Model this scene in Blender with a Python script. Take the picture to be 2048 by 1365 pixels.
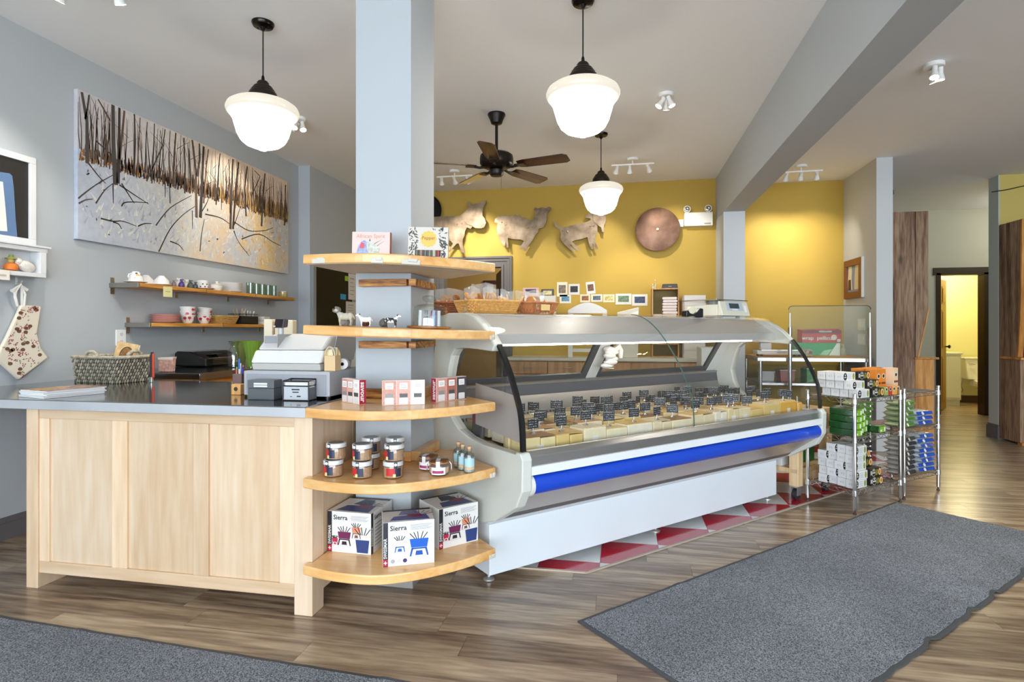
import bpy, bmesh, math, random
from mathutils import Vector, Matrix
R = math.radians
PI = math.pi
S = math.sqrt(.5)
for o in list(bpy.data.objects): bpy.data.objects.remove(o)
SC = bpy.context.scene
C = SC.collection
# ------------------------------------------------------------------ camera, light, exposure
FPX, EYE, YAW = 1145.0, 1.27, R(10.83)
cam = bpy.data.cameras.new('camera')
cam.sensor_width = 36.0
cam.lens = FPX * 36.0 / 2048.0
cam.shift_y = -22.5 / 2048.0
cam.clip_start = .05
camo = bpy.data.objects.new('camera', cam)
camo.location = (0, 0, EYE)
camo.rotation_euler = (PI / 2, 0, YAW)
C.objects.link(camo)
SC.camera = camo
wd = bpy.data.worlds.new('world'); SC.world = wd; wd.use_nodes = True
bg = wd.node_tree.nodes['Background']
bg.inputs[0].default_value = (.80, .90, 1.0, 1)
bg.inputs[1].default_value = 1.6
vs = SC.view_settings
vs.view_transform = 'Standard'; vs.look = 'None'; vs.gamma = 1; vs.use_curve_mapping = False
vs.exposure = 0.76
SC.cycles.max_bounces = 9
SC.cycles.diffuse_bounces = 5
SC.cycles.glossy_bounces = 4
SC.cycles.transparent_max_bounces = 18
SC.cycles.transmission_bounces = 8
SC.cycles.sample_clamp_indirect = 6
SC.cycles.adaptive_threshold = .025
SC.cycles.caustics_reflective = False
SC.cycles.caustics_refractive = False


def area_light(name, loc, rot, sx, sy, power, col):
    l = bpy.data.lights.new(name, 'AREA'); l.shape = 'RECTANGLE'; l.size = sx; l.size_y = sy
    l.energy = power; l.color = col
    o = bpy.data.objects.new(name, l); o.location = loc; o.rotation_euler = rot; C.objects.link(o)
    return o


WIN_POWER = 140
# daylight entering through the three shop-front windows behind the camera
for i, wx in enumerate((-1.9, 1.65, 5.2)):
    area_light('window_daylight', (wx, -4.90, 1.58), (R(90), 0, 0), 3.4, 2.8, WIN_POWER, (.80, .91, 1.0))

# ------------------------------------------------------------------ maths helpers
sa, ca = math.sin(YAW), math.cos(YAW)


def at(u, v, x=None, y=None, z=None, s=None, t=None):
    """world point seen at a photo pixel on a known plane of the room"""
    r = (u - 1024.0) / FPX; w = (660.0 - v) / FPX
    d = Vector((-sa + r * ca, ca + r * sa, w))
    if x is not None: k = x / d.x
    elif y is not None: k = y / d.y
    elif z is not None: k = (z - EYE) / d.z
    elif s is not None: k = s / (S * (d.x + d.y))
    else: k = t / (S * (d.y - d.x))
    return Vector((k * d.x, k * d.y, EYE + k * d.z))


def W(s, t, z=0.0):
    return Vector(((s - t) * S, (s + t) * S, z))


# ------------------------------------------------------------------ materials
def lin(h):
    h = h.lstrip('#')
    out = []
    for i in (0, 2, 4):
        c = int(h[i:i + 2], 16) / 255
        out.append(c / 12.92 if c <= .04045 else ((c + .055) / 1.055) ** 2.4)
    return (out[0], out[1], out[2], 1)


MATS = {}


def base_mat(name):
    m = bpy.data.materials.new(name); m.use_nodes = True
    nt = m.node_tree
    return m, nt, nt.nodes['Principled BSDF']


def mat(col, rough=.5, metal=0., spec=.5, bump=0., bscale=60., var=0., vscale=4., emit=0., coat=0., sheen=0., alpha=1., trans=0.):
    key = (col, rough, metal, spec, bump, bscale, var, vscale, emit, coat, sheen, alpha, trans)
    if key in MATS: return MATS[key]
    m, nt, b = base_mat('paint_' + col.lstrip('#'))
    b.inputs['Base Color'].default_value = lin(col)
    b.inputs['Roughness'].default_value = rough
    b.inputs['Metallic'].default_value = metal
    b.inputs['Specular IOR Level'].default_value = spec
    b.inputs['Coat Weight'].default_value = coat
    if trans: b.inputs['Transmission Weight'].default_value = trans
    if emit:
        b.inputs['Emission Color'].default_value = lin(col); b.inputs['Emission Strength'].default_value = emit
    tc = nt.nodes.new('ShaderNodeTexCoord')
    if var:
        n = nt.nodes.new('ShaderNodeTexNoise'); n.inputs['Scale'].default_value = vscale; n.inputs['Detail'].default_value = 4
        nt.links.new(tc.outputs['Object'], n.inputs['Vector'])
        hsv = nt.nodes.new('ShaderNodeHueSaturation'); hsv.inputs['Color'].default_value = lin(col)
        mr = nt.nodes.new('ShaderNodeMapRange'); mr.inputs[1].default_value = .3; mr.inputs[2].default_value = .7
        mr.inputs[3].default_value = 1 - var; mr.inputs[4].default_value = 1 + var
        nt.links.new(n.outputs[0], mr.inputs[0]); nt.links.new(mr.outputs[0], hsv.inputs['Value'])
        nt.links.new(hsv.outputs[0], b.inputs['Base Color'])
    if bump:
        n = nt.nodes.new('ShaderNodeTexNoise'); n.inputs['Scale'].default_value = bscale; n.inputs['Detail'].default_value = 3
        nt.links.new(tc.outputs['Object'], n.inputs['Vector'])
        bp = nt.nodes.new('ShaderNodeBump'); bp.inputs['Strength'].default_value = bump; bp.inputs['Distance'].default_value = .01
        nt.links.new(n.outputs[0], bp.inputs['Height']); nt.links.new(bp.outputs[0], b.inputs['Normal'])
    MATS[key] = m
    return m


def wood(cols, axis='x', scale=1., rough=.45, ring=6., rnd=True, bump=.08, coat=0., pos=(.25, .5, .75), dist=6., knots=False):
    """grain stretched along one axis, with an offset of its own for every board"""
    key = ('wood', tuple(cols), axis, scale, rough, ring, bump, coat, pos, dist, knots)
    if key in MATS: return MATS[key]
    m, nt, b = base_mat('wood_' + cols[1].lstrip('#'))
    L = nt.links
    tc = nt.nodes.new('ShaderNodeTexCoord'); oi = nt.nodes.new('ShaderNodeObjectInfo')
    mul = nt.nodes.new('ShaderNodeVectorMath'); mul.operation = 'SCALE'; mul.inputs[0].default_value = (37, 91, 53)
    L.new(oi.outputs['Random'], mul.inputs['Scale'])
    add = nt.nodes.new('ShaderNodeVectorMath'); add.operation = 'ADD'
    L.new(tc.outputs['Object'], add.inputs[0]); L.new(mul.outputs[0], add.inputs[1])
    mp = nt.nodes.new('ShaderNodeMapping')
    k = {'x': (.10, 1, 1), 'y': (1, .10, 1), 'z': (1, 1, .10)}[axis]
    mp.inputs['Scale'].default_value = tuple(c * scale for c in k)
    L.new(add.outputs[0], mp.inputs['Vector'])
    n1 = nt.nodes.new('ShaderNodeTexNoise'); n1.inputs['Scale'].default_value = ring; n1.inputs['Detail'].default_value = 2
    n1.inputs['Distortion'].default_value = .6
    L.new(mp.outputs[0], n1.inputs['Vector'])
    # rings: sine of the noise gives cathedral figures
    ms = nt.nodes.new('ShaderNodeMath'); ms.operation = 'MULTIPLY'; ms.inputs[1].default_value = dist * 6.0
    L.new(n1.outputs[0], ms.inputs[0])
    sn = nt.nodes.new('ShaderNodeMath'); sn.operation = 'SINE'; L.new(ms.outputs[0], sn.inputs[0])
    n2 = nt.nodes.new('ShaderNodeTexNoise'); n2.inputs['Scale'].default_value = ring * 14; n2.inputs['Detail'].default_value = 4
    L.new(mp.outputs[0], n2.inputs['Vector'])
    mx = nt.nodes.new('ShaderNodeMath'); mx.operation = 'MULTIPLY_ADD'; mx.inputs[1].default_value = .18
    L.new(sn.outputs[0], mx.inputs[0]); L.new(n2.outputs[0], mx.inputs[2])
    rp = nt.nodes.new('ShaderNodeValToRGB')
    while len(rp.color_ramp.elements) < 3: rp.color_ramp.elements.new(.5)
    for e, p, c in zip(rp.color_ramp.elements, pos, cols): e.position = p; e.color = lin(c)
    L.new(mx.outputs[0], rp.inputs[0])
    out = rp.outputs[0]
    hs = nt.nodes.new('ShaderNodeHueSaturation')
    mr = nt.nodes.new('ShaderNodeMapRange'); mr.inputs[3].default_value = .86 if rnd else 1; mr.inputs[4].default_value = 1.12 if rnd else 1
    L.new(oi.outputs['Random'], mr.inputs[0]); L.new(mr.outputs[0], hs.inputs['Value']); L.new(out, hs.inputs['Color'])
    out = hs.outputs[0]
    if knots:
        vo = nt.nodes.new('ShaderNodeTexVoronoi'); vo.inputs['Scale'].default_value = 2.6
        mk = nt.nodes.new('ShaderNodeMapping'); kk = {'x': (.5, 1, 1), 'y': (1, .5, 1), 'z': (1, 1, .5)}[axis]
        mk.inputs['Scale'].default_value = kk; L.new(add.outputs[0], mk.inputs['Vector']); L.new(mk.outputs[0], vo.inputs['Vector'])
        r2 = nt.nodes.new('ShaderNodeValToRGB'); r2.color_ramp.elements[0].position = .03; r2.color_ramp.elements[0].color = (.05, .03, .02, 1)
        r2.color_ramp.elements[1].position = .10; r2.color_ramp.elements[1].color = (1, 1, 1, 1)
        L.new(vo.outputs['Distance'], r2.inputs[0])
        mm = nt.nodes.new('ShaderNodeMixRGB'); mm.blend_type = 'MULTIPLY'; mm.inputs[0].default_value = .8
        L.new(out, mm.inputs[1]); L.new(r2.outputs[0], mm.inputs[2]); out = mm.outputs[0]
    L.new(out, b.inputs['Base Color'])
    b.inputs['Roughness'].default_value = rough
    b.inputs['Coat Weight'].default_value = coat
    b.inputs['Coat Roughness'].default_value = .15
    if bump:
        bp = nt.nodes.new('ShaderNodeBump'); bp.inputs['Strength'].default_value = bump; bp.inputs['Distance'].default_value = .004
        L.new(mx.outputs[0], bp.inputs['Height']); L.new(bp.outputs[0], b.inputs['Normal'])
    MATS[key] = m
    return m


def glass(tint='#ffffff', refl=.06, rough=.0, op=0.0):
    """thin pane: mostly clear, with a Fresnel reflection"""
    key = ('glass', tint, refl, rough, op)
    if key in MATS: return MATS[key]
    m = bpy.data.materials.new('glass'); m.use_nodes = True
    nt = m.node_tree; nt.nodes.clear(); L = nt.links
    out = nt.nodes.new('ShaderNodeOutputMaterial')
    tr = nt.nodes.new('ShaderNodeBsdfTransparent'); tr.inputs[0].default_value = lin(tint)
    gl = nt.nodes.new('ShaderNodeBsdfGlossy'); gl.inputs['Roughness'].default_value = rough
    lw = nt.nodes.new('ShaderNodeLayerWeight'); lw.inputs['Blend'].default_value = .5
    pw = nt.nodes.new('ShaderNodeMath'); pw.operation = 'POWER'; pw.inputs[1].default_value = 4.0
    L.new(lw.outputs['Facing'], pw.inputs[0])
    ma = nt.nodes.new('ShaderNodeMath'); ma.operation = 'MULTIPLY_ADD'; ma.inputs[1].default_value = .7; ma.inputs[2].default_value = refl
    L.new(pw.outputs[0], ma.inputs[0])
    ge = nt.nodes.new('ShaderNodeNewGeometry'); inv = nt.nodes.new('ShaderNodeMath'); inv.operation = 'SUBTRACT'; inv.inputs[0].default_value = 1
    L.new(ge.outputs['Backfacing'], inv.inputs[1])
    mm = nt.nodes.new('ShaderNodeMath'); mm.operation = 'MULTIPLY'; L.new(ma.outputs[0], mm.inputs[0]); L.new(inv.outputs[0], mm.inputs[1])
    mix = nt.nodes.new('ShaderNodeMixShader'); L.new(mm.outputs[0], mix.inputs[0]); L.new(tr.outputs[0], mix.inputs[1]); L.new(gl.outputs[0], mix.inputs[2])
    last = mix
    if op:
        df = nt.nodes.new('ShaderNodeBsdfDiffuse'); df.inputs[0].default_value = lin(tint)
        m2 = nt.nodes.new('ShaderNodeMixShader'); m2.inputs[0].default_value = op
        L.new(mix.outputs[0], m2.inputs[1]); L.new(df.outputs[0], m2.inputs[2]); last = m2
    L.new(last.outputs[0], out.inputs[0])
    MATS[key] = m
    return m


def steel(col='#b9b8b4', rough=.22, axis='x', amt=.25):
    key = ('steel', col, rough, axis, amt)
    if key in MATS: return MATS[key]
    m, nt, b = base_mat('steel'); L = nt.links
    b.inputs['Base Color'].default_value = lin(col); b.inputs['Metallic'].default_value = 1
    tc = nt.nodes.new('ShaderNodeTexCoord'); mp = nt.nodes.new('ShaderNodeMapping')
    mp.inputs['Scale'].default_value = {'x': (.6, 60, 60), 'y': (60, .6, 60), 'z': (60, 60, .6)}[axis]
    n = nt.nodes.new('ShaderNodeTexNoise'); n.inputs['Scale'].default_value = 3
    L.new(tc.outputs['Object'], mp.inputs[0]); L.new(mp.outputs[0], n.inputs['Vector'])
    mr = nt.nodes.new('ShaderNodeMapRange'); mr.inputs[3].default_value = rough * (1 - amt); mr.inputs[4].default_value = rough * (1 + amt)
    L.new(n.outputs[0], mr.inputs[0]); L.new(mr.outputs[0], b.inputs['Roughness'])
    MATS[key] = m
    return m


# ------------------------------------------------------------------ mesh builder
class MB:
    def __init__(s): s.v = []; s.f = []; s.mi = []; s.cur = 0

    def m(s, i): s.cur = i; return s

    def add(s, vs, fs):
        n = len(s.v); s.v += [tuple(p) for p in vs]
        for q in fs: s.f.append(tuple(i + n for i in q)); s.mi.append(s.cur)
        return s

    def box(s, x0, x1, y0, y1, z0, z1):
        v = [(x0, y0, z0), (x1, y0, z0), (x1, y1, z0), (x0, y1, z0), (x0, y0, z1), (x1, y0, z1), (x1, y1, z1), (x0, y1, z1)]
        return s.add(v, [(0, 3, 2, 1), (4, 5, 6, 7), (0, 1, 5, 4), (1, 2, 6, 5), (2, 3, 7, 6), (3, 0, 4, 7)])

    def bc(s, cx, cy, cz, dx, dy, dz, rz=0., M=None):
        n = len(s.v)
        s.box(-dx / 2, dx / 2, -dy / 2, dy / 2, -dz / 2, dz / 2)
        T = Matrix.Translation((cx, cy, cz)) @ (M if M is not None else Matrix.Rotation(rz, 4, 'Z'))
        for i in range(n, len(s.v)): s.v[i] = tuple(T @ Vector(s.v[i]))
        return s

    def prism(s, poly, a, b, axis='z'):
        """poly: 2d outline counter-clockwise; axis z: (x,y); axis x: (y,z); axis y: (x,z)"""
        n = len(poly)
        def p(q, h):
            return {'z': (q[0], q[1], h), 'x': (h, q[0], q[1]), 'y': (q[0], h, q[1])}[axis]
        v = [p(q, a) for q in poly] + [p(q, b) for q in poly]
        f = [tuple(range(n - 1, -1, -1)), tuple(range(n, 2 * n))]
        f += [(i, (i + 1) % n, n + (i + 1) % n, n + i) for i in range(n)]
        return s.add(v, f)

    def ribbon(s, path, th, a, b, axis='x'):
        """open profile given a thickness, swept from a to b"""
        n = len(path); off = []
        for i in range(n):
            p0 = Vector(path[max(i - 1, 0)]); p1 = Vector(path[min(i + 1, n - 1)]); d = (p1 - p0).normalized()
            off.append((path[i][0] - d.y * th, path[i][1] + d.x * th))
        P = [tuple(q) for q in path] + off
        def p3(q, h): return {'z': (q[0], q[1], h), 'x': (h, q[0], q[1]), 'y': (q[0], h, q[1])}[axis]
        v = [p3(q, a) for q in P] + [p3(q, b) for q in P]; m = 2 * n; f = []
        for i in range(n - 1):
            f += [(i, i + 1, m + i + 1, m + i), (n + i + 1, n + i, m + n + i, m + n + i + 1), (i, n + i, n + i + 1, i + 1), (m + i, m + i + 1, m + n + i + 1, m + n + i)]
        f += [(0, m, m + n, n), (n - 1, 2 * n - 1, m + 2 * n - 1, m + n - 1)]
        return s.add(v, f)

    def lathe(s, prof, seg=24, c=(0, 0, 0), sx=1., sy=1.):
        n = len(prof); v = []
        for k in range(seg):
            a = 2 * PI * k / seg
            for r, z in prof: v.append((c[0] + r * math.cos(a) * sx, c[1] + r * math.sin(a) * sy, c[2] + z))
        f = []
        for k in range(seg):
            k2 = (k + 1) % seg
            for i in range(n - 1):
                f.append((k * n + i, k2 * n + i, k2 * n + i + 1, k * n + i + 1))
        if prof[0][0] > 1e-6: f.append(tuple(k * n for k in range(seg - 1, -1, -1)))
        if prof[-1][0] > 1e-6: f.append(tuple(k * n + n - 1 for k in range(seg)))
        return s.add(v, f)

    def tube(s, pts, r, seg=8, closed=False, r2=None):
        pts = [Vector(p) for p in pts]; n = len(pts); v = []
        up = Vector((0, 0, 1))
        prev = None
        for i, p in enumerate(pts):
            if closed: d = (pts[(i + 1) % n] - pts[i - 1])
            else: d = pts[min(i + 1, n - 1)] - pts[max(i - 1, 0)]
            d = d.normalized() if d.length > 1e-9 else Vector((0, 0, 1))
            if prev is None:
                a = d.cross(up)
                if a.length < 1e-3: a = d.cross(Vector((1, 0, 0)))
            else:
                a = prev - d * prev.dot(d)
            a.normalize(); prev = a; b = d.cross(a)
            rr = r if r2 is None else r + (r2 - r) * i / max(n - 1, 1)
            if isinstance(r, (list, tuple)): rr = r[i]
            for k in range(seg):
                t = 2 * PI * k / seg; v.append(p + a * (rr * math.cos(t)) + b * (rr * math.sin(t)))
        f = []
        for i in range(n if closed else n - 1):
            j = (i + 1) % n
            for k in range(seg):
                k2 = (k + 1) % seg
                f.append((i * seg + k, i * seg + k2, j * seg + k2, j * seg + k))
        if not closed:
            f.append(tuple(range(seg - 1, -1, -1))); f.append(tuple((n - 1) * seg + k for k in range(seg)))
        return s.add(v, f)

    def ball(s, c, rx, ry=None, rz=None, seg=12, rings=8, M=None):
        ry = rx if ry is None else ry; rz = rx if rz is None else rz
        v = [(0, 0, -1)]; f = []
        for i in range(1, rings):
            a = -PI / 2 + PI * i / rings
            for k in range(seg):
                b = 2 * PI * k / seg; v.append((math.cos(a) * math.cos(b), math.cos(a) * math.sin(b), math.sin(a)))
        v.append((0, 0, 1))
        for k in range(seg): f.append((0, 1 + (k + 1) % seg, 1 + k))
        for i in range(rings - 2):
            for k in range(seg):
                a = 1 + i * seg + k; b = 1 + i * seg + (k + 1) % seg
                f.append((a, b, b + seg, a + seg))
        l = len(v) - 1
        for k in range(seg): f.append((1 + (rings - 2) * seg + k, 1 + (rings - 2) * seg + (k + 1) % seg, l))
        out = []
        for p in v:
            q = Vector((p[0] * rx, p[1] * ry, p[2] * rz))
            if M is not None: q = M @ q
            out.append(q + Vector(c))
        return s.add(out, f)

    def quad(s, a, b, c, d): return s.add([a, b, c, d], [(0, 1, 2, 3)])

    def poly(s, pts): return s.add(pts, [tuple(range(len(pts)))])

    def xf(s, M):
        s.v = [tuple(M @ Vector(p)) for p in s.v]; return s

    def mesh(s, name, mats, smooth=False):
        me = bpy.data.meshes.new(name); me.from_pydata(s.v, [], s.f)
        if not isinstance(mats, (list, tuple)): mats = [mats]
        for m_ in mats: me.materials.append(m_)
        if len(mats) > 1: me.polygons.foreach_set('material_index', s.mi)
        if smooth: me.polygons.foreach_set('use_smooth', [True] * len(me.polygons))
        me.update()
        return me


def link(name, me, parent=None, loc=(0, 0, 0), rz=0., rot=None):
    o = bpy.data.objects.new(name, me); C.objects.link(o)
    o.location = loc; o.rotation_euler = rot if rot else (0, 0, rz)
    if parent is not None: o.parent = parent
    return o


def autosmooth(o, ang=40):
    me = o.data
    bm = bmesh.new(); bm.from_mesh(me); bmesh.ops.recalc_face_normals(bm, faces=bm.faces)
    for e in bm.edges:
        if len(e.link_faces) == 2 and e.calc_face_angle(0) > R(ang): e.smooth = False
    for f in bm.faces: f.smooth = True
    bm.to_mesh(me); bm.free()


def part(parent, name, mb, m, bev=0., smooth=False, label=None, kind=None, loc=(0, 0, 0), rz=0., rot=None, seg=2):
    o = link(name, mb.mesh(name, m), parent, loc, rz, rot)
    if smooth: autosmooth(o)
    if bev:
        b = o.modifiers.new('bevel', 'BEVEL'); b.width = bev; b.segments = seg; b.limit_method = 'ANGLE'; b.angle_limit = R(40)
    if label: o['label'] = label
    if kind: o['kind'] = kind
    return o


def tag(o, label, cat, group=None):
    o['label'] = label; o['category'] = cat
    if group: o['group'] = group
    return o


def thing(name, label, cat, loc=(0, 0, 0), rz=0., group=None, rot=None):
    o = link(name, None, None, loc, rz, rot)
    return tag(o, label, cat, group)


def solo(name, label, cat, mb, m, loc=(0, 0, 0), rz=0., group=None, bev=0., smooth=False, rot=None):
    o = part(None, name, mb, m, bev, smooth, loc=loc, rz=rz, rot=rot)
    return tag(o, label, cat, group)


def struct(name, mb, m, bev=0., smooth=False, loc=(0, 0, 0), rz=0.):
    o = part(None, name, mb, m, bev, smooth, kind='structure', loc=loc, rz=rz)
    return o


def dup(root, loc, rz=0., label=None, group=None, rot=None):
    r = root.copy(); C.objects.link(r); r.location = loc; r.rotation_euler = rot if rot else (0, 0, rz)
    if label: r['label'] = label
    if group: r['group'] = group
    for ch in root.children:
        c = ch.copy(); C.objects.link(c); c.parent = r
        for g in ch.children:
            d = g.copy(); C.objects.link(d); d.parent = c
    return r


def text_mb(txt, size, align='CENTER', bold=0., sx=1.):
    cu = bpy.data.curves.new('lettering', 'FONT'); cu.body = txt; cu.size = size; cu.align_x = align; cu.align_y = 'CENTER'
    cu.resolution_u = 2; cu.offset = bold * size; cu.space_character = 1.0
    o = bpy.data.objects.new('lettering', cu); C.objects.link(o)
    dg = bpy.context.evaluated_depsgraph_get()
    me = bpy.data.meshes.new_from_object(o.evaluated_get(dg))
    mb = MB(); mb.add([(v.co.x * sx, v.co.y, v.co.z) for v in me.vertices], [tuple(p.vertices) for p in me.polygons])
    bpy.data.objects.remove(o); bpy.data.curves.remove(cu); bpy.data.meshes.remove(me)
    return mb


def face_frame(origin, right, up):
    """matrix that lays flat print (x right, y up) on a face, z along its outward normal"""
    r = Vector(right).normalized(); u = Vector(up).normalized(); n = r.cross(u)
    return Matrix(((r.x, u.x, n.x, origin[0]), (r.y, u.y, n.y, origin[1]), (r.z, u.z, n.z, origin[2]), (0, 0, 0, 1)))


ORD = ['first', 'second', 'third', 'fourth', 'fifth', 'sixth', 'seventh', 'eighth', 'ninth', 'tenth', 'eleventh', 'twelfth']
# ================================================================== the setting
GREY = mat('#b0b6bb', .75, bump=.03, bscale=180)
YEL = mat('#b7983f', .7, bump=.03, bscale=180)
CEIL = mat('#f1f3f5', .85, bump=.04, bscale=120)
TRIMD = mat('#5c5754', .45)
BASEB = mat('#615f61', .5)
ZC, ZR = 3.16, 3.07

M_PLANK = wood(('#6b5745', '#98826b', '#bba68b'), 'x', 1.0, .30, 4.0, True, .04, .25, (.20, .50, .82), 5.)
fl = struct('floor', MB().box(-3.75, 7.0, -5.1, 11.6, -.08, -.004), mat('#3a3029', .7))


def clip(poly, nx, ny, c):
    out = []
    for i in range(len(poly)):
        p, q = poly[i], poly[(i + 1) % len(poly)]
        dp = nx * p[0] + ny * p[1] - c; dq = nx * q[0] + ny * q[1] - c
        if dp >= 0: out.append(p)
        if dp * dq < 0:
            k = dp / (dp - dq); out.append((p[0] + (q[0] - p[0]) * k, p[1] + (q[1] - p[1]) * k))
    return out


def px(x, y, z=0.):
    D = -sa * x + ca * y
    return (1024 + FPX * (ca * x + sa * y) / max(D, .05), 660 - FPX * (z - EYE) / max(D, .05))


rng = random.Random(7)
PW, PL = .1525, 1.22
plank_me = MB().box(0, PL - .0012, .0006, PW - .0006, -.004, 0).mesh('plank', M_PLANK)
rest = MB(); npl = 0
for row in range(-48, 62):
    y0 = 2.30 + row * PW
    off = ((row * 0.47) % 1.0) * PL + rng.uniform(-.05, .05)
    if row == 0: off = (-1.89 + 20 * PL) % PL
    if row == 6: off = (.226 + 20 * PL) % PL
    x = -3.75 - PL + off % PL
    while x < 7.0:
        xc, yc = x + PL / 2, y0 + PW / 2
        tt = (yc - xc) * S
        hidden = (tt > 2.75 and yc > 3.2 and xc < 2.2) or (xc < -1.6 and 2.6 < yc < 7.6) or yc > 9.7
        vis = False
        if yc > 1.2:
            for qx in (x, xc, x + PL):
                u, v = px(qx, yc)
                if -60 < u < 2110 and 660 < v < 1420: vis = True
        if vis and not hidden and npl < 296:
            link('plank', plank_me, fl, (x, y0, 0)); npl += 1
        else:
            rest.box(x, x + PL - .0012, y0 + .0006, y0 + PW - .0006, -.004, -.0002)
        x += PL
part(fl, 'plank', rest, M_PLANK, kind='stuff')

# red and white tiles under the display case, laid square to the room and cut along the case
TA = .3245; VX, VY = -.1146, 3.138
M_RED = mat('#b3122c', .16, coat=.4, var=.06, vscale=9); M_WHT = mat('#d8d9d6', .16, coat=.4, var=.04, vscale=9)
for i in range(-8, 9):
    for j in range(-2, 11):
        x0, y0 = VX + i * TA + .001, VY + j * TA + .001
        x1, y1 = x0 + TA - .002, y0 + TA - .002
        pl = [(x0, y0), (x1, y0), (x1, y1), (x0, y1)]
        pl = clip(pl, -S, S, 2.258)
        if len(pl) > 2: pl = clip(pl, 0, 1, 3.006)
        if len(pl) > 2: pl = clip(pl, 1, 0, -1.00)
        if len(pl) > 2: pl = clip(pl, -1, 0, -2.55)
        if len(pl) > 2:
            cx = sum(p[0] for p in pl) / len(pl); cy = sum(p[1] for p in pl) / len(pl)
            if (cy - cx) * S > 3.6: continue
            red = (i + j) % 2 == 0
            part(fl, 'tile', MB().prism(pl, -.003, .006), M_RED if red else M_WHT)
gm = mat('#b9a898', .6)
c0 = W(1.996, 2.254)
part(fl, 'edge_strip', MB().prism([(c0.x, c0.y - .012), (c0.x + 1.9, c0.y + 1.9 - .012), (c0.x + 1.9, c0.y + 1.9 + .006), (c0.x, c0.y + .006)], -.003, .007), gm)
part(fl, 'edge_strip', MB().box(-1.0, c0.x, c0.y - .008, c0.y + .008, -.003, .007), gm)

# ceilings and the dropped beam between them
struct('ceiling', MB().box(-3.75, 1.3, -5.1, 7.6, ZC, ZC + .1), CEIL)
struct('ceiling', MB().box(1.3, 7.0, -5.1, 9.75, ZR, ZC + .1), CEIL)
bm_ = struct('beam', MB().box(1.156, 1.391, -5.0, 7.5, 2.632, ZC + .05), GREY)
struct('trim_1', MB().box(1.156, 1.391, 6.948, 7.5, 0, 2.64), mat('#c3c8cb', .7))

# left wall with its thicker far end
wl = MB().box(-3.80, -3.666, -5.1, 6.03, 0, ZC + .05)
struct('wall_left', wl, GREY)
struct('wall_left', MB().box(-3.80, -3.52, 6.03, 7.6, 0, ZC + .05), GREY)
bbm = MB().box(-3.666, -3.650, -4.9, 6.03, 0, .10).box(-3.666, -3.656, -4.9, 6.03, .10, .135)
struct('baseboard_left', bbm, BASEB)
d = struct('door_1', MB().box(-3.519, -3.49, 6.11, 7.02, .02, 2.06), mat('#15110f', .5, spec=.25))
part(d, 'door_frame', MB().box(-3.519, -3.482, 6.045, 6.105, 0, 2.12), mat('#8d9295', .6))
part(d, 'door_frame', MB().box(-3.519, -3.482, 6.105, 7.1, 2.065, 2.12), mat('#8d9295', .6))

# back wall with a doorway to a room behind
bw = MB().box(-3.6, -2.40, 7.5, 7.62, 0, ZC + .05).box(-1.545, 1.25, 7.5, 7.62, 0, ZC + .05).box(-2.40, -1.545, 7.5, 7.62, 2.14, ZC + .05)
struct('wall_back', bw, YEL)
struct('wall_back', MB().box(1.25, 2.63, 7.5, 7.62, 0, ZC + .05), YEL)
fr = struct('door_2', MB().box(-1.575, -1.545, 7.47, 7.62, 0, 2.14).box(-2.40, -2.37, 7.47, 7.62, 0, 2.14).box(-2.37, -1.575, 7.47, 7.62, 2.11, 2.14), TRIMD)
for a0, a1, pr in ((0, .045, .012), (.045, .085, .022), (.085, .115, .034)):
    part(fr, 'door_trim', MB().prism([(-2.40 - a0, 0), (-2.40 - a0, 2.14 + a0), (-1.545 + a0, 2.14 + a0), (-1.545 + a0, 0), (-1.545 + a1, 0), (-1.545 + a1, 2.14 + a1), (-2.40 - a1, 2.14 + a1), (-2.40 - a1, 0)], 7.5 - pr, 7.4995, 'y'), TRIMD, bev=.003)
dl = MB().box(0, .04, 0, .80, .01, 2.10)
part(fr, 'door_leaf', dl, mat('#3b342e', .5), loc=(-1.60, 7.63, 0), rz=R(18))
struct('wall_back_room', MB().box(-3.4, 0.2, 9.9, 10.0, 0, 2.9).box(-3.4, -3.3, 7.62, 9.9, 0, 2.9).box(.1, .2, 7.62, 9.9, 0, 2.9).box(-3.4, .2, 7.62, 10.0, 2.8, 2.9), mat('#b19a66', .8))
pf = thing('picture_frame', 'dark wooden picture frame seen through the open back doorway', 'picture', tuple(at(988, 600, y=9.88)))
part(pf, 'frame', MB().box(-.19, .19, -.03, .015, -.34, -.27).box(-.19, .19, -.03, .015, .27, .34).box(-.19, -.12, -.03, .015, -.27, .27).box(.12, .19, -.03, .015, -.27, .27), mat('#3a1c12', .4))
part(pf, 'print', MB().box(-.12, .12, -.015, .01, -.27, .27), mat('#b9b6ae', .6, var=.3, vscale=14))

# right-hand partition, hallway, washroom
struct('wall_partition', MB().box(2.62, 2.775, 6.60, 7.62, 0, ZC), mat('#c3c7c8', .75, bump=.03, bscale=180))
struct('wall_right', MB().box(4.315, 7.0, 7.60, 7.77, 0, ZR + .05), mat('#c9b565', .75))
struct('wall_right', MB().box(4.30, 4.315, 7.595, 7.775, 0, ZR + .05), mat('#b9bfb9', .75))
struct('wall_right', MB().box(6.9, 7.0, -5.1, 7.6, 0, ZR + .05), GREY)
struct('baseboard_right', MB().box(4.282, 4.45, 7.575, 7.79, 0, .14).box(4.29, 4.45, 7.585, 7.782, .14, .165), BASEB)
HY = 9.65
struct('wall_hall', MB().box(2.2, 4.68, HY, HY + .12, 0, ZR + .05).box(5.32, 7.0, HY, HY + .12, 0, ZR + .05).box(4.68, 5.32, HY, HY + .12, 2.11, ZR + .05), mat('#b9bdb0', .75))
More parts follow.
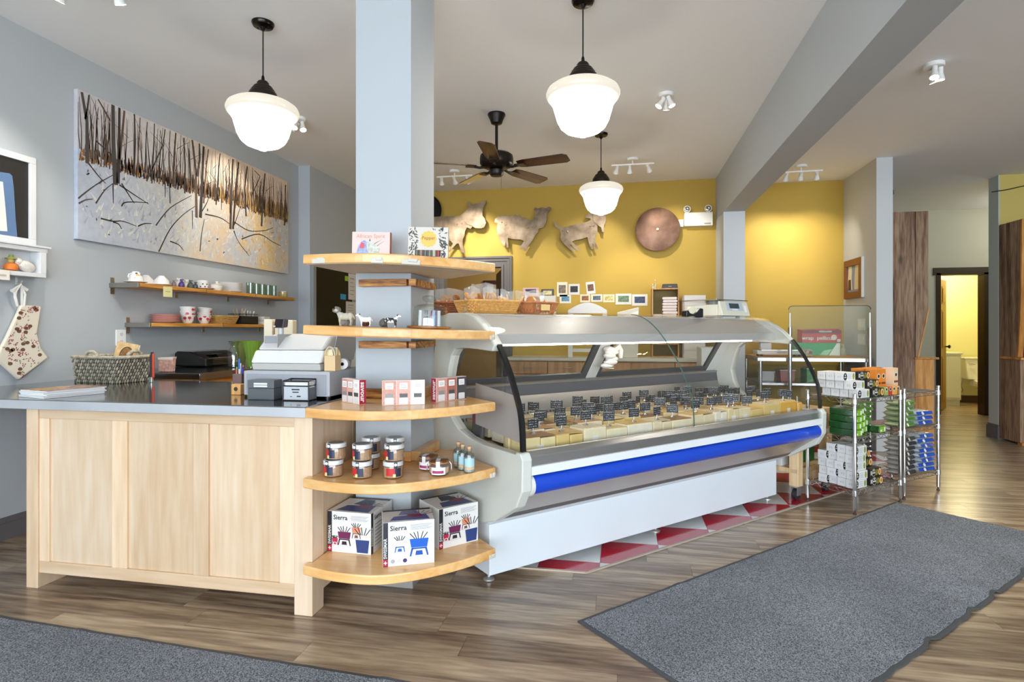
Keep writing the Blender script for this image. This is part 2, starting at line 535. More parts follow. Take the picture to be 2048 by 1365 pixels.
struct('wall_hall', MB().box(2.2, 2.32, 7.62, HY, 0, ZR + .05).box(6.9, 7.0, 7.77, HY, 0, ZR + .05), mat('#b9bdb0', .75))
struct('baseboard_hall', MB().box(2.35, 4.60, HY - .016, HY, 0, .13), BASEB)
dk = mat('#2a1f18', .4)
fr3 = struct('door_3', MB().box(4.64, 4.70, HY - .02, HY + .14, 0, 2.12).box(5.27, 5.36, HY - .02, HY + .14, 0, 2.12).box(4.60, 5.40, HY - .02, HY + .14, 2.09, 2.20), dk)
lit_door = mat('#9a7420', .45)  # orange light falling on the leaf is put into its colour
dlw = .74
lf = part(fr3, 'door_leaf', MB().box(0, dlw, 0, .036, .01, 2.06), lit_door, loc=(4.71, HY + .14, 0), rz=R(54))
for z0, z1 in ((.15, .85), (.98, 1.58), (1.68, 1.95)):
    for x0, x1 in ((.10, .34), (.41, .65)):
        part(lf, 'door_panel', MB().box(x0, x1, -.006, .0, z0, z1).box(x0 + .03, x1 - .03, -.012, -.006, z0 + .03, z1 - .03), lit_door)
part(lf, 'door_knob', MB().lathe([(.012, 0), (.012, .03), (.03, .045), (.03, .06), (.0, .072)], 12).xf(Matrix.Translation((.68, 0, 1.0)) @ Matrix.Rotation(R(90), 4, 'X')), mat('#241d18', .3, .6), smooth=True)
WCW = mat('#d9d29a', .8)
struct('wall_washroom', MB().box(3.9, 6.9, 11.35, 11.45, 0, 2.6).box(3.9, 4.0, HY + .12, 11.4, 0, 2.6).box(6.6, 6.7, HY + .12, 11.4, 0, 2.6).box(3.9, 6.9, HY + .12, 11.4, 2.5, 2.6), WCW)
struct('baseboard_washroom', MB().box(4.0, 6.6, 11.33, 11.35, 0, .12), mat('#4a3526', .5))
# front wall with three shop windows behind the camera
fw = MB().box(-3.75, 7.0, -5.12, -5.0, 0, .16).box(-3.75, 7.0, -5.12, -5.0, 3.0, ZC + .05)
for x0, x1 in ((-3.75, -3.62), (-.18, -.07), (3.37, 3.48), (6.92, 7.0)): fw.box(x0, x1, -5.12, -5.0, .16, 3.0)
struct('wall_front', fw, GREY)
for i, wx in enumerate((-1.9, 1.65, 5.2)):
    wn = struct('window_%d' % (i + 1), MB().box(wx - 1.72, wx - 1.66, -5.09, -5.03, .16, 3.0).box(wx + 1.66, wx + 1.72, -5.09, -5.03, .16, 3.0).box(wx - 1.66, wx + 1.66, -5.09, -5.03, .16, .22).box(wx - 1.66, wx + 1.66, -5.09, -5.03, 2.94, 3.0), mat('#d8d8d6', .5))
    part(wn, 'pane', MB().box(wx - 1.66, wx + 1.66, -5.065, -5.055, .22, 2.94), glass())

# square column in the middle of the shop
cl = struct('column', MB().box(-1.312, -1.02, 2.68, 3.03, 0, ZC + .05), GREY)
part(cl, 'baseboard', MB().box(-1.326, -1.006, 2.666, 3.044, 0, .10).box(-1.322, -1.010, 2.670, 3.040, .10, .115), mat('#8f8a86', .55))
# ================================================================== service counter
MAPLE = wood(('#d0b08c', '#ddc1a1', '#e6cfb5'), 'z', 1.0, .42, 2.5, True, .02, .1, (.15, .5, .85), 2.)
MAPLEX = wood(('#d0b08c', '#ddc1a1', '#e6cfb5'), 'x', 1.0, .42, 2.5, True, .02, .1, (.15, .5, .85), 2.)
CY0, CY1, CX0, CX1 = 2.32, 3.30, -2.88, -1.343
t = thing('service_counter', 'pale maple service counter with three recessed front panels and square posts', 'counter', (-2.11, 2.8, 0))
O = Vector((-2.11, 2.8, 0))
def P3(name, x0, x1, y0, y1, z0, z1, m=MAPLE, bev=.0025):
    c = Vector(((x0 + x1) / 2, (y0 + y1) / 2, z0))
    return part(t, name, MB().box(x0 - c.x, x1 - c.x, y0 - c.y, y1 - c.y, 0, z1 - z0), m, bev, loc=c - O)
P3('post', CX0, CX0 + .068, CY0, CY0 + .15, 0, .884); P3('post', -1.431, CX1, CY0, CY0 + .10, 0, .884)
P3('post', CX0, CX0 + .08, CY1 - .1, CY1, 0, .884); P3('post', -1.431, CX1, CY1 - .1, CY1, 0, .884)
for a, b in ((-2.812, -2.755), (-2.393, -2.309), (-1.95, -1.871), (-1.508, -1.431)): P3('stile', a, b, 2.328, 2.352, .132, .835)
P3('top_rail', -2.812, -1.431, 2.328, 2.352, .835, .884, MAPLEX); P3('bottom_rail', -2.812, -1.431, 2.328, 2.352, .075, .132, MAPLEX)
for a, b in ((-2.755, -2.393), (-2.309, -1.95), (-1.871, -1.508)): P3('front_panel', a, b, 2.340, 2.352, .132, .835, MAPLE, 0)
for a, b in ((2.42, 2.72), (2.72, 2.96), (2.96, 3.20)): P3('side_board', -1.366, -1.349, a, b, .078, .884)
P3('side_board', CX0, CX0 + .02, 2.47, 3.2, .078, .884)
P3('bottom_board', -2.80, -1.37, 2.36, 3.2, .08, .10, MAPLEX)
STEEL = steel('#c0c0bf', .20, 'x'); 
ct = thing('worktop', 'polished stainless steel worktop over the maple counter', 'worktop', (-2.5, 2.8, .885))
part(ct, 'top_sheet', MB().box(-1.165, 1.146, -.52, .52, 0, .047), steel('#a6a5a3', .13, 'x', .15), bev=.006, seg=3)
part(ct, 'front_lip', MB().box(-1.165, 1.148, -.5215, -.5195, .002, .043), mat('#cfd1d4', .22, .5, var=.12, vscale=2.2))  # bright reflections along the lip put into a lighter colour than the top

# long counter against the left wall
bc = thing('back_counter', 'wooden wall counter with a stainless steel top behind the basket', 'counter', (-3.29, 4.75, 0))
HON = wood(('#b9772f', '#d0924a', '#dea563'), 'y', 1.0, .4, 3., True, .03, .1)
part(bc, 'steel_top', MB().box(-.36, .38, -1.21, 1.25, .915, .962), steel('#8f8e8c', .14, 'y', .2), bev=.004)
part(bc, 'body', MB().box(-.36, .34, -1.17, 1.25, 0, .914), HON)
for k in range(3): part(bc, 'cabinet_door', MB().box(.341, .36, -1.13 + k * .79, -.36 + k * .79, .1, .88), HON, bev=.004)

# ================================================================== corner shelves round the column
def crom(pts, n=6):
    out = []
    for i in range(len(pts) - 1):
        p0 = pts[max(i - 1, 0)]; p1 = pts[i]; p2 = pts[i + 1]; p3 = pts[min(i + 2, len(pts) - 1)]
        for k in range(n):
            q = k / n
            out.append(tuple(.5 * ((2 * p1[j]) + (-p0[j] + p2[j]) * q + (2 * p0[j] - 5 * p1[j] + 4 * p2[j] - p3[j]) * q * q + (-p0[j] + 3 * p1[j] - 3 * p2[j] + p3[j]) * q ** 3) for j in range(len(p1))))
    out.append(tuple(pts[-1])); return out
ARC = crom([(-1.362, 2.275), (-1.20, 2.237), (-1.03, 2.235), (-.90, 2.285), (-.78, 2.375), (-.67, 2.49), (-.580, 2.625)], 5)
PINE = wood(('#cf9450', '#dfab6a', '#e9bd82'), 'x', 1.0, .30, 3., True, .03, .3, (.2, .5, .8), 3., True)
OAK = wood(('#7a4a1e', '#b3742f', '#cf9a56'), 'x', 1.0, .45, 9., True, .12, 0, (.3, .5, .7), 7.)
WHITEP = mat('#cdc9be', .8)
zs = [(.202, .244), (.580, .623), (.888, .930), (1.250, 1.291), (1.556, 1.597)]
SN = ['lowest curved pine shelf holding the three fondue boxes', 'curved pine shelf holding jars and small bottles beside the counter',
      'curved pine shelf level with the steel worktop, holding three salt boxes', 'curved pine shelf carrying toy animals and a glass dome', 'topmost curved pine shelf with chipped white notches in its edge']
OAKF = mat('#c9c5bd', .7)
for i, (z0, z1) in enumerate(zs):
    tail = [(-.802, 2.862), (-.90, 2.985), (-1.018, 2.985), (-1.018, 2.678)]
    tail += [(-1.314, 2.678), (-1.314, 2.74), (-1.341, 2.74), (-1.341, 2.315), (-1.362, 2.315)] if i < 3 else [(-1.314, 2.678), (-1.314, 2.90), (-1.345, 2.90)]
    pl = ARC + tail
    if i == 2: pl = [(max(p[0], -1.352), p[1]) for p in ARC] + tail[:-2] + [(-1.341, 2.315), (-1.352, 2.315)]
    rot = (0, R([0, 0, 0, 2.0, 1.15][i]), 0)
    c = Vector((-1.36, 2.275, z1))
    s_ = thing('corner_shelf', SN[i], 'shelf', c, rot=rot)
    o = part(s_, 'board', MB().prism([(p[0] - c.x, p[1] - c.y) for p in pl], z0 - z1, 0), PINE, bev=.006, seg=3)
    M_ = Matrix.Rotation(-rot[1], 4, 'Y')
    if i >= 3:
        part(s_, 'underside', MB().prism([(p[0] - c.x, (p[1] - c.y) * .985 + .012) for p in ARC[1:-1] + tail[:1]+tail[-2:]][:], z0 - z1 - .0012, z0 - z1 - .0003) if False else MB().prism([((p[0] - c.x) * .97 + .01, (p[1] - c.y) * .97 + .012) for p in ARC] + [((p[0] - c.x) * .97 + .01, (p[1] - c.y) * .97 + .005) for p in tail], z0 - z1 - .0015, z0 - z1 + .001), mat('#cfc8ba', .75, var=.08, vscale=30))
        za, zb = (z0 - .072, z0 - .036)
        cl_ = MB().bc(-1.155 - c.x, 2.661 - c.y, (za + zb) / 2 - c.z, .25, .036, .034)
        part(s_, 'cleat', cl_, OAK, bev=.002, rot=(0, -rot[1], 0))
        part(s_, 'cleat', MB().bc(-1.001 - c.x, 2.80 - c.y, (za + zb) / 2 - c.z, .036, .31, .034), OAK, bev=.002, rot=(0, -rot[1], 0))
    else:
        if i > 0:
            part(s_, 'cleat', MB().bc(-1.155 - c.x, 2.668 - c.y, .024, .28, .02, .046), OAK if i == 2 else PINE, bev=.002)
            part(s_, 'cleat', MB().bc(-.995 - c.x, 2.83 - c.y, .024, .05, .30, .046), PINE, bev=.002)
    chips = {0: [(30, .04)], 1: [(30, .03)], 3: [(29, .025)], 4: [(3, .07), (11, .05), (16, .08)]}.get(i, [])
    for k, wdt in chips:
        k = min(k, len(ARC) - 2)
        p = Vector(ARC[k]); q = Vector(ARC[k + 1]); dd = (q - p).normalized(); a = math.atan2(dd.y, dd.x)
        part(s_, 'chipped_patch', MB().bc(p.x - c.x, p.y - c.y, z0 - z1 + .010, wdt, .006, .020, a).bc(p.x - c.x + .008, p.y - c.y - .001, z0 - z1 + .018, wdt * .5, .006, .014, a), WHITEP, bev=.002)
def z4(x): return 1.2925 - .0350 * (x + 1.36)
def z5(x): return 1.5985 - .0201 * (x + 1.36)

# ---------------- fondue boxes
CARD = mat('#e0dfdc', .35); NAVY = mat('#23222c', .4); BLK = mat('#1d1b1e', .4); REDP = mat('#b0163a', .4)
def flat(parent, name, polys, m, M, lift=.0006):
    mb = MB()
    for pl in polys: mb.prism(pl, lift * .2, lift)
    mb.xf(M); return part(parent, name, mb, m)
def pot(cx, cy, w, h, k=0):
    body = [(cx - w / 2, cy + h * .5), (cx - w * .42, cy), (cx + w * .42, cy), (cx + w / 2, cy + h * .5)]
    stand = [[(cx - w * .40, cy - h * .02), (cx - w * .5, cy - h * .5), (cx - w * .42, cy - h * .5), (cx - w * .30, cy - h * .02)], [(cx + w * .30, cy - h * .02), (cx + w * .42, cy - h * .5), (cx + w * .5, cy - h * .5), (cx + w * .40, cy - h * .02)], [(cx - w * .2, cy - h * .45), (cx + w * .2, cy - h * .45), (cx + w * .16, cy - h * .2), (cx - w * .16, cy - h * .2)], [(cx - w * .40, cy - h * .1), (cx + w * .40, cy - h * .1), (cx + w * .40, cy - h * .02), (cx - w * .40, cy - h * .02)]]
    forks = []
    for a in (-40, -22, -6, 16, 36):
        x0 = cx + math.sin(R(a)) * w * .35; y0 = cy + h * .5
        x1 = x0 + math.sin(R(a)) * h * .45; y1 = y0 + math.cos(R(a)) * h * .42
        n = (math.cos(R(a)) * .0016, -math.sin(R(a)) * .0016)
        forks.append([(x0 - n[0], y0 - n[1]), (x0 + n[0], y0 + n[1]), (x1 + n[0], y1 + n[1]), (x1 - n[0], y1 - n[1])])
    return body, stand, forks
def fondue(label, A, rz, w, d, h, blue):
    t = thing('fondue_box', label, 'box', (A[0], A[1], .2445), rz, 'boxed fondue sets on the lowest shelf')
    part(t, 'carton', MB().box(0, w, 0, d, 0, h), CARD, bev=.0015)
    F = face_frame((0, -.0002, 0), (1, 0, 0), (0, 0, 1))
    sw = .022
    flat(t, 'brand_strip', [[(.001, .001), (sw, .001), (sw, h - .001), (.001, h - .001)]], NAVY, F, .0004)
    flat(t, 'brand_badge', [[(.0015, .004), (sw - .0005, .004), (sw - .0005, .032), (.0015, .032)]], REDP, F, .0006)
    flat(t, 'brand_cross', [[(sw / 2 - .002, .010), (sw / 2 + .002, .010), (sw / 2 + .002, .026), (sw / 2 - .002, .026)], [(sw / 2 - .007, .016), (sw / 2 + .007, .016), (sw / 2 + .007, .020), (sw / 2 - .007, .020)]], CARD, F, .0008)
    tx = text_mb('SWISSMAR', .0185, 'LEFT', .02).xf(F @ Matrix.Translation((sw / 2, .036, .001)) @ Matrix.Rotation(R(90), 4, 'Z'))
    part(t, 'brand_lettering', tx, CARD)
    part(t, 'name_lettering', text_mb('Sierra', .030, 'LEFT', .015).xf(F @ Matrix.Translation((sw + .008, h - .028, .001))), BLK)
    flat(t, 'small_print', [[(.118, h - .018 - k * .005), (w - .012 - (k % 3) * .007, h - .018 - k * .005), (w - .012 - (k % 3) * .007, h - .0165 - k * .005), (.118, h - .0165 - k * .005)] for k in range(5)], mat('#9a99a0', .5), F, .0006)
    if not blue:
        specs = [(.145, .095, .045, .05, '#d98a6c', '#7a5040'), (.085, .065, .066, .062, '#6a2350', '#2c2530'), (.038, .05, .03, .03, '#b5274a', '#b5274a'), (.178, .045, .072, .085, '#2b3f77', '#1f2c55')]
    else:
        specs = [(.072, .085, .045, .05, '#dfe6ea', '#2a63b5'), (.155, .075, .082, .075, '#1a5fc4', '#1b55ae')]
    for k, (cx, cy, ww, hh, c1, c2) in enumerate(specs):
        b, st_, fk = pot(cx, cy, ww, hh)
        lf = .0007 + .0003 * k
        if c1 != '#2b3f77': flat(t, 'printed_stand', st_, mat(c2, .4), F, lf)
        else: b = [(cx - ww * .5, cy + .02), (cx - ww * .4, cy - hh * .45), (cx + ww * .35, cy - hh * .45), (cx + ww * .44, cy + .02)]
        flat(t, 'printed_pot', [b], mat(c1, .4), F, lf)
        flat(t, 'printed_forks', fk, BLK, F, lf)
    flat(t, 'printed_plates', [[(cx + math.cos(a) * ww * .55, cy - hh * .52 + math.sin(a) * .006) for a in [2 * PI * q / 12 for q in range(12)]] for cx, cy, ww, hh, c1, c2 in specs if c1 != '#2b3f77'], mat('#d5d3d6', .4), F, .0005)
    if blue: 
        for k, cc in enumerate(('#a9a6b0', '#cfccd2', '#3b2f66')): flat(t, 'printed_icon', [[(.042 + .026 * k + math.cos(a) * .009, .022 + math.sin(a) * .009) for a in [2 * PI * q / 14 for q in range(14)]]], mat(cc, .4), F)
    # printed top and right side
    G = face_frame((0, 0, h + .0002), (1, 0, 0), (0, 1, 0))
    tp = [[(.03, .02), (w - .02, .012), (w - .03, d * .5), (.05, d * .42)]]
    flat(t, 'printed_pot', tp, mat('#3a4a86' if not blue else '#57589a', .35), G, .0005)
    flat(t, 'printed_pot', [[(.07, d * .52), (w - .05, d * .46), (w - .07, d * .85), (.09, d * .88)]], mat('#2c3452' if not blue else '#7a77a8', .35), G, .0006)
    flat(t, 'printed_pot', [[(.105, d * .30), (.175, d * .30), (.17, d * .52), (.11, d * .52)]], mat('#7a2243', .35), G, .0007)
    fk = []
    for k in range(7):
        a = R(20 + k * 22); x0, y0 = w * .72, d * .42
        dx, dy = math.cos(a), math.sin(a)
        fk.append([(x0 + dx * .03 - dy * .0015, y0 + dy * .03 + dx * .0015), (x0 + dx * .03 + dy * .0015, y0 + dy * .03 - dx * .0015), (x0 + dx * .07 + dy * .0015, y0 + dy * .07 - dx * .0015), (x0 + dx * .07 - dy * .0015, y0 + dy * .07 + dx * .0015)])
    flat(t, 'printed_forks', fk, BLK, G, .0008)
    flat(t, 'brand_strip', [[(.004, d - .022), (w - .004, d - .022), (w - .004, d - .002), (.004, d - .002)]], NAVY, G, .0005)
    H = face_frame((w + .0002, 0, 0), (0, 1, 0), (0, 0, 1))
    flat(t, 'brand_strip', [[(.001, .001), (sw, .001), (sw, h - .001), (.001, h - .001)]], NAVY, H, .0004)
    part(t, 'brand_lettering', text_mb('SWISSMAR', .0185, 'LEFT', .02).xf(H @ Matrix.Translation((sw / 2, .036, .001)) @ Matrix.Rotation(R(90), 4, 'Z')), CARD)
    part(t, 'name_lettering', text_mb('Sierra', .030, 'LEFT', .015).xf(H @ Matrix.Translation((sw + .008, h - .028, .001))), BLK)
    flat(t, 'small_print', [[(.04, .03 + k * .016), (d - .02 - (k % 3) * .02, .03 + k * .016), (d - .02 - (k % 3) * .02, .033 + k * .016), (.04, .033 + k * .016)] for k in range(7)], mat('#77767c', .5), H)
    return t
fondue('fondue set box nearest the counter, printed with a purple and a blue pot', (-1.336, 2.442), R(-2), .218, .225, .188, False)
fondue('fondue set box at the front of the shelf, printed with a bright blue pot', (-1.010, 2.318), R(25), .222, .17, .192, True)
fondue('fondue set box beside the display case, turned toward the mats', (-.835, 2.552), R(46), .215, .205, .188, False)

# ---------------- spice jars with white lids, stacked
JG = glass('#f3efe8', .08)
def spice_jar(label, loc, rz=0.):
    t = thing('spice_jar', label, 'jar', loc, rz, 'stacked spice jars on the shelf')
    part(t, 'glass', MB().lathe([(.036, 0), (.0415, .003), (.0425, .008), (.0425, .050), (.041, .055)], 24), JG, smooth=True)
    part(t, 'contents', MB().lathe([(.0395, .004), (.0405, .006), (.0405, .049)], 20), mat('#c3a183', .9, bump=.5, bscale=500, var=.2, vscale=200))
    lab = MB(); n = 10
    def curved(a0, a1, z0, z1, r):
        q = MB()
        for k in range(n):
            b0 = R(a0 + (a1 - a0) * k / n); b1 = R(a0 + (a1 - a0) * (k + 1) / n)
            q.quad((r * math.cos(b0), r * math.sin(b0), z0), (r * math.cos(b1), r * math.sin(b1), z0), (r * math.cos(b1), r * math.sin(b1), z1), (r * math.cos(b0), r * math.sin(b0), z1))
        return q
    part(t, 'red_label', curved(-150, -96, .014, .046, .0430), mat('#c02a2c', .4))
    part(t, 'navy_label', curved(-96, -58, .010, .046, .0430), mat('#262b45', .4))
    part(t, 'cream_label', curved(-108, -92, .008, .022, .0433), mat('#e6d18d', .4))
    part(t, 'lid', MB().lathe([(.0405, .053), (.0435, .054), (.0435, .069), (.042, .072), (.037, .073), (.0, .0728)], 28), mat('#dfe0df', .3, .2), smooth=True)
    part(t, 'lid_inset', MB().lathe([(.034, .0732), (.034, .0736), (0, .0736)], 24), mat('#5d6468', .25, .3))
    part(t, 'seal_strip', curved(-103, -83, .046, .0725, .0442), mat('#2f3338', .4))
    part(t, 'seal_dot', MB().lathe([(.0065, 0), (.0065, .0006), (0, .0007)], 12).xf(Matrix.Translation((-.0025, -.0443, .062)) @ Matrix.Rotation(R(90), 4, 'X')), mat('#e9e9e6', .4))
    return t
z2 = .6235
J0 = spice_jar('bottom spice jar of the pair closest to the counter side', (-1.255, 2.345, z2), R(-8))
for lb, lc, rz in (('top spice jar of the pair closest to the counter side', (-1.245, 2.352, z2 + .0740), R(-14)),
                   ('bottom spice jar of the middle stack on the pine shelf', (-1.118, 2.345, z2), R(0)),
                   ('top spice jar of the middle stack on the pine shelf', (-1.120, 2.350, z2 + .0740), R(-20)),
                   ('lower spice jar half hidden behind the middle stack', (-1.150, 2.50, z2), R(10)),
                   ('upper spice jar peeping over the middle stack', (-1.148, 2.502, z2 + .0740), R(30)),
                   ('bottom spice jar of the stack in front of the column corner', (-.985, 2.37, z2), R(40)),
                   ('top spice jar of the stack in front of the column corner', (-.980, 2.372, z2 + .0740), R(-14)),
                   ('lower spice jar half hidden behind the stack at the column corner', (-1.035, 2.515, z2), R(10)),
                   ('upper spice jar peeping over the stack at the column corner', (-1.036, 2.518, z2 + .0740), R(25))):
    dup(J0, lc, rz, lb)
# ---------------- clip-top jars
def clip_jar(label, loc, rz):
    t = thing('clip_jar', label, 'jar', loc, rz, 'clip top jars beside the bottles')
    part(t, 'glass', MB().lathe([(.036, 0), (.043, .004), (.046, .014), (.046, .040), (.043, .050), (.041, .054), (.044, .056)], 26), JG, smooth=True)
    part(t, 'contents', MB().lathe([(.033, .004), (.0435, .014), (.0435, .038), (.0, .039)], 20), mat('#d9c4b2', .9, var=.15, vscale=150))
    part(t, 'lid', MB().lathe([(.044, .058), (.044, .066), (.038, .071), (.0, .073)], 26), glass('#d8dcd8', .12), smooth=True)
    part(t, 'seal', MB().lathe([(.0445, .0555), (.0445, .059), (.040, .059)], 26), mat('#c97a45', .5))
    wr = mat('#cfcfcd', .25, 1)
    for sgn in (-1, 1):
        part(t, 'wire_bail', MB().tube([(sgn * .046, -.008, .060), (sgn * .054, -.010, .048), (sgn * .055, -.008, .020), (sgn * .050, 0, .016), (sgn * .055, .008, .022), (sgn * .053, .008, .055), (sgn * .045, .006, .064)], .0014, 6), wr, smooth=True)
    part(t, 'wire_band', MB().tube([(.0455 * math.cos(a), .0455 * math.sin(a), .0535) for a in [2 * PI * k / 20 for k in range(20)]], .0013, 6, True), wr, smooth=True)
    q = MB()
    for k in range(10):
        b0 = R(-130 + 8 * k); b1 = R(-122 + 8 * k); r = .0466
        q.quad((r * math.cos(b0), r * math.sin(b0), .008), (r * math.cos(b1), r * math.sin(b1), .008), (r * math.cos(b1), r * math.sin(b1), .040), (r * math.cos(b0), r * math.sin(b0), .040))
    part(t, 'label', q, mat('#efe9e6', .5))
    q = MB()
    for k in range(8):
        b0 = R(-124 + 8 * k); b1 = R(-116 + 8 * k); r = .0469
        q.quad((r * math.cos(b0), r * math.sin(b0), .014), (r * math.cos(b1), r * math.sin(b1), .014), (r * math.cos(b1), r * math.sin(b1), .026), (r * math.cos(b0), r * math.sin(b0), .026))
    part(t, 'label_band', q, mat('#9c3a6c', .5))
    part(t, 'paper_strap', MB().box(-.010, .008, -.0475, -.0465, .034, .068).box(-.010, .008, -.0475, -.01, .0725, .0735), mat('#d8d7d5', .5))
    return t
c_ = clip_jar('clip top glass jar in front, with a purple and white label', (-.800, 2.452, z2), R(12))
dup(c_, (-.878, 2.535, z2), R(-8), 'clip top glass jar standing behind the other clip top jar')
# ---------------- small bottles
def bottle(label, loc, rz):
    t = thing('small_bottle', label, 'bottle', loc, rz, 'cork topped bottles')
    part(t, 'glass', MB().lathe([(.021, 0), (.0255, .003), (.0255, .070), (.022, .082), (.011, .088), (.0105, .103), (.012, .105)], 20), glass('#dfe6e6', .08), smooth=True)
    part(t, 'contents', MB().lathe([(.0235, .003), (.0235, .068), (0, .069)], 16), mat('#b9bcb8', .9, var=.2, vscale=160))
    part(t, 'cork', MB().lathe([(.009, .095), (.0095, .116), (0, .1165)], 12), mat('#d3a780', .8))
    q = MB(); q2 = MB()
    for k in range(10):
        b0 = R(-150 + 12 * k); b1 = R(-138 + 12 * k); r = .0259
        q.quad((r * math.cos(b0), r * math.sin(b0), .014), (r * math.cos(b1), r * math.sin(b1), .014), (r * math.cos(b1), r * math.sin(b1), .064), (r * math.cos(b0), r * math.sin(b0), .064))
        q2.quad((r * 1.008 * math.cos(b0), r * 1.008 * math.sin(b0), .014), (r * 1.008 * math.cos(b1), r * 1.008 * math.sin(b1), .014), (r * 1.008 * math.cos(b1), r * 1.008 * math.sin(b1), .028), (r * 1.008 * math.cos(b0), r * 1.008 * math.sin(b0), .028))
    part(t, 'label', q, mat('#a8cdd6', .5)); part(t, 'label_sand', q2, mat('#c9b08d', .6, var=.2, vscale=200))
    return t
b_ = bottle('cork topped bottle at the front of the three, label fully visible', (-.680, 2.520, z2), R(20))
dup(b_, (-.722, 2.560, z2), R(30), 'middle one of the three cork topped bottles')
dup(b_, (-.757, 2.612, z2), R(15), 'hindmost of the three cork topped bottles, next to the case')
# ---------------- salt gift boxes
def salt(label, A, rz, w, cols, red_left):
    d, h = .036, .112
    t = thing('salt_gift_box', label, 'box', (A[0], A[1], .9305), rz, 'salt gift boxes on the shelf')
    part(t, 'carton', MB().box(0, w, 0, d, 0, h), mat('#efe3dc', .4), bev=.001)
    F = face_frame((0, -.0002, 0), (1, 0, 0), (0, 0, 1))
    k3 = w / 3
    for k, c in enumerate(cols):
        flat(t, 'printed_panel', [[(k * k3 + .001, .002), ((k + 1) * k3 - .001, .002), ((k + 1) * k3 - .001, h - .002), (k * k3 + .001, h - .002)]], mat(c, .45, var=.15, vscale=120), F, .0005)
        cx = (k + .5) * k3
        flat(t, 'printed_jar', [[(cx - .020, .004), (cx + .020, .004), (cx + .020, .030), (cx + .015, .036), (cx - .015, .036), (cx - .020, .030)]], mat('#d9d6d4', .4), F, .0007)
        flat(t, 'printed_lid', [[(cx - .017, .034), (cx + .017, .034), (cx + .018, .052), (cx - .018, .052)]], mat('#4b4a4c' if k else '#8d8a88', .4), F, .0008)
        flat(t, 'printed_tag', [[(cx - .018, .072), (cx + .018, .072), (cx + .018, .100), (cx - .018, .100)]], mat('#f2efec', .5), F, .0008)
        flat(t, 'printed_lines', [[(cx - .013, .078 + .006 * j), (cx + .013, .078 + .006 * j), (cx + .013, .0798 + .006 * j), (cx - .013, .0798 + .006 * j)] for j in range(3)], mat('#8a8580', .5), F, .0010)
    xr = -.0002 if red_left else w + .0002
    H = face_frame((xr, d if red_left else 0, 0), (0, -1, 0) if red_left else (0, 1, 0), (0, 0, 1))
    flat(t, 'red_side', [[(.001, .001), (d - .001, .001), (d - .001, h - .001), (.001, h - .001)]], mat('#a81c3a', .4), H, .0004)
    part(t, 'side_lettering', text_mb('savour', .034, 'CENTER', .03).xf(H @ Matrix.Translation((d / 2, h / 2, .0008)) @ Matrix.Rotation(R(90 if red_left else -90), 4, 'Z')), CARD)
    return t
salt('salt gift box next to the till, its red end turned to the room', (-1.293, 2.497), R(-32), .147, ('#c98f86', '#d9a79a', '#e6e2df'), False)
salt('salt gift box in the middle of its shelf, facing straight out', (-1.052, 2.405), R(24), .19, ('#c58e7e', '#d7a193', '#ece8e4'), False)
salt('salt gift box nearest the display case with its red end outward', (-.850, 2.560), R(58), .19, ('#c9958a', '#a8675a', '#4a4648'), True)

# ---------------- upper shelves: gift boxes, toy animals, stones, glass dome
t = thing('spice_gift_box', 'pink gift box painted with a rhinoceros, on the top pine shelf', 'box', (-1.255, 2.52, z5(-1.17)), rot=(0, R(1.15), R(7)))
part(t, 'carton', MB().box(0, .182, 0, .028, 0, .140), mat('#d3bdb8', .45), bev=.001)
F = face_frame((0, -.0002, 0), (1, 0, 0), (0, 0, 1))
part(t, 'brown_side', MB().box(.182, .1826, .001, .027, .001, .139), mat('#8a4a2a', .5))
part(t, 'title_lettering', text_mb('African Spirit', .026, 'CENTER', 0.).xf(F @ Matrix.Translation((.09, .119, .0008)) @ Matrix.Shear('XY', 4, (.25, 0)) if False else F @ Matrix.Translation((.09, .119, .0008))), mat('#c98a6c', .5))
flat(t, 'painted_rhino', [[(.02, .004), (.022, .04), (.03, .07), (.045, .095), (.06, .10), (.078, .09), (.085, .06), (.075, .03), (.06, .004), (.048, .004), (.045, .03), (.034, .004)]], mat('#8f9cc4', .5, var=.35, vscale=60), F, .0005)
flat(t, 'painted_head', [[(.07, .085), (.09, .098), (.115, .075), (.135, .062), (.13, .042), (.10, .038), (.075, .05)]], mat('#b9c0b6', .5, var=.3, vscale=80), F, .0007)
flat(t, 'painted_ear', [[(.036, .062), (.058, .062), (.06, .085), (.045, .092)]], mat('#c84a63', .5), F, .0009)
flat(t, 'painted_horn', [[(.118, .07), (.155, .098), (.122, .076)], [(.105, .08), (.145, .105), (.109, .086)], [(.082, .095), (.086, .11), (.09, .096)]], mat('#5d5f70', .5), F, .0009)
for k in range(4): part(t, 'glass_vial', MB().lathe([(.0075, 0), (.0075, .022), (0, .0222)], 12, (.078 + k * .022, .0005, .002)), mat(['#c99b63', '#d3b9a2', '#c7a05c', '#d9c9ae'][k], .25), smooth=True)
t = thing('spice_gift_box', 'black and white botanical pepper gift box with a yellow medallion', 'box', (-.952, 2.46, z5(-.952) + .001), rot=(0, R(1.15), R(10)))
part(t, 'carton', MB().box(0, .182, 0, .03, 0, .146), mat('#c4bfb4', .45), bev=.001)
rn = random.Random(3); lv = []
for k in range(240):
    x, y = rn.uniform(.006, .176), rn.uniform(.006, .14)
    if abs(x - .093) < .05 and .045 < y < .135: continue
    if .03 < x < .15 and .005 < y < .045: continue
    a = rn.uniform(0, PI); l = rn.uniform(.006, .013); w_ = l * .32
    lv.append([(x + math.cos(a) * l - 0, y + math.sin(a) * l), (x - math.sin(a) * w_, y + math.cos(a) * w_), (x - math.cos(a) * l, y - math.sin(a) * l), (x + math.sin(a) * w_, y - math.cos(a) * w_)])
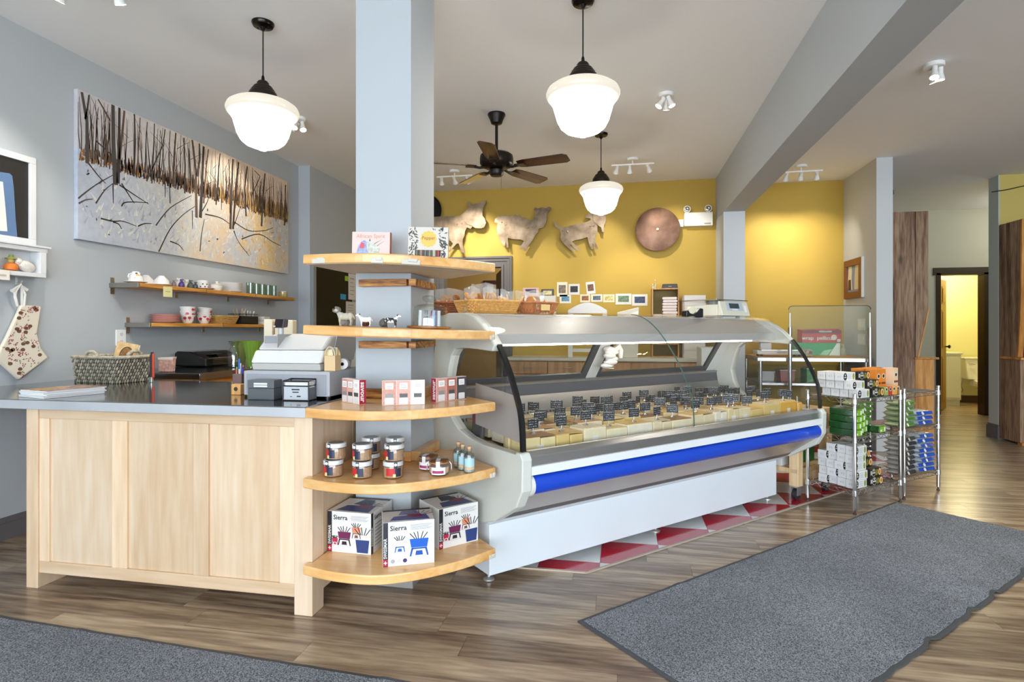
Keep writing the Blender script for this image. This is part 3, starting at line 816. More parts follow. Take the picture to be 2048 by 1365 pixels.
flat(t, 'printed_leaves', lv, mat('#4b4845', .5), F, .0006)
flat(t, 'medallion', [[(.093 + math.cos(a) * (.036 + .002 * math.cos(12 * a)), .092 + math.sin(a) * (.036 + .002 * math.cos(12 * a))) for a in [2 * PI * k / 48 for k in range(48)]]], mat('#e0a92e', .35), F, .0008)
part(t, 'title_lettering', text_mb('Pepper', .021, 'CENTER', .01).xf(F @ Matrix.Translation((.093, .096, .0011))), mat('#7a4a16', .5))
flat(t, 'window', [[(.032, .012), (.15, .012), (.15, .042), (.032, .042)]], mat('#2a2624', .4), F, .0006)
for k in range(6): part(t, 'glass_vial', MB().lathe([(.0075, 0), (.0075, .028), (0, .0282)], 12, (.041 + k * .0195, .0, .013)), mat(['#5d5a4c', '#8a6a5a', '#5a564e', '#6d6a5a', '#a9a28d', '#8f1f24'][k], .3, var=.4, vscale=300), smooth=True)

def figurine(label, name, loc, rz, sc, col, spots=None, head='sheep'):
    """small cast toy: one continuous body, with horns or ears as parts. Faces -x, sc = body length"""
    t = thing(name, label, 'figurine', loc, rz, 'toy farm animals on the shelf')
    mb = MB(); L = sc
    mb.ball((0, 0, .62 * L), .50 * L, .21 * L, .24 * L, 14, 10)
    mb.ball((-.30 * L, 0, .66 * L), .24 * L, .20 * L, .26 * L)
    mb.ball((.32 * L, 0, .66 * L), .24 * L, .21 * L, .24 * L)
    mb.tube([(-.40 * L, 0, .72 * L), (-.52 * L, 0, .92 * L), (-.60 * L, 0, 1.02 * L)], [.16 * L, .13 * L, .11 * L], 10)
    mb.ball((-.66 * L, 0, 1.04 * L), .17 * L, .12 * L, .13 * L, M=Matrix.Rotation(R(-25), 4, 'Y'))
    mb.ball((-.80 * L, 0, .98 * L), .10 * L, .075 * L, .075 * L)
    for sx_, bend in ((-.34, -.02), (.36, .05)):
        for sy in (-1, 1):
            mb.tube([(sx_ * L, sy * .12 * L, .55 * L), ((sx_ + bend) * L, sy * .12 * L, .28 * L), (sx_ * L, sy * .12 * L, .10 * L), ((sx_ - .01) * L, sy * .12 * L, .0)], [.12 * L, .075 * L, .055 * L, .065 * L], 8)
    mb.tube([(.52 * L, 0, .72 * L), (.60 * L, 0, .60 * L), (.60 * L, 0, .45 * L)], .035 * L, 6)
    o = part(t, 'body', mb, col, smooth=False)
    rm = o.modifiers.new('fuse', 'REMESH'); rm.mode = 'VOXEL'; rm.voxel_size = L * .035; rm.use_smooth_shade = True
    sm = o.modifiers.new('soft', 'SMOOTH'); sm.factor = .5; sm.iterations = 3
    for sy in (-1, 1):
        if head == 'sheep':
            pts = [(-.60 * L + .20 * L * math.cos(a) * 1, sy * (.12 + .10 * k / 10) * L, 1.06 * L + .17 * L * math.sin(a)) for k, a in enumerate([R(110 - 36 * k) for k in range(10)])]
            part(t, 'horn', MB().tube(pts, [.06 * L * (1 - k / 11) + .01 * L for k in range(10)], 8), mat('#77726c', .6), smooth=True)
        elif head == 'goat':
            part(t, 'ear', MB().ball((-.52 * L, sy * .20 * L, 1.10 * L), .05 * L, .13 * L, .04 * L, M=Matrix.Rotation(sy * R(20), 3, 'X').to_4x4()), mat('#4d4a4a', .6), smooth=True)
        else:
            part(t, 'ear', MB().ball((-.56 * L, sy * .19 * L, 1.08 * L), .05 * L, .11 * L, .07 * L), mat('#2c2a2a', .6), smooth=True)
        part(t, 'eye', MB().ball((-.73 * L, sy * .105 * L, 1.07 * L), .018 * L), mat('#111111', .3))
    return t
FL = mat('#bdb7a4', .8, bump=.4, bscale=500, var=.12, vscale=90)
figurine('cream toy ram with curled grey horns on the pine shelf', 'toy_ram', (-1.235, 2.42, z4(-1.24)), R(8), .068, FL, head='sheep')
figurine('white toy goat kid looking up, standing on the pine shelf', 'toy_goat', (-1.128, 2.40, z4(-1.13)), R(20), .050, mat('#e6e3e0', .6), head='goat')
m, nt, b = base_mat('cow_hide'); n_ = nt.nodes.new('ShaderNodeTexNoise'); n_.inputs['Scale'].default_value = 38; r_ = nt.nodes.new('ShaderNodeValToRGB')
r_.color_ramp.interpolation = 'CONSTANT'; r_.color_ramp.elements[0].color = (.02, .02, .02, 1); r_.color_ramp.elements[1].position = .47; r_.color_ramp.elements[1].color = (.85, .84, .82, 1)
tc_ = nt.nodes.new('ShaderNodeTexCoord'); nt.links.new(tc_.outputs['Object'], n_.inputs['Vector']); nt.links.new(n_.outputs[0], r_.inputs[0]); nt.links.new(r_.outputs[0], b.inputs['Base Color'])
figurine('black and white spotted toy calf facing the glass dome', 'toy_calf', (-1.005, 2.40, z4(-1.0)), R(190), .050, m, head='calf')
rn = random.Random(11)
for k, (x, y, w_, h_, c_, lb) in enumerate(((-1.275, 2.50, .05, .034, '#8d8a86', 'grey stone behind the toy ram'), (-1.185, 2.52, .055, .040, '#6b3d26', 'reddish brown stone between the toy ram and the goat'), (-1.085, 2.50, .055, .038, '#6f6a69', 'dark grey stone behind the toy goat kid'))):
    mb = MB().ball((0, 0, h_ * .45), w_ / 2, w_ * .36, h_ * .55, 10, 7)
    mb.v = [(a * (1 + rn.uniform(-.13, .13)), b_2 * (1 + rn.uniform(-.13, .13)), max(0, c * (1 + rn.uniform(-.1, .1)))) for a, b_2, c in mb.v]
    solo('pebble', lb, 'stone', mb, mat(c_, .8, bump=.4, bscale=120, var=.2, vscale=60), (x, y, z4(x)), rng.uniform(0, 3))
t = thing('glass_dome', 'clear glass dome on a round wooden board with tubes inside', 'cloche', (-.875, 2.53, z4(-.875) + .001), rot=(0, R(2), 0))
part(t, 'wooden_board', MB().lathe([(.098, 0), (.102, .004), (.102, .010), (.0, .0102)], 36), wood(('#9a5a24', '#b5722f', '#c98a45'), 'x', 1, .35, 4.), smooth=True)
part(t, 'dome', MB().lathe([(.080, .0105), (.082, .012), (.082, .085), (.076, .098), (.055, .107), (.020, .112), (.018, .120), (.030, .126), (.036, .135), (.033, .146), (.022, .151), (0, .152)], 40), glass('#f2f5f3', .16), smooth=True)
rn = random.Random(5)
for k in range(8):
    a = 2 * PI * k / 8; r = .045
    part(t, 'lip_balm_tube', MB().lathe([(.0095, 0), (.0095, .048), (.0085, .050), (.0085, .072), (0, .0725)], 12, (r * math.cos(a), r * math.sin(a), .0105)), mat(['#e3e3e8', '#c9c4d8', '#a8344a', '#dfe0e6', '#6f8fae', '#e6e4e2', '#31343a', '#8ea2c9'][k], .35), smooth=True)
# ================================================================== lamps
MILK = None
def milk():
    m, nt, b = base_mat('milk_glass')
    b.inputs['Base Color'].default_value = lin('#8f887b'); b.inputs['Roughness'].default_value = .2
    b.inputs['Emission Color'].default_value = (1.0, .93, .80, 1)
    tc = nt.nodes.new('ShaderNodeTexCoord'); sp = nt.nodes.new('ShaderNodeSeparateXYZ'); nt.links.new(tc.outputs['Object'], sp.inputs[0])
    mr = nt.nodes.new('ShaderNodeMapRange'); mr.interpolation_type = 'SMOOTHSTEP'
    mr.inputs[1].default_value = -.64; mr.inputs[2].default_value = -.565; mr.inputs[3].default_value = 15.; mr.inputs[4].default_value = .40
    nt.links.new(sp.outputs['Z'], mr.inputs[0]); nt.links.new(mr.outputs[0], b.inputs['Emission Strength'])
    return m
MILK = milk()
BRONZE = mat('#3a322b', .28, .85); GUN = mat('#2a2724', .22, .9)
def pendant(label, x, y):
    t = thing('pendant_lamp', label, 'lamp', (x, y, ZC), 0, 'schoolhouse pendant lamps')
    part(t, 'canopy', MB().lathe([(0, 0), (.066, 0), (.066, -.008), (.058, -.022), (.020, -.030), (.009, -.048), (0, -.048)], 28), GUN, smooth=True)
    for sx in (-1, 1): part(t, 'screw', MB().ball((sx * .035, 0, -.027), .005), GUN, smooth=True)
    part(t, 'cord', MB().tube([(0, 0, -.04), (0, 0, -.34)], .0042, 8), mat('#1e1b19', .5))
    part(t, 'cord_grip', MB().lathe([(.006, -.325), (.009, -.335), (.011, -.365), (0, -.366)], 14), GUN, smooth=True)
    prof = [(.0, -.360), (.028, -.361), (.036, -.372), (.036, -.386), (.052, -.392), (.058, -.400), (.058, -.406), (.066, -.411), (.070, -.418), (.070, -.424), (.078, -.430), (.082, -.440), (.084, -.478), (.0, -.478)]
    part(t, 'fitter', MB().lathe(prof, 32), BRONZE, smooth=True)
    g = [(.080, -.476), (.088, -.480), (.130, -.486), (.175, -.498), (.203, -.518), (.212, -.542), (.206, -.562), (.188, -.580), (.172, -.604), (.162, -.640), (.148, -.690), (.128, -.728), (.100, -.752), (.060, -.768), (.034, -.774), (.022, -.784), (.0, -.787)]
    part(t, 'glass_globe', MB().lathe(g, 48), MILK, smooth=True)
    for nm, zz, e in (('globe_light', -.80, 8),):
        l = bpy.data.lights.new(nm, 'SPOT'); l.spot_size = R(176); l.spot_blend = 1.; l.energy = e; l.color = (1, .93, .82); l.shadow_soft_size = .11
        lo = bpy.data.objects.new(nm, l); C.objects.link(lo); lo.parent = t; lo.location = (0, 0, zz)
    return t
p_ = pendant('glowing milk glass pendant lamp above the cash register', -2.168, 3.174)
dup(p_, (-.217, 3.297, ZC), 0, 'large milk glass pendant lamp hanging nearest over the display case')
dup(p_, (-.194, 5.583, ZC), 0, 'farther milk glass pendant lamp in front of the metal goat')

# ceiling fan
FB = mat('#1c1613', .35, .5); BLADE = wood(('#2a120a', '#43200f', '#5a2e17'), 'x', 1., .3, 4., False, .02, .3)
t = thing('ceiling_fan', 'dark bronze ceiling fan with five brown wooden blades', 'fan', (-1.074, 4.895, ZC))
part(t, 'canopy', MB().lathe([(0, 0), (.076, 0), (.078, -.012), (.060, -.05), (.048, -.085), (.030, -.094), (0, -.094)], 28), FB, smooth=True)
part(t, 'down_rod', MB().tube([(0, 0, -.08), (0, 0, -.35)], .013, 12), FB, smooth=True)
part(t, 'motor', MB().lathe([(0, -.335), (.05, -.34), (.12, -.350), (.142, -.366), (.147, -.39), (.147, -.435), (.135, -.458), (.10, -.476), (.06, -.485), (0, -.485)], 36), FB, smooth=True)
part(t, 'switch_housing', MB().lathe([(.045, -.48), (.060, -.492), (.060, -.530), (.048, -.545), (0, -.548)], 28), FB, smooth=True)
for k in range(5):
    a = R(10.83 + 48 + 72 * k)
    ir = MB().tube([(.085, 0, -.468), (.15, .0, -.480), (.20, .0, -.474)], .011, 8).bc(.225, 0, -.472, .09, .07, .008)
    arm = part(t, 'blade_arm', ir, FB, rz=a, smooth=True)
    bl = MB().prism([(.0, -.050), (.06, -.064), (.42, -.072), (.455, -.050), (.455, .050), (.42, .072), (.06, .064), (.0, .050)], 0, .007)
    part(t, 'blade', bl, BLADE, bev=.002, loc=(.205 * math.cos(a), .205 * math.sin(a), -.466), rot=(R(-12), 0, a))
part(t, 'pull_chain', MB().tube([(.045, -.02, -.53), (.046, -.02, -.68)], .0015, 6), mat('#8d8578', .4, .8))

# ceiling spot lights
WHT = mat('#ebeae7', .4)
def bulb_mat():
    m, nt, b = base_mat('spot_bulb'); b.inputs['Base Color'].default_value = (1, .95, .85, 1)
    b.inputs['Emission Color'].default_value = (1, .86, .62, 1); b.inputs['Emission Strength'].default_value = 14
    return m
BULB = bulb_mat()
def track(label, loc, rz, heads, kind='bar', power=22, ang=70):
    """heads: (x along bar, aim vector)"""
    t = thing('spot_light', label, 'lamp', loc, rz, 'white ceiling spot lights')
    part(t, 'canopy', MB().lathe([(0, 0), (.062, 0), (.062, -.022), (.058, -.026), (0, -.026)], 28), WHT, smooth=True)
    if kind == 'bar':
        L = max(abs(h[0]) for h in heads) + .06
        part(t, 'stem', MB().tube([(0, 0, -.02), (0, 0, -.06)], .008, 8), WHT)
        part(t, 'bar', MB().box(-L, L, -.011, .011, -.075, -.058), WHT, bev=.003)
    for hx, aim in heads:
        if kind == 'bar': base = Vector((hx, 0, -.075))
        else:
            a = hx; base = Vector((.035 * math.cos(a), .035 * math.sin(a), -.028))
        d = Vector(aim).normalized()
        piv = base + Vector((0, 0, -.035))
        st = part(t, 'head', MB().tube([base, piv], .005, 8).tube([piv - d * .035, piv + d * .005], .017, 14).tube([piv + d * .005, piv + d * .05], .018, 14, r2=.030), WHT, smooth=True)
        q = piv + d * .051
        part(st, 'bulb', MB().tube([q - d * .004, q], .0255, 14), BULB, smooth=True)
        l = bpy.data.lights.new('spot', 'SPOT'); l.energy = power * 1.7; l.color = (1, .93, .82); l.spot_size = R(ang); l.spot_blend = .7; l.shadow_soft_size = .022
        lo = bpy.data.objects.new('spot_glow', l); C.objects.link(lo); lo.parent = t; lo.location = q + d * .012
        lo.rotation_euler = d.to_track_quat('-Z', 'Y').to_euler()
    return t
def ceil_at(u, v, z): 
    p = at(u, v, z=z); return (p.x, p.y, z)
# aims are in the fixture's own frame (unrotated here)
track('white three-bulb spot light near the left wall by the framed picture', (-2.76, 2.55, ZC), R(15), [(-.14, (-.5, .25, -1)), (.14, (.1, .5, -1))], power=16)
track('white spot light half hidden behind the pendant over the cash register', ceil_at(597, 236, ZC), 0, [(0.6, (.3, -.3, -1)), (2.7, (-.8, .1, -.8)), (4.4, (.1, -.5, -1))], 'cluster', 16)
track('white spot light cluster in open ceiling beside the large pendant', ceil_at(1332, 188, ZC), 0, [(R(200), (-.45, -.15, -.7)), (R(320), (.35, -.1, -.9)), (R(80), (.0, .5, -1))], 'cluster', 18)
track('white three-bulb bar light on the far ceiling left of the farthest pendant', (at(925, 357, z=ZC).x, 6.55, ZC), 0, [(-.16, (-.2, 1, -1.0)), (0, (.02, 1, -.75)), (.16, (.35, 1, -1.0))], power=24, ang=60)
track('white bar light right behind the farthest pendant lamp', (.12, 6.45, ZC), 0, [(-.17, (-.35, 1, -.9)), (-.03, (.0, .7, -1.2)), (.17, (.4, 1, -.8))], power=20, ang=60)
track('white spot light on the lower ceiling beyond the beam', ceil_at(1868, 128, ZR), R(20), [(R(230), (-.25, -.2, -1)), (R(330), (.05, .1, -1)), (R(60), (.35, .1, -.8))], 'cluster', 18)
track('white three-bulb bar light before the far yellow alcove wall', (1.93, 6.75, ZR), 0, [(-.15, (-.15, 1, -1.3)), (0, (0, 1, -1.3)), (.16, (.25, 1, -1.3))], power=11, ang=80)
wl_ = bpy.data.lights.new('washroom_lamp', 'POINT'); wl_.energy = 40; wl_.color = (1, .9, .62); wl_.shadow_soft_size = .12
wo = bpy.data.objects.new('washroom_lamp', wl_); wo.location = (5.5, 10.6, 2.35); C.objects.link(wo)
wl_ = bpy.data.lights.new('back_room_light', 'POINT'); wl_.energy = 30; wl_.color = (1, .9, .7); wl_.shadow_soft_size = .12  # unseen point light in the back room, without a fixture
hl = bpy.data.lights.new('hall_fill_light', 'POINT'); hl.energy = 15; hl.color = (1, .95, .85); hl.shadow_soft_size = .15  # added unseen light without a fixture, brightens the dark hall
ho = bpy.data.objects.new('hall_fill_light', hl); ho.location = (5.7, 8.7, 2.75); C.objects.link(ho)
wo = bpy.data.objects.new('back_room_light', wl_); wo.location = (-1.2, 8.7, 2.6); C.objects.link(wo)

# ================================================================== metal cut-outs and fittings on the yellow wall
def rust(c1, c2, c3, name, sc=7):
    m, nt, b = base_mat(name); tc = nt.nodes.new('ShaderNodeTexCoord'); n = nt.nodes.new('ShaderNodeTexNoise'); n.inputs['Scale'].default_value = sc; n.inputs['Detail'].default_value = 6
    r = nt.nodes.new('ShaderNodeValToRGB'); r.color_ramp.elements.new(.5)
    for e, p, c in zip(r.color_ramp.elements, (.3, .5, .72), (c1, c2, c3)): e.position = p; e.color = lin(c)
    nt.links.new(tc.outputs['Object'], n.inputs['Vector']); nt.links.new(n.outputs[0], r.inputs[0]); nt.links.new(r.outputs[0], b.inputs['Base Color'])
    b.inputs['Roughness'].default_value = .5; b.inputs['Metallic'].default_value = .35
    return m
ZINC = rust('#5d4d3c', '#85725c', '#a3937d', 'weathered_zinc'); COP = rust('#5a4033', '#7a5946', '#937361', 'rusted_disc', 5)
def cut(pts, yy=7.40):
    return [at(870 + x / 3.593, 390 + y / 3.593, y=yy) for x, y in pts]
COW = [(-150, 180), (-60, 165), (30, 155), (130, 152), (175, 155), (205, 130), (225, 110), (247, 97), (236, 75), (235, 52), (250, 50), (264, 76), (290, 65), (320, 60), (345, 45), (368, 40), (368, 60), (350, 85), (345, 120), (342, 150), (362, 175), (368, 205), (355, 235), (330, 243), (290, 240), (272, 225), (255, 244), (230, 235), (215, 260), (212, 290), (197, 330), (200, 370), (215, 410), (208, 418), (188, 415), (185, 395), (170, 350), (155, 350), (130, 380), (105, 412), (96, 405), (110, 380), (130, 350), (110, 330), (60, 310), (10, 300), (-60, 305), (-100, 340), (-110, 410), (-135, 410), (-150, 320)]
SHEEP = [(430, 172), (455, 155), (500, 150), (560, 150), (575, 138), (590, 152), (607, 143), (622, 162), (650, 166), (680, 181), (705, 180), (712, 150), (725, 125), (712, 105), (720, 88), (737, 100), (770, 90), (798, 97), (815, 85), (833, 90), (832, 110), (815, 120), (805, 150), (800, 200), (780, 235), (745, 244), (740, 270), (720, 290), (700, 330), (670, 370), (655, 403), (640, 403), (640, 387), (615, 390), (612, 375), (640, 332), (620, 322), (560, 318), (525, 310), (525, 350), (529, 378), (515, 379), (508, 332), (505, 366), (490, 365), (470, 330), (450, 290), (445, 240), (450, 202), (428, 196)]
GOAT = [(860, 190), (872, 200), (885, 220), (910, 233), (960, 225), (1020, 210), (1090, 195), (1120, 180), (1112, 167), (1085, 166), (1080, 155), (1105, 135), (1130, 130), (1150, 120), (1170, 127), (1190, 115), (1202, 140), (1225, 140), (1228, 190), (1215, 225), (1218, 270), (1200, 268), (1195, 237), (1167, 217), (1167, 270), (1152, 295), (1152, 340), (1172, 385), (1155, 390), (1138, 352), (1131, 352), (1142, 388), (1125, 392), (1105, 350), (1095, 302), (1060, 316), (1000, 327), (985, 337), (1010, 360), (1043, 395), (1025, 401), (990, 372), (970, 352), (975, 370), (1008, 401), (990, 408), (950, 375), (920, 345), (900, 310), (907, 290), (897, 247), (870, 236), (856, 207)]
HEADS = {'cow': [(205, 130), (225, 110), (247, 97), (236, 75), (235, 52), (250, 50), (264, 76), (290, 65), (320, 60), (345, 45), (368, 40), (368, 60), (350, 85), (345, 120), (342, 150), (362, 175), (368, 205), (355, 235), (330, 243), (290, 240), (262, 220), (235, 215), (185, 160)],
         'sheep': [(712, 150), (725, 125), (712, 105), (720, 88), (737, 100), (770, 90), (798, 97), (815, 85), (833, 90), (832, 110), (815, 120), (805, 150), (800, 200), (780, 235), (745, 244), (722, 215)],
         'goat': [(1130, 130), (1150, 120), (1170, 127), (1190, 115), (1202, 140), (1225, 140), (1228, 190), (1215, 225), (1218, 270), (1200, 268), (1195, 237), (1160, 212), (1140, 190)]}
BOLTS = {'cow': [(160, 210), (192, 205)], 'sheep': [(480, 195), (508, 213), (663, 236), (698, 228)], 'goat': [(918, 258), (952, 265), (1117, 225), (1140, 222)]}
for nm, pts, lb in (('cow', COW, 'flat metal cow silhouette above the back doorway'), ('sheep', SHEEP, 'flat metal sheep silhouette with a wavy woolly back'), ('goat', GOAT, 'flat metal goat silhouette nearest the round disc')):
    P = cut(pts); c = sum(P, Vector()) / len(P); c.y = 7.40
    t = thing('metal_' + nm, lb, 'wall art', c, 0, 'metal farm animals on the yellow wall')
    body = MB().prism([(p.x - c.x, p.z - c.z) for p in P], 0, .006, 'y')
    part(t, 'body_plate', body, ZINC)
    H = cut(HEADS[nm])
    part(t, 'head_plate', MB().prism([(p.x - c.x, p.z - c.z) for p in H], -.012, -.003, 'y'), ZINC, bev=.001)
    for q in cut(BOLTS[nm]): part(t, 'bolt', MB().ball((q.x - c.x, -.002, q.z - c.z), .012, .007, .012), mat('#9a8a74', .4, .7), smooth=True)
    part(t, 'standoff', MB().tube([(0, .005, -.02), (0, .095, -.02)], .01, 8), mat('#6b6258', .5, .6))
t = thing('metal_disc', 'large rusty round metal disc on the yellow wall', 'wall art', at(1315, 459, y=7.40))
part(t, 'plate', MB().lathe([(0, -.016), (.10, -.014), (.266, -.006), (.272, 0), (.266, .004), (0, -.006)], 64).xf(Matrix.Rotation(R(90), 4, 'X') @ Matrix.Scale(-1, 4, (0, 0, 1)) if False else Matrix.Rotation(R(90), 4, 'X')), COP, smooth=True)
part(t, 'center_hole', MB().lathe([(.016, 0), (.016, .006), (0, .006)], 16).xf(Matrix.Translation((0, -.012, 0)) @ Matrix.Rotation(R(90), 4, 'X')), mat('#d8c9a0', .4), smooth=True)
part(t, 'standoff', MB().tube([(0, .005, 0), (0, .095, 0)], .012, 8), mat('#6b6258', .5, .6))
p0 = at(852, 423, y=7.44)
solo('round_tray', 'round black tray on the yellow wall, mostly behind the column', 'tray', MB().lathe([(0, 0), (.20, 0), (.215, .012), (.225, .03), (.23, .03), (.22, .008), (.205, -.006), (0, -.006)], 40).xf(Matrix.Rotation(R(90), 4, 'X')), mat('#1b1a1e', .35, .4), p0, smooth=True)
# emergency light
a0 = at(1368, 427, y=7.45); b0 = at(1425, 452, y=7.45)
t = thing('emergency_light', 'white emergency light box with two round lamp heads', 'lamp', ((a0.x + b0.x) / 2, 7.499, b0.z))
w_, h_ = (b0.x - a0.x) / 2, a0.z - b0.z
part(t, 'housing', MB().box(-w_, w_, -.09, -.001, 0, h_), mat('#ece9e1', .45), bev=.008)
part(t, 'name_plate', MB().box(w_ * .4, w_ * .85, -.0915, -.0895, h_ * .10, h_ * .2), mat('#9a9993', .4))
for sx in (-.8, .68):
    hd = part(t, 'lamp_head', MB().lathe([(.0, .0), (.030, .002), (.040, .02), (.043, .05), (.0, .05)], 22).xf(Matrix.Translation((w_ * sx, -.03, h_ + .045)) @ Matrix.Rotation(R(90), 4, 'X')), mat('#e3e0d8', .45), smooth=True)
    part(hd, 'lens', MB().lathe([(.034, .0505), (.030, .054), (.012, .056), (0, .050)], 20).xf(Matrix.Translation((w_ * sx, -.03, h_ + .045)) @ Matrix.Rotation(R(90), 4, 'X')), mat('#a8a69f', .15, .8), smooth=True)
    part(t, 'swivel', MB().tube([(w_ * sx, -.045, h_ - .002), (w_ * sx, -.045, h_ + .02)], .010, 8), WHT)
part(t, 'conduit_box', MB().box(-w_ - .07, -w_ - .004, -.05, -.001, h_ * .0, h_ * .55), mat('#d7d5cd', .5), bev=.004)
# ================================================================== refrigerated display case, set at 45 degrees to the room
ORD += ['thirteenth', 'fourteenth', 'fifteenth', 'sixteenth', 'seventeenth', 'eighteenth', 'nineteenth', 'twentieth']
S0, T0, LN = 1.475, 2.10, 2.625
CO = W(S0, T0)
case = thing('display_case', 'long curved glass refrigerated cheese case with a blue bumper rail', 'display case', CO, R(45))
def lc(pts): return [(p[0] - T0, p[1]) for p in pts]
PLA = mat('#cfd1c9', .4); WCASE = mat('#dfe5ea', .35); DKG = mat('#54555a', .45); ALU = steel('#c9cacb', .32, 'x'); CG = mat('#a9a8a8', .4, .3)
OUT = lc([(2.325, 1.195), (2.38, 1.25), (2.45, 1.302), (2.52, 1.338), (2.62, 1.360), (2.80, 1.362), (2.90, 1.34), (2.96, 1.20), (3.0, 1.0), (3.05, .80), (3.05, .55), (3.02, .305), (2.45, .305), (2.33, .345), (2.14, .46), (2.095, .54), (2.09, .68), (2.11, .712)])
INN = lc([(2.345, 1.165), (2.42, 1.168), (2.50, 1.172), (2.58, 1.174), (2.66, 1.174), (2.72, 1.165), (2.76, 1.13), (2.79, 1.06), (2.82, .95), (2.80, .86), (2.76, .79), (2.68, .74), (2.58, .715), (2.45, .70), (2.30, .70), (2.20, .70), (2.155, .70), (2.145, .711)])
GP = lc([(2.62, 1.366), (2.54, 1.350), (2.46, 1.312), (2.39, 1.255), (2.33, 1.19), (2.27, 1.112), (2.222, 1.037), (2.178, .95), (2.150, .884), (2.136, .80), (2.132, .715)])
GPs = crom(GP, 3)
def cap(x0, x1):
    mb = MB(); n = len(OUT)
    v = [(x, p[0], p[1]) for x in (x0, x1) for L in (OUT, INN) for p in L]
    o0, i0, o1, i1 = 0, n, 2 * n, 3 * n; f = []
    for k in range(n - 1):
        f += [(o0 + k, o0 + k + 1, i0 + k + 1, i0 + k), (o1 + k, i1 + k, i1 + k + 1, o1 + k + 1), (o0 + k, o1 + k, o1 + k + 1, o0 + k + 1), (i0 + k, i0 + k + 1, i1 + k + 1, i1 + k)]
    f += [(0, i0, i1, o1), (o0 + n - 1, o1 + n - 1, i1 + n - 1, i0 + n - 1)]
    return mb.add(v, f)
def caprec(o):
    bm = bmesh.new(); bm.from_mesh(o.data); bmesh.ops.recalc_face_normals(bm, faces=bm.faces); bm.to_mesh(o.data); bm.free()
for x0, x1 in ((0, .055), (LN - .055, LN)):
    o = part(case, 'end_cap', cap(x0, x1), PLA, bev=.012, seg=3); caprec(o)
    xm = (x0 + x1) / 2
    part(case, 'side_glass', MB().prism(INN + [p for p in reversed(GPs) if INN[-1][1] < p[1] < INN[0][1]], xm - .002, xm + .002, 'x'), glass('#fafafa', .05))
    part(case, 'black_trim', MB().ribbon([p for p in GPs if p[1] < 1.195], -.016, xm - .012, xm + .012, 'x'), mat('#141414', .3))
part(case, 'side_card', MB().prism(lc([(2.60, .99), (2.215, .955), (2.19, .74), (2.60, .775)][::-1]), .058, .061, 'x'), mat('#b9b1aa', .6))
seam = 2.707 - S0
for a, b in ((.028, seam - .002), (seam + .002, LN - .028)):
    o = part(case, 'front_glass', MB().ribbon(GPs, -.005, a, b, 'x'), glass('#fafafa', .05), smooth=True)
GE = glass('#6f8f86', .3, .1, .5)
part(case, 'glass_seam', MB().ribbon(GPs, -.0055, seam - .0022, seam + .0022, 'x'), GE)
# canopy
part(case, 'canopy_top', MB().box(.05, LN - .05, 2.62 - T0, 3.08 - T0, 1.315, 1.356), mat('#d7d6cf', .35), bev=.004)
part(case, 'canopy_fascia', MB().prism(lc([(2.625, 1.352), (2.455, 1.246), (2.625, 1.246)]), .056, LN - .056, 'x'), mat('#c2c0bc', .30, .35))
part(case, 'canopy_lip', MB().prism(lc([(2.455, 1.2455), (2.440, 1.196), (2.625, 1.196), (2.625, 1.2455)]), .056, LN - .056, 'x'), mat('#d9d9d6', .25, .4))
part(case, 'canopy_back', MB().box(.056, LN - .056, 2.63 - T0, 2.86 - T0, 1.19, 1.314), mat('#c9c9c5', .4))
tubm = mat('#fff6e6', .4, emit=14.)
part(case, 'light_tube', MB().tube([(.12, 2.60 - T0, 1.188), (LN - .12, 2.60 - T0, 1.188)], .007, 10), tubm, smooth=True)
# sill, bumper, lower fascia, base
part(case, 'sill', MB().prism(lc([(2.132, .714), (2.108, .690), (2.104, .606), (2.20, .606), (2.20, .66), (2.150, .714)]), .056, LN - .056, 'x'), ALU, bev=.003)
part(case, 'sill_rail', MB().prism(lc([(2.106, .648), (2.098, .646), (2.096, .608), (2.106, .606)]), .056, LN - .056, 'x'), mat('#e3e6e8', .3))
bl = MB().tube([(.075, 2.142 - T0, .556), (LN - .062, 2.142 - T0, .556)], .050, 28)
part(case, 'blue_bumper', bl, mat('#1346c4', .28, coat=.3), smooth=True)
for xx in (.062, LN - .062): part(case, 'bumper_ring', MB().tube([(xx - .006, 2.142 - T0, .556), (xx + .013, 2.142 - T0, .556)], .053, 28), mat('#dcdcd6', .35), smooth=True)
part(case, 'lower_fascia', MB().prism(lc([(2.128, .512), (2.318, .372), (2.34, .40), (2.17, .53)]), .056, LN - .056, 'x'), mat('#b5aea8', .35, .5))
part(case, 'gap_strip', MB().prism(lc([(2.318, .372), (2.345, .345), (2.37, .36), (2.34, .40)]), .056, LN - .056, 'x'), mat('#5f5855', .5))  # dark grey strip between lower fascia and base ledge
part(case, 'tank', MB().prism(lc([(2.17, .606), (2.17, .52), (2.36, .345), (2.98, .345), (2.98, .62), (2.30, .62)]), .056, LN - .056, 'x'), mat('#c7c7c4', .5))
part(case, 'base_ledge', MB().prism(lc([(2.345, .342), (2.416, .301), (2.95, .301), (2.95, .344)]), .03, LN - .075, 'x'), WCASE, bev=.003)
part(case, 'base', MB().box(.03, LN - .085, 2.416 - T0, 2.95 - T0, .045, .300), WCASE, bev=.003)
for xx in (.06, 1.29, LN - .12):
    for tt in (2.47, 2.90):
        part(case, 'foot', MB().lathe([(.026, 0), (.030, .003), (.030, .010), (.018, .016), (.009, .018), (.009, .046), (0, .046)], 18, (xx, tt - T0, .001)), mat('#cfcdc9', .3, .7), smooth=True)
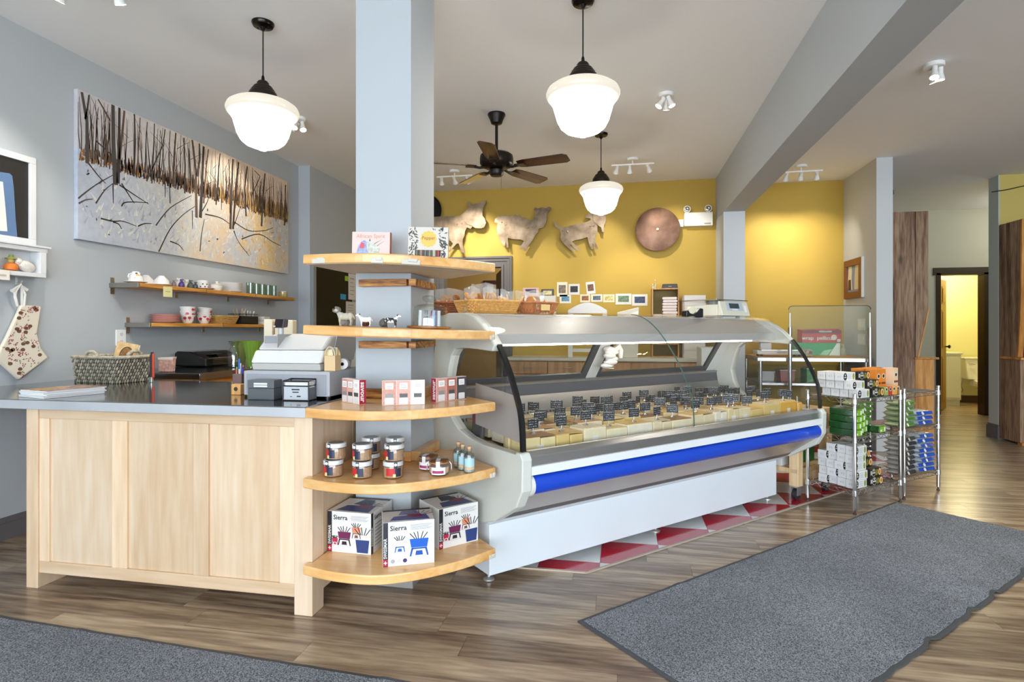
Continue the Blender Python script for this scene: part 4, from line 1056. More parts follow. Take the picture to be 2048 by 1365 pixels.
# inside
DECK = lc([(2.16, .645), (2.90, .700), (2.90, .680), (2.16, .625)])
part(case, 'deck', MB().prism(DECK[::-1], .058, LN - .058, 'x'), steel('#bdbdbb', .3, 'x'))
part(case, 'vent_wall', MB().prism(lc([(2.885, .70), (2.945, .855), (2.99, .855), (2.99, .70)]), .058, LN - .058, 'x'), steel('#a8a8a6', .35, 'x'))
sl = MB()
for k in range(95):
    sl.bc(.10 + k * .0257, 2.901 - T0, .745, .012, .004, .02, M=Matrix.Rotation(R(-21), 4, 'X'))
part(case, 'vent_slots', sl, mat('#4a4a48', .6), kind='stuff')
part(case, 'door_track', MB().prism(lc([(2.945, .856), (2.955, .92), (3.03, .92), (3.03, .856)]), .058, LN - .058, 'x'), DKG)
part(case, 'door_track', MB().prism(lc([(2.952, .921), (2.950, .936), (3.02, .936), (3.02, .921)]), .058, LN - .058, 'x'), mat('#8d8b88', .35, .4))
def lean(t_, z): return (t_ - T0, z)
def rearbar(x0, x1, m, nm, th=.035):
    part(case, nm, MB().prism(lc([(2.975, .936), (2.975 - .165, 1.19), (2.975 - .165 + th, 1.20), (2.975 + th, .936)]), x0, x1, 'x'), m, bev=.004)
mid = 2.68 - S0
WF = mat('#d3d5d3', .4)
for x0, x1 in ((.06, .10), (mid - .045, mid + .045), (LN - .16, LN - .06)): rearbar(x0, x1, WF, 'rear_post', .05)
for x0, x1 in ((.10, mid - .045), (mid + .045, LN - .16)):
    d_ = part(case, 'rear_door', MB().prism(lc([(2.985, .938), (2.820, 1.19), (2.826, 1.193), (2.991, .941)]), x0, x1, 'x'), glass('#eef1ee', .06))
    F_ = MB()
    for a, b in ((x0, x0 + .03), (x1 - .05, x1)): F_.prism(lc([(2.980, .938), (2.815, 1.19), (2.832, 1.196), (2.997, .944)]), a, b, 'x')
    F_.prism(lc([(2.980, .938), (2.957, .973), (2.974, .979), (2.997, .944)]), x0, x1, 'x')
    part(d_, 'door_frame', F_, mat('#4d4f52', .4))
part(case, 'back_panel', MB().box(.056, LN - .056, 2.99 - T0, 3.05 - T0, .31, .856), mat('#c9cac6', .45))
# a rag tied round the rear middle post
rn = random.Random(21); mb = MB()
for k in range(6):
    mb.ball((rn.uniform(-.03, .03), rn.uniform(-.025, .005), k * .022), .052 + rn.uniform(-.01, .01), .035, .02, 12, 8)
mb.tube([(.02, -.03, .10), (.05, -.045, .13), (.07, -.04, .10), (.075, -.04, .05)], [.02, .024, .02, .01], 8)
q = W(2.70, 2.82)
o = solo('white_rag', 'white rag wrapped around the middle post inside the case', 'cloth', mb, mat('#e4e2de', .9), (q.x, q.y, 1.03), R(45), smooth=True)

# ------------------------------------------------------------------ cheeses and their chalk signs
def deck_z(t): return .645 + .055 * (t - 2.16) / .74 + .0006
RIND = ['#c9a86a', '#b58b5a', '#d2bd8b', '#8d6a45', '#cdbfa0']
PASTE = ['#ecd9a0', '#e9d6a4', '#f0e3bd', '#e7cd86', '#eddcb2', '#e3c67d', '#f2e8cf', '#e8b24a']
PN = ['pale yellow', 'straw coloured', 'cream coloured', 'golden yellow', 'buttery', 'deep yellow', 'ivory', 'orange']
chalk_cache = {}
def chalk():
    if 'c' in chalk_cache: return chalk_cache['c']
    m, nt, b = base_mat('chalk_sign'); L = nt.links
    tc = nt.nodes.new('ShaderNodeTexCoord'); oi = nt.nodes.new('ShaderNodeObjectInfo')
    sc = nt.nodes.new('ShaderNodeVectorMath'); sc.operation = 'SCALE'; sc.inputs[0].default_value = (3, 5, 7); L.new(oi.outputs['Random'], sc.inputs['Scale'])
    sep = nt.nodes.new('ShaderNodeSeparateXYZ'); L.new(tc.outputs['Object'], sep.inputs[0])
    add = nt.nodes.new('ShaderNodeVectorMath'); L.new(tc.outputs['Object'], add.inputs[0]); L.new(sc.outputs[0], add.inputs[1])
    n = nt.nodes.new('ShaderNodeTexNoise'); n.inputs['Scale'].default_value = 300; n.inputs['Detail'].default_value = 1; L.new(add.outputs[0], n.inputs['Vector'])
    mu = nt.nodes.new('ShaderNodeMath'); mu.operation = 'MULTIPLY'; mu.inputs[1].default_value = 2 * PI / .0115; L.new(sep.outputs['Z'], mu.inputs[0])
    sn = nt.nodes.new('ShaderNodeMath'); sn.operation = 'SINE'; L.new(mu.outputs[0], sn.inputs[0])
    g = nt.nodes.new('ShaderNodeMath'); g.operation = 'GREATER_THAN'; g.inputs[1].default_value = .35; L.new(sn.outputs[0], g.inputs[0])
    g2 = nt.nodes.new('ShaderNodeMath'); g2.operation = 'GREATER_THAN'; g2.inputs[1].default_value = .55; L.new(n.outputs[0], g2.inputs[0])
    ab = nt.nodes.new('ShaderNodeMath'); ab.operation = 'ABSOLUTE'; L.new(sep.outputs['X'], ab.inputs[0])
    g3 = nt.nodes.new('ShaderNodeMath'); g3.operation = 'LESS_THAN'; g3.inputs[1].default_value = .028; L.new(ab.outputs[0], g3.inputs[0])
    m1 = nt.nodes.new('ShaderNodeMath'); m1.operation = 'MULTIPLY'; L.new(g.outputs[0], m1.inputs[0]); L.new(g2.outputs[0], m1.inputs[1])
    m2 = nt.nodes.new('ShaderNodeMath'); m2.operation = 'MULTIPLY'; L.new(m1.outputs[0], m2.inputs[0]); L.new(g3.outputs[0], m2.inputs[1])
    mx = nt.nodes.new('ShaderNodeMixRGB'); mx.inputs[1].default_value = lin('#1d1f23'); mx.inputs[2].default_value = lin('#d5d8dc'); L.new(m2.outputs[0], mx.inputs[0])
    L.new(mx.outputs[0], b.inputs['Base Color']); b.inputs['Roughness'].default_value = .5
    chalk_cache['c'] = m
    return m
sg = thing('price_sign', 'x', 'sign', (0, 0, 0))
part(sg, 'card', MB().box(-.033, .033, -.0008, .0008, .026, .074), chalk())
part(sg, 'holder', MB().lathe([(.014, 0), (.012, .004), (.003, .012), (.0025, .030), (0, .031)], 12), mat('#c9c8c4', .2, .9), smooth=True)
part(sg, 'card_edge', MB().box(-.034, .034, .0008, .0012, .025, .075), mat('#b9b4a4', .5))
sg_used = False
rn = random.Random(17)
ROWS = [(2.265, 'front'), (2.40, 'second'), (2.535, 'third'), (2.665, 'fourth'), (2.79, 'rearmost')]
for ri, (tc0, rname) in enumerate(ROWS):
    s = (1.56 if ri < 2 else 1.605) + rn.uniform(0, .02); k = 0
    while s < 3.93:
        w_ = rn.uniform(.11, .21) if ri < 2 else rn.uniform(.13, .24)
        if s + w_ > 4.0: w_ = 4.0 - s
        if w_ < .07: break
        dp = rn.uniform(.105, .122); h_ = [rn.uniform(.085, .115), rn.uniform(.07, .10), rn.uniform(.065, .09), rn.uniform(.06, .085), rn.uniform(.05, .08)][ri]
        ci = rn.randrange(7); 
        if ri == 0 and s + w_ > 3.85: ci = 7
        col = PASTE[ci]; typ = rn.choice(['block', 'block', 'wedge', 'halves', 'round']) if ri else rn.choice(['block', 'halves', 'block', 'wedge'])
        c = W(s + w_ / 2, tc0)
        shape = {'block': 'block', 'wedge': 'wedge', 'halves': 'pair of cut blocks', 'round': 'half wheel'}[typ]
        lab = '%s cheese %s, %s in the %s row from the counter end' % (PN[ci], shape if typ != 'halves' else 'block cut in two', ORD[k], rname)
        th = thing('cheese', lab, 'cheese', (c.x, c.y, deck_z(tc0 + dp / 2) + .001), R(45 + rn.uniform(-3, 3)), 'cheeses in the display case')
        PM = mat(col, .45, var=.05, vscale=25); RM = mat(rn.choice(RIND), .7, var=.15, vscale=60, bump=.2, bscale=120)
        hw = w_ / 2 - .004; hd = dp / 2
        if typ == 'block': part(th, 'paste', MB().box(-hw, hw, -hd, hd, 0, h_), PM, bev=.006)
        elif typ == 'wedge': part(th, 'paste', MB().prism([(-hw, -hd), (hw, -hd), (hw * .35, hd), (-hw * .45, hd)], 0, h_), PM, bev=.005)
        elif typ == 'halves':
            part(th, 'paste', MB().box(-hw, -.002, -hd, hd, 0, h_), PM, bev=.005); part(th, 'paste', MB().box(.002, hw, -hd, hd, 0, h_ * .94), PM, bev=.005)
        else: part(th, 'paste', MB().prism([(hw * math.cos(a), -hd + 2 * hd * math.sin(a)) for a in [PI * q / 10 for q in range(11)]], 0, h_), PM, bev=.005)
        if typ != 'round': part(th, 'rind', MB().box(-hw * .98, hw * .98, -hd * .9, hd * .96, h_ - .0005, h_ + .004), RM, bev=.002)
        else: part(th, 'rind', MB().prism([(hw * .96 * math.cos(a), -hd + 1.96 * hd * math.sin(a)) for a in [PI * q / 10 for q in range(11)]], h_ - .0005, h_ + .004), RM)
        if rn.random() < .5: part(th, 'price_label', MB().box(-.02, .018, -hd - .0012, -hd - .0003, h_ * .25, h_ * .6), mat('#f1eee6', .5))
        nsg = 1 if w_ < .17 else (2 if ri and rn.random() < .6 else 1)
        for j in range(nsg):
            sp = s + w_ * (.5 if nsg == 1 else .28 + .46 * j)
            q = W(sp, tc0 + rn.uniform(-.02, .03))
            lb = 'chalk price sign %son the %s cheese of the %s row from the counter end' % (('' if nsg == 1 else ('first ' if j == 0 else 'second ')), ORD[k], rname)
            zt = deck_z(tc0 + dp / 2) + .001 + h_ + .0045
            rz = R(rn.choice([8, 20, 45, 30, 25, 60, -5]) + rn.uniform(-8, 8))
            if not sg_used: sg.location = (q.x, q.y, zt); sg.rotation_euler = (0, 0, rz); sg['label'] = lb; sg['group'] = 'chalk price signs in the case'; sg_used = True
            else: dup(sg, (q.x, q.y, zt), rz, lb)
        s += w_; k += 1
q = W(1.62, 2.72)

# ------------------------------------------------------------------ on top of the case
def wicker(parent, w, d, h, col, flare=.03, vertical=False, seed=1):
    """open basket woven from strands: rows of rods running in and out of stakes"""
    n = 44; rows = max(4, int(h / .009)); rad = .0042; mb = MB()
    def ring(k, sgn, z, grow):
        pts = []
        for i in range(n):
            a = 2 * PI * i / n; c_, s_ = math.cos(a), math.sin(a)
            e = .35
            x = (w / 2 + grow) * math.copysign(abs(c_) ** e, c_); y = (d / 2 + grow) * math.copysign(abs(s_) ** e, s_)
            k_ = 1 + (.010 / max(w, .1)) * (1 if (i + k) % 2 else -1) * sgn
            pts.append((x * k_, y * k_, z))
        return pts
    if not vertical:
        for k in range(rows): mb.tube(ring(k, 1, .006 + (h - .012) * k / (rows - 1), flare * k / (rows - 1) - flare), rad, 5, True)
        part(parent, 'weave', mb, col, smooth=True, kind='stuff')
    else:
        pts0, pts1 = ring(0, 0, .004, -flare), ring(0, 0, h - .004, 0)
        for i in range(n):
            for q in (0, .5):
                a, b = Vector(pts0[i]).lerp(Vector(pts0[(i + 1) % n]), q), Vector(pts1[i]).lerp(Vector(pts1[(i + 1) % n]), q)
                mb.tube([a, (a + b) / 2 + Vector((0, 0, 0)), b], .0042, 5)
        part(parent, 'stakes', mb, col, smooth=True, kind='stuff')
        mb2 = MB()
        for zz, g in ((h * .35, -flare * .65), (h * .42, -flare * .58)): mb2.tube(ring(0, 1, zz, g), .005, 5, True)
        part(parent, 'weave', mb2, col, smooth=True)
    part(parent, 'rim', MB().tube(ring(0, 0, h, .003), .0065, 8, True), col, smooth=True)
    part(parent, 'bottom', MB().prism([(p[0], p[1]) for p in ring(0, 0, 0, -flare)], .001, .008), col)
WK1 = mat('#d3a058', .6, var=.2, vscale=60); WK2 = mat('#a8683a', .6, var=.25, vscale=60); WK3 = mat('#8a4a26', .6, var=.25, vscale=60)
TOPZ = 1.3575
def bread_bag(label, s, t, w, h, seed, z=TOPZ + .012, rz=0.):
    rn = random.Random(seed); p = W(s, t)
    th = thing('snack_bag', label, 'bag', (p.x, p.y, z), R(45) + rz, 'clear bags of toasts in the baskets')
    for k in range(12):
        a, b = rn.uniform(-w * .36, w * .36), rn.uniform(-.022, .022)
        M = Matrix.Rotation(rn.uniform(0, PI), 4, 'Z') @ Matrix.Rotation(R(90 + rn.uniform(-35, 35)), 4, 'X')
        part(th, 'toast', MB().lathe([(.022, -.003), (.024, 0), (.022, .003), (0, .0032)], 10, sx=1.2).xf(M), mat(rn.choice(['#c98f4a', '#d9ab6b', '#b8783a', '#e0bf8a', '#a86a35']), .8, var=.2, vscale=80), loc=(a, b, .034 + rn.uniform(0, h * .42)))
    nx, nz = 12, 9; mb = MB()
    for side in (-1, 1):
        g = []
        for j in range(nz + 1):
            f = j / nz; th_ = .034 * (1 - f) ** .6 * (1 if j else .6) + .003
            for i in range(nx + 1):
                e = i / nx * 2 - 1
                g.append((e * w / 2 * (1 - .05 * f) + rn.uniform(-.002, .002), side * th_ * math.cos(e * PI / 2) ** .6 + rn.uniform(-.005, .005) * (.3 + f), .004 + f * h * (1 - .05 * math.sin(e * 3 + seed)) + rn.uniform(-.003, .003)))
        mb.add(g, [(j * (nx + 1) + i, j * (nx + 1) + i + 1, (j + 1) * (nx + 1) + i + 1, (j + 1) * (nx + 1) + i) for j in range(nz) for i in range(nx)])
    part(th, 'clear_film', mb, glass('#fbfbfa', .10, .22, .14), smooth=True)
    return th
def bx_(u, t): 
    p = at(u, 643, t=t); return (p.x + p.y) * S
sA, sB = bx_(928, 2.74), bx_(1032, 2.74)
p = W((sA + sB) / 2 - .005, 2.77)
k1 = thing('wicker_basket', 'honey coloured wicker basket of toast bags on the display case', 'basket', (p.x, p.y, TOPZ), R(45), 'wicker baskets on the case')
wicker(k1, sB - sA - .02, .24, .072, WK1, .022)
sC = bx_(1106, 2.74)
p = W((sB + sC) / 2 + .005, 2.775)
k2 = thing('wicker_basket', 'brown stake woven basket with a paper tag, next to the honey one', 'basket', (p.x, p.y, TOPZ), R(45), 'wicker baskets on the case')
wicker(k2, sC - sB - .03, .24, .070, WK2, .022, True)
part(k2, 'paper_tag', MB().box(-.03, .035, -.129, -.1275, .025, .06), mat('#d9b878', .7))
sD = bx_(895, 3.0)
p = W(1.60, 3.015)
k3 = thing('wicker_basket', 'dark brown wicker tray behind the honey basket', 'basket', (p.x, p.y, TOPZ), R(45), 'wicker baskets on the case')
wicker(k3, .26, .13, .070, WK3, .015)
LB = ['clear bag of toasts leaning at the column end', 'clear bag of toasts in the middle of the honey basket', 'clear bag of toasts at the brown end of the honey basket', 'clear bag of round toasts in the front of the brown basket', 'clear bag of round toasts at the back of the brown basket', 'clear bag standing highest in the back of the honey basket', 'clear bag of toasts in the dark wicker tray']
sm = (sA + sB) / 2
for k, (s_, t_, w_, h_, z_) in enumerate(((sA + .065, 2.76, .110, .135, .010), (sm - .004, 2.73, .110, .135, .010), (sB - .062, 2.74, .105, .125, .010), ((sB + sC) / 2, 2.74, .16, .12, .010), ((sB + sC) / 2, 2.815, .18, .135, .010), (sm, 2.83, .16, .165, .010), (1.60, 3.015, .2, .14, .010))):
    bread_bag(LB[k], s_, t_, w_, h_, 30 + k, TOPZ + z_, R([4, -3, 5, 2, -2, 3, 0][k]))
# deli scale
p0 = at(1443, 645, t=2.645)
sc_ = thing('deli_scale', 'cream electronic deli scale with a steel platter on the case', 'scale', (p0.x, p0.y, TOPZ), R(45))
CRM = mat('#d9d5c4', .45)
for a, b in ((.04, .05), (.27, .05), (.04, .28), (.27, .28)): part(sc_, 'foot', MB().lathe([(.016, 0), (.016, .016), (.010, .02), (0, .02)], 12, (a, b, 0)), mat('#2d2d2d', .6))
part(sc_, 'body', MB().prism([(0, .018), (.34, .018), (.34, .105), (.0, .105)][::1], .035, .34, 'y'), CRM, bev=.008)
part(sc_, 'front_panel', MB().prism([(-.012, .018), (.034, .018), (.034, .128), (.020, .128)], .0, .345, 'x').xf(Matrix.Identity(4)), CRM, bev=.005)
FN = face_frame((0, -.012, .018), (1, 0, 0), (0, .2794, .960))
flat(sc_, 'display_bezel', [[(.07, .04), (.27, .04), (.27, .108), (.07, .108)]], mat('#b9c2cc', .4), FN, .002)
flat(sc_, 'display', [[(.105, .058), (.225, .058), (.225, .098), (.105, .098)]], mat('#3e444b', .2), FN, .003)
flat(sc_, 'label', [[(.29, .03), (.315, .03), (.315, .085), (.29, .085)]], mat('#efeeea', .5), FN, .002)
flat(sc_, 'badge', [[(.13, .044), (.20, .044), (.20, .052), (.13, .052)]], mat('#e9e9e6', .4), FN, .003)
part(sc_, 'platter_post', MB().lathe([(.05, .104), (.05, .135), (0, .135)], 16, (.17, .19, 0)), CRM)
part(sc_, 'platter', MB().box(-.03, .36, .02, .38, .136, .142), steel('#c9c7c0', .18, 'x'), bev=.003)
p0 = at(1372, 646, t=2.66)
tp = thing('tape_dispenser', 'black desktop tape dispenser beside the deli scale', 'tape dispenser', (p0.x, p0.y, TOPZ), R(30))
part(tp, 'body', MB().prism([(-.02, 0), (.125, 0), (.125, .062), (.10, .066), (.075, .04), (.045, .022), (.015, .03), (0, .050), (-.015, .046)], -.03, .03, 'y'), mat('#161618', .35), bev=.005)
part(tp, 'tape_roll', MB().tube([(.045, -.012, .048), (.045, .012, .048)], .030, 20), mat('#d9d2b8', .3), smooth=True)
# pouch lying in the case beside the card
p0 = W(1.60, 2.60)
po = thing('coffee_pouch', 'dark pouch with a red label inside the case end', 'pouch', (p0.x - .06, p0.y + .06, .70), R(-10), rot=None)
po.location = (W(1.557, 2.62).x, W(1.557, 2.62).y, .690); po.rotation_euler = (R(-4), 0, R(-45))
part(po, 'bag', MB().box(-.055, .055, -.012, .012, 0, .15), mat('#4a4446', .45), bev=.01)
part(po, 'red_label', MB().box(-.03, .04, -.0135, -.0122, .085, .14), mat('#a02236', .45))
# ================================================================== chrome wire racks with groceries
CHR = steel('#d6d6d4', .15, 'z', .1)
RL, RD = .574, .345
def wire_rack(label, loc, rz, L):
    t = thing('wire_rack', label, 'rack', loc, rz, 'chrome wire racks')
    for x, y in ((0, 0), (L, 0), (0, RD), (L, RD)):
        p = part(t, 'post', MB().tube([(x, y, .03), (x, y, .825)], .0125, 12), CHR, smooth=True)
        part(p, 'foot', MB().lathe([(.010, 0), (.012, .004), (.010, .012), (.006, .014), (.006, .032), (0, .032)], 10, (x, y, 0)), mat('#4a3a30', .5))
        part(p, 'cap', MB().lathe([(.0135, .822), (.0135, .828), (0, .830)], 12, (x, y, 0)), mat('#b9b9b6', .3, .8))
    for z in (.158, .522, .788):
        s_ = MB()
        for zz in (z, z - .028):
            s_.tube([(0, 0, zz), (L, 0, zz), (L, RD, zz), (0, RD, zz)], .0028, 6, True)
        n = int(L / .028)
        for k in range(1, n): s_.tube([(L * k / n, 0, z + .003), (L * k / n, RD, z + .003)], .0019, 4)
        for y in (RD * .33, RD * .66): s_.tube([(0, y, z - .002), (L, y, z - .002)], .0026, 5)
        def zig(a, b, n):
            a, b = Vector(a), Vector(b); pts = []
            for k in range(n + 1): pts.append(a.lerp(b, k / n) + Vector((0, 0, -.028 if k % 2 else 0)))
            s_.tube(pts, .0021, 5)
        zig((0, 0, z), (L, 0, z), 16); zig((0, 0, z), (0, RD, z), 10); zig((L, 0, z), (L, RD, z), 10); zig((0, RD, z), (L, RD, z), 16)
        sh = part(t, 'wire_shelf', s_, CHR, smooth=True)
        for x, y in ((0, 0), (L, 0), (0, RD), (L, RD)):
            part(sh, 'collar', MB().lathe([(.0135, -.034), (.018, -.030), (.016, .006), (0, .006)], 12, (x, y, z)), CHR, smooth=True)
    return t
OA = Vector((1.573, 4.303, 0)); OB = Vector((2.073, 4.751, 0)); RZ = R(40)
wire_rack('chrome wire rack next to the display case, stacked with white cartons', OA, RZ, RL)
wire_rack('chrome wire rack farther from the case, holding blue and black pouches', OB, RZ, .50)
def rk(o, x, y, z):
    return (o.x + x * math.cos(RZ) - y * math.sin(RZ), o.y + x * math.sin(RZ) + y * math.cos(RZ), z)
# ---- cartons: long axis along the rack, oval logo and picture on the long side
WC = mat('#dddcdb', .5); BC = mat('#26241f', .4)
def carton(kind):
    t = thing('x_carton', 'x', 'carton', (0, 0, 0))
    L, w, h = .146, .061, .058
    part(t, 'box', MB().box(0, L, 0, w, 0, h), WC if kind == 'w' else BC, bev=.0012)
    F = face_frame((0, -.0003, 0), (1, 0, 0), (0, 0, 1))
    ell = lambda cx, cy, a, b, n=18: [(cx + a * math.cos(2 * PI * k / n), cy + b * math.sin(2 * PI * k / n)) for k in range(n)]
    if kind == 'w':
        flat(t, 'oval_logo', [ell(.024, h / 2, .021, .026)], mat('#23221f', .4), F, .0006)
        flat(t, 'logo_mark', [ell(.024, h * .68, .007, .006, 10), [(.010, h * .36), (.038, h * .36), (.036, h * .48), (.012, h * .48)]], mat('#cfcdc6', .5), F, .0009)
        flat(t, 'print_lines', [[(.055, .012 + .008 * k), (.10 - .006 * (k % 2), .012 + .008 * k), (.10 - .006 * (k % 2), .0145 + .008 * k), (.055, .0145 + .008 * k)] for k in range(5)], mat('#b5b3ad', .5), F)
        flat(t, 'fruit_print', [ell(.124, h / 2, .012, .022)], mat('#8f9a3a', .5), F)
        G = face_frame((-.0003, w, 0), (0, -1, 0), (0, 0, 1))
        flat(t, 'end_mark', [[(.022, .022), (.030, .022), (.030, .036), (.022, .036)], [(.036, .022), (.046, .022), (.046, .026), (.036, .026)], [(.036, .030), (.046, .030), (.046, .036), (.036, .036)]], mat('#c4c3c6', .5), G)
    else:
        flat(t, 'oval_logo', [ell(.045, h / 2, .024, .027)], mat('#d4d1c8', .4), F, .0005)
        flat(t, 'logo_center', [ell(.045, h / 2, .021, .024)], mat('#1b1a17', .4), F, .0008)
        flat(t, 'logo_mark', [[(.028, h * .42), (.062, h * .42), (.062, h * .58), (.028, h * .58)], ell(.045, h * .76, .006, .006, 10)], mat('#d4d1c8', .5), F, .0011)
        flat(t, 'olive_print', [ell(.082, h * .35, .010, .014, 10), ell(.088, h * .68, .011, .012, 10), ell(.096, h * .42, .009, .013, 10)], mat('#8d8427', .5), F)
        flat(t, 'cracker_print', [ell(.125, h / 2, .019, .025)], mat('#e3b678', .5), F)
        flat(t, 'cracker_center', [ell(.125, h / 2, .009, .013, 12)], mat('#b5642c', .5), F, .0009)
        flat(t, 'silver_patch', [[(.002, .016), (.018, .016), (.018, .044), (.002, .044)]], mat('#b9b7b0', .4), F)
    return t
cw = carton('w'); cw.name = 'white_carton'; cb = carton('b'); cb.name = 'black_carton'
first = {'w': cw, 'b': cb}; used = set()
def put(kind, o, x, y, z, lab, grp, rz=0.):
    p = rk(o, x, y, z)
    if kind not in used:
        used.add(kind); q = first[kind]; q.location = p; q.rotation_euler = (0, 0, RZ + rz); q['label'] = lab; q['group'] = grp; return q
    return dup(first[kind], p, RZ + rz, lab, grp)
ZB, ZM, ZT = .1645, .5285, .7945
rn = random.Random(9)
RW = ['bottom', 'second', 'third', 'fourth', 'top']
for r in range(5):
    ncol = 4 if r < 4 else 3
    for c in range(ncol):
        put('w', OA, .030 + .010 * ((r * 7 + c) % 3) - .003 * r, .018 + c * .0672 + (.012 if r in (2,) else 0), ZB + r * .0586, 'white cracker carton in the %s row of the lower rack pile, %s from the aisle' % (RW[r], ORD[c]), 'white cartons on the lower shelf', R(rn.uniform(-.6, .6)))
for k, (x, y, r, lb) in enumerate(((.212, .012, 0, 'black cracker carton at the bottom front of the lower shelf'), (.214, .014, 1, 'black cracker carton on top of the bottom front one, lower shelf'), (.205, .085, 0, 'black cracker carton at the bottom behind, lower shelf'), (.206, .082, 1, 'black cracker carton second up behind, lower shelf'), (.204, .080, 2, 'black cracker carton third up in the lower shelf stack'), (.203, .084, 3, 'black cracker carton topmost in the lower shelf stack'))):
    put('b', OA, x, y, ZB + r * .0586, lb, 'black cartons on the lower shelf', R(2 if k % 2 else -2))
for r in range(3):
    for c in range(4 - (r > 1)):
        put('w', OA, .045 - .045 * r * .6 + .004 * c, .006 + c * .0672 + .035 * r * .55 + (.03 if r == 2 else 0), ZT + r * .0586, 'white cracker carton in the %s row on the rack top, %s from the aisle' % (['bottom', 'middle', 'top'][r], ORD[c]), 'white cartons on the rack top', R(rn.uniform(-.6, .6)))
for r, (x, y) in enumerate(((.235, .010), (.215, .035), (.175, .075))):
    put('b', OA, x, y, ZT + r * .0586, 'black cracker carton in the %s row on the rack top' % ['bottom', 'middle', 'top'][r], 'black cartons on the rack top', R(1))
put('b', OA, .10, .205, ZT + .1758 - .0586, 'black cracker carton behind the others on the rack top', 'black cartons on the rack top', R(1)) if False else None
# ---- orange tea boxes on the rack tops
def tea(col, lab, o, x, y, z, w=.062, h=.185, d=.075, extra=True):
    p = rk(o, x, y, z)
    t = thing('tea_box', lab, 'box', p, RZ, 'boxes on the rack top')
    part(t, 'box', MB().box(0, w, 0, d, 0, h), mat(col, .45), bev=.0012)
    F = face_frame((0, -.0003, 0), (1, 0, 0), (0, 0, 1))
    ell = lambda cx, cy, a, n=16: [(cx + a * math.cos(2 * PI * k / n), cy + a * math.sin(2 * PI * k / n)) for k in range(n)]
    flat(t, 'logo_ring', [ell(w / 2, h * .72, w * .30)], mat('#efe6d8', .5), F, .0005)
    flat(t, 'logo_center', [ell(w / 2, h * .72, w * .22)], mat('#2b2422', .5), F, .0008)
    if extra:
        flat(t, 'band', [[(.004, h * .40), (w - .004, h * .40), (w - .004, h * .48), (.004, h * .48)]], mat('#7a3a1c', .5), F)
        flat(t, 'cracker_print', [ell(w * .5, h * .18, w * .24)], mat('#ecc88d', .5), F)
    return t
OR = '#d9832c'
for k in range(5): tea(OR, 'orange cracker box, %s in the rear row across both rack tops' % ORD[k], OA if k < 3 else OB, (.375 + k * .064) if k < 3 else (.375 + k * .064 - .667), .17 - .0 * k, ZT)
tea('#e6c4a4', 'pale peach cracker box ending the orange row', OB, .012 + .0, .168 - .09, ZT, .06)
tea(OR, 'orange cracker box at the front of the rack top', OA, .400, .075, ZT)
tea(OR, 'orange cracker box at the front, second along', OA, .464, .075, ZT)
for k, (c, nm) in enumerate((('#9aa85a', 'olive green'), ('#b8391f', 'brick red'))):
    tea(c, 'small %s cracker box in front of the orange ones' % nm, OA, .392 + k * .052, .012, ZT, .048, .06, .05, False)
for k in range(2): tea('#e0a04a', 'small amber cracker box, %s from the post' % ORD[k], OA, .500 + k * .052 - (.0 if k == 0 else .0), .016, ZT, .048, .06, .05, False)

# ---- wrapped packets and pouches
def packet_mesh(L, w, h, seed, crimp=.010):
    rn = random.Random(seed); nx, ny = 12, 6; mb = MB(); top = []; bot = []
    for j in range(ny + 1):
        for i in range(nx + 1):
            a, b = i / nx * 2 - 1, j / ny * 2 - 1
            ed = (1 - abs(a) ** 6) * (1 - abs(b) ** 5)
            f = max(0, ed) ** .45
            x = a * L / 2; y = b * w / 2 * (1 - .05 * (1 - f))
            wob = rn.uniform(-.003, .003) * f
            top.append((x, y, h / 2 + h / 2 * f * .97 + wob)); bot.append((x, y, h / 2 - h / 2 * f))
    n = len(top); mb.add(top + bot, [])
    for j in range(ny):
        for i in range(nx):
            k = j * (nx + 1) + i
            mb.f.append((k, k + 1, k + nx + 2, k + nx + 1)); mb.mi.append(0)
            mb.f.append((n + k, n + k + nx + 1, n + k + nx + 2, n + k + 1)); mb.mi.append(0)
    return mb
def pouch(cols, L, w, h, nm, cat='pouch'):
    """cols: film colour, front stripe, badge"""
    t = thing(nm, 'x', cat, (0, 0, 0))
    part(t, 'film', packet_mesh(L, w, h, sum(map(ord, nm)) % 97), mat(cols[0], .22, coat=.3, bump=.5, bscale=45), smooth=True)
    fr = MB(); n = 8
    for k in range(n):
        x0, x1 = -L / 2 * .92 + L * .92 * k / n, -L / 2 * .92 + L * .92 * (k + 1) / n
        fr.quad((x0, -w / 2 - .001, h * .22), (x1, -w / 2 - .001, h * .22), (x1, -w / 2 + .010, h * .86), (x0, -w / 2 + .010, h * .86))
    part(t, 'front_print', fr, mat(cols[1], .3))
    part(t, 'badge', MB().lathe([(.013, 0), (.013, .0015), (0, .002)], 16).xf(Matrix.Translation((-L * .14, -w / 2 + .001, h * .52)) @ Matrix.Rotation(R(65), 4, 'X')), mat(cols[2], .4))
    part(t, 'name_band', MB().bc(L * .17, -w / 2 + .003, h * .50, L * .34, .002, h * .22, M=Matrix.Rotation(R(-25), 4, 'X')), mat(cols[3], .4))
    return t
def pile(proto, o, x, y, z, n, h, lab, grp, rz=0., jit=4, start=False):
    for k in range(n):
        p = rk(o, x + rn.uniform(-.006, .006), y + rn.uniform(-.006, .006), z + k * h)
        lb = lab % (['bottom'] + ORD[1:])[k] if k < n - 1 else lab % 'top'
        if k == 0 and start: q = proto; q.location = p; q.rotation_euler = (0, 0, RZ + rz); q['label'] = lb; q['group'] = grp
        else: dup(proto, p, RZ + rz + R(rn.uniform(-jit, jit)), lb, grp)
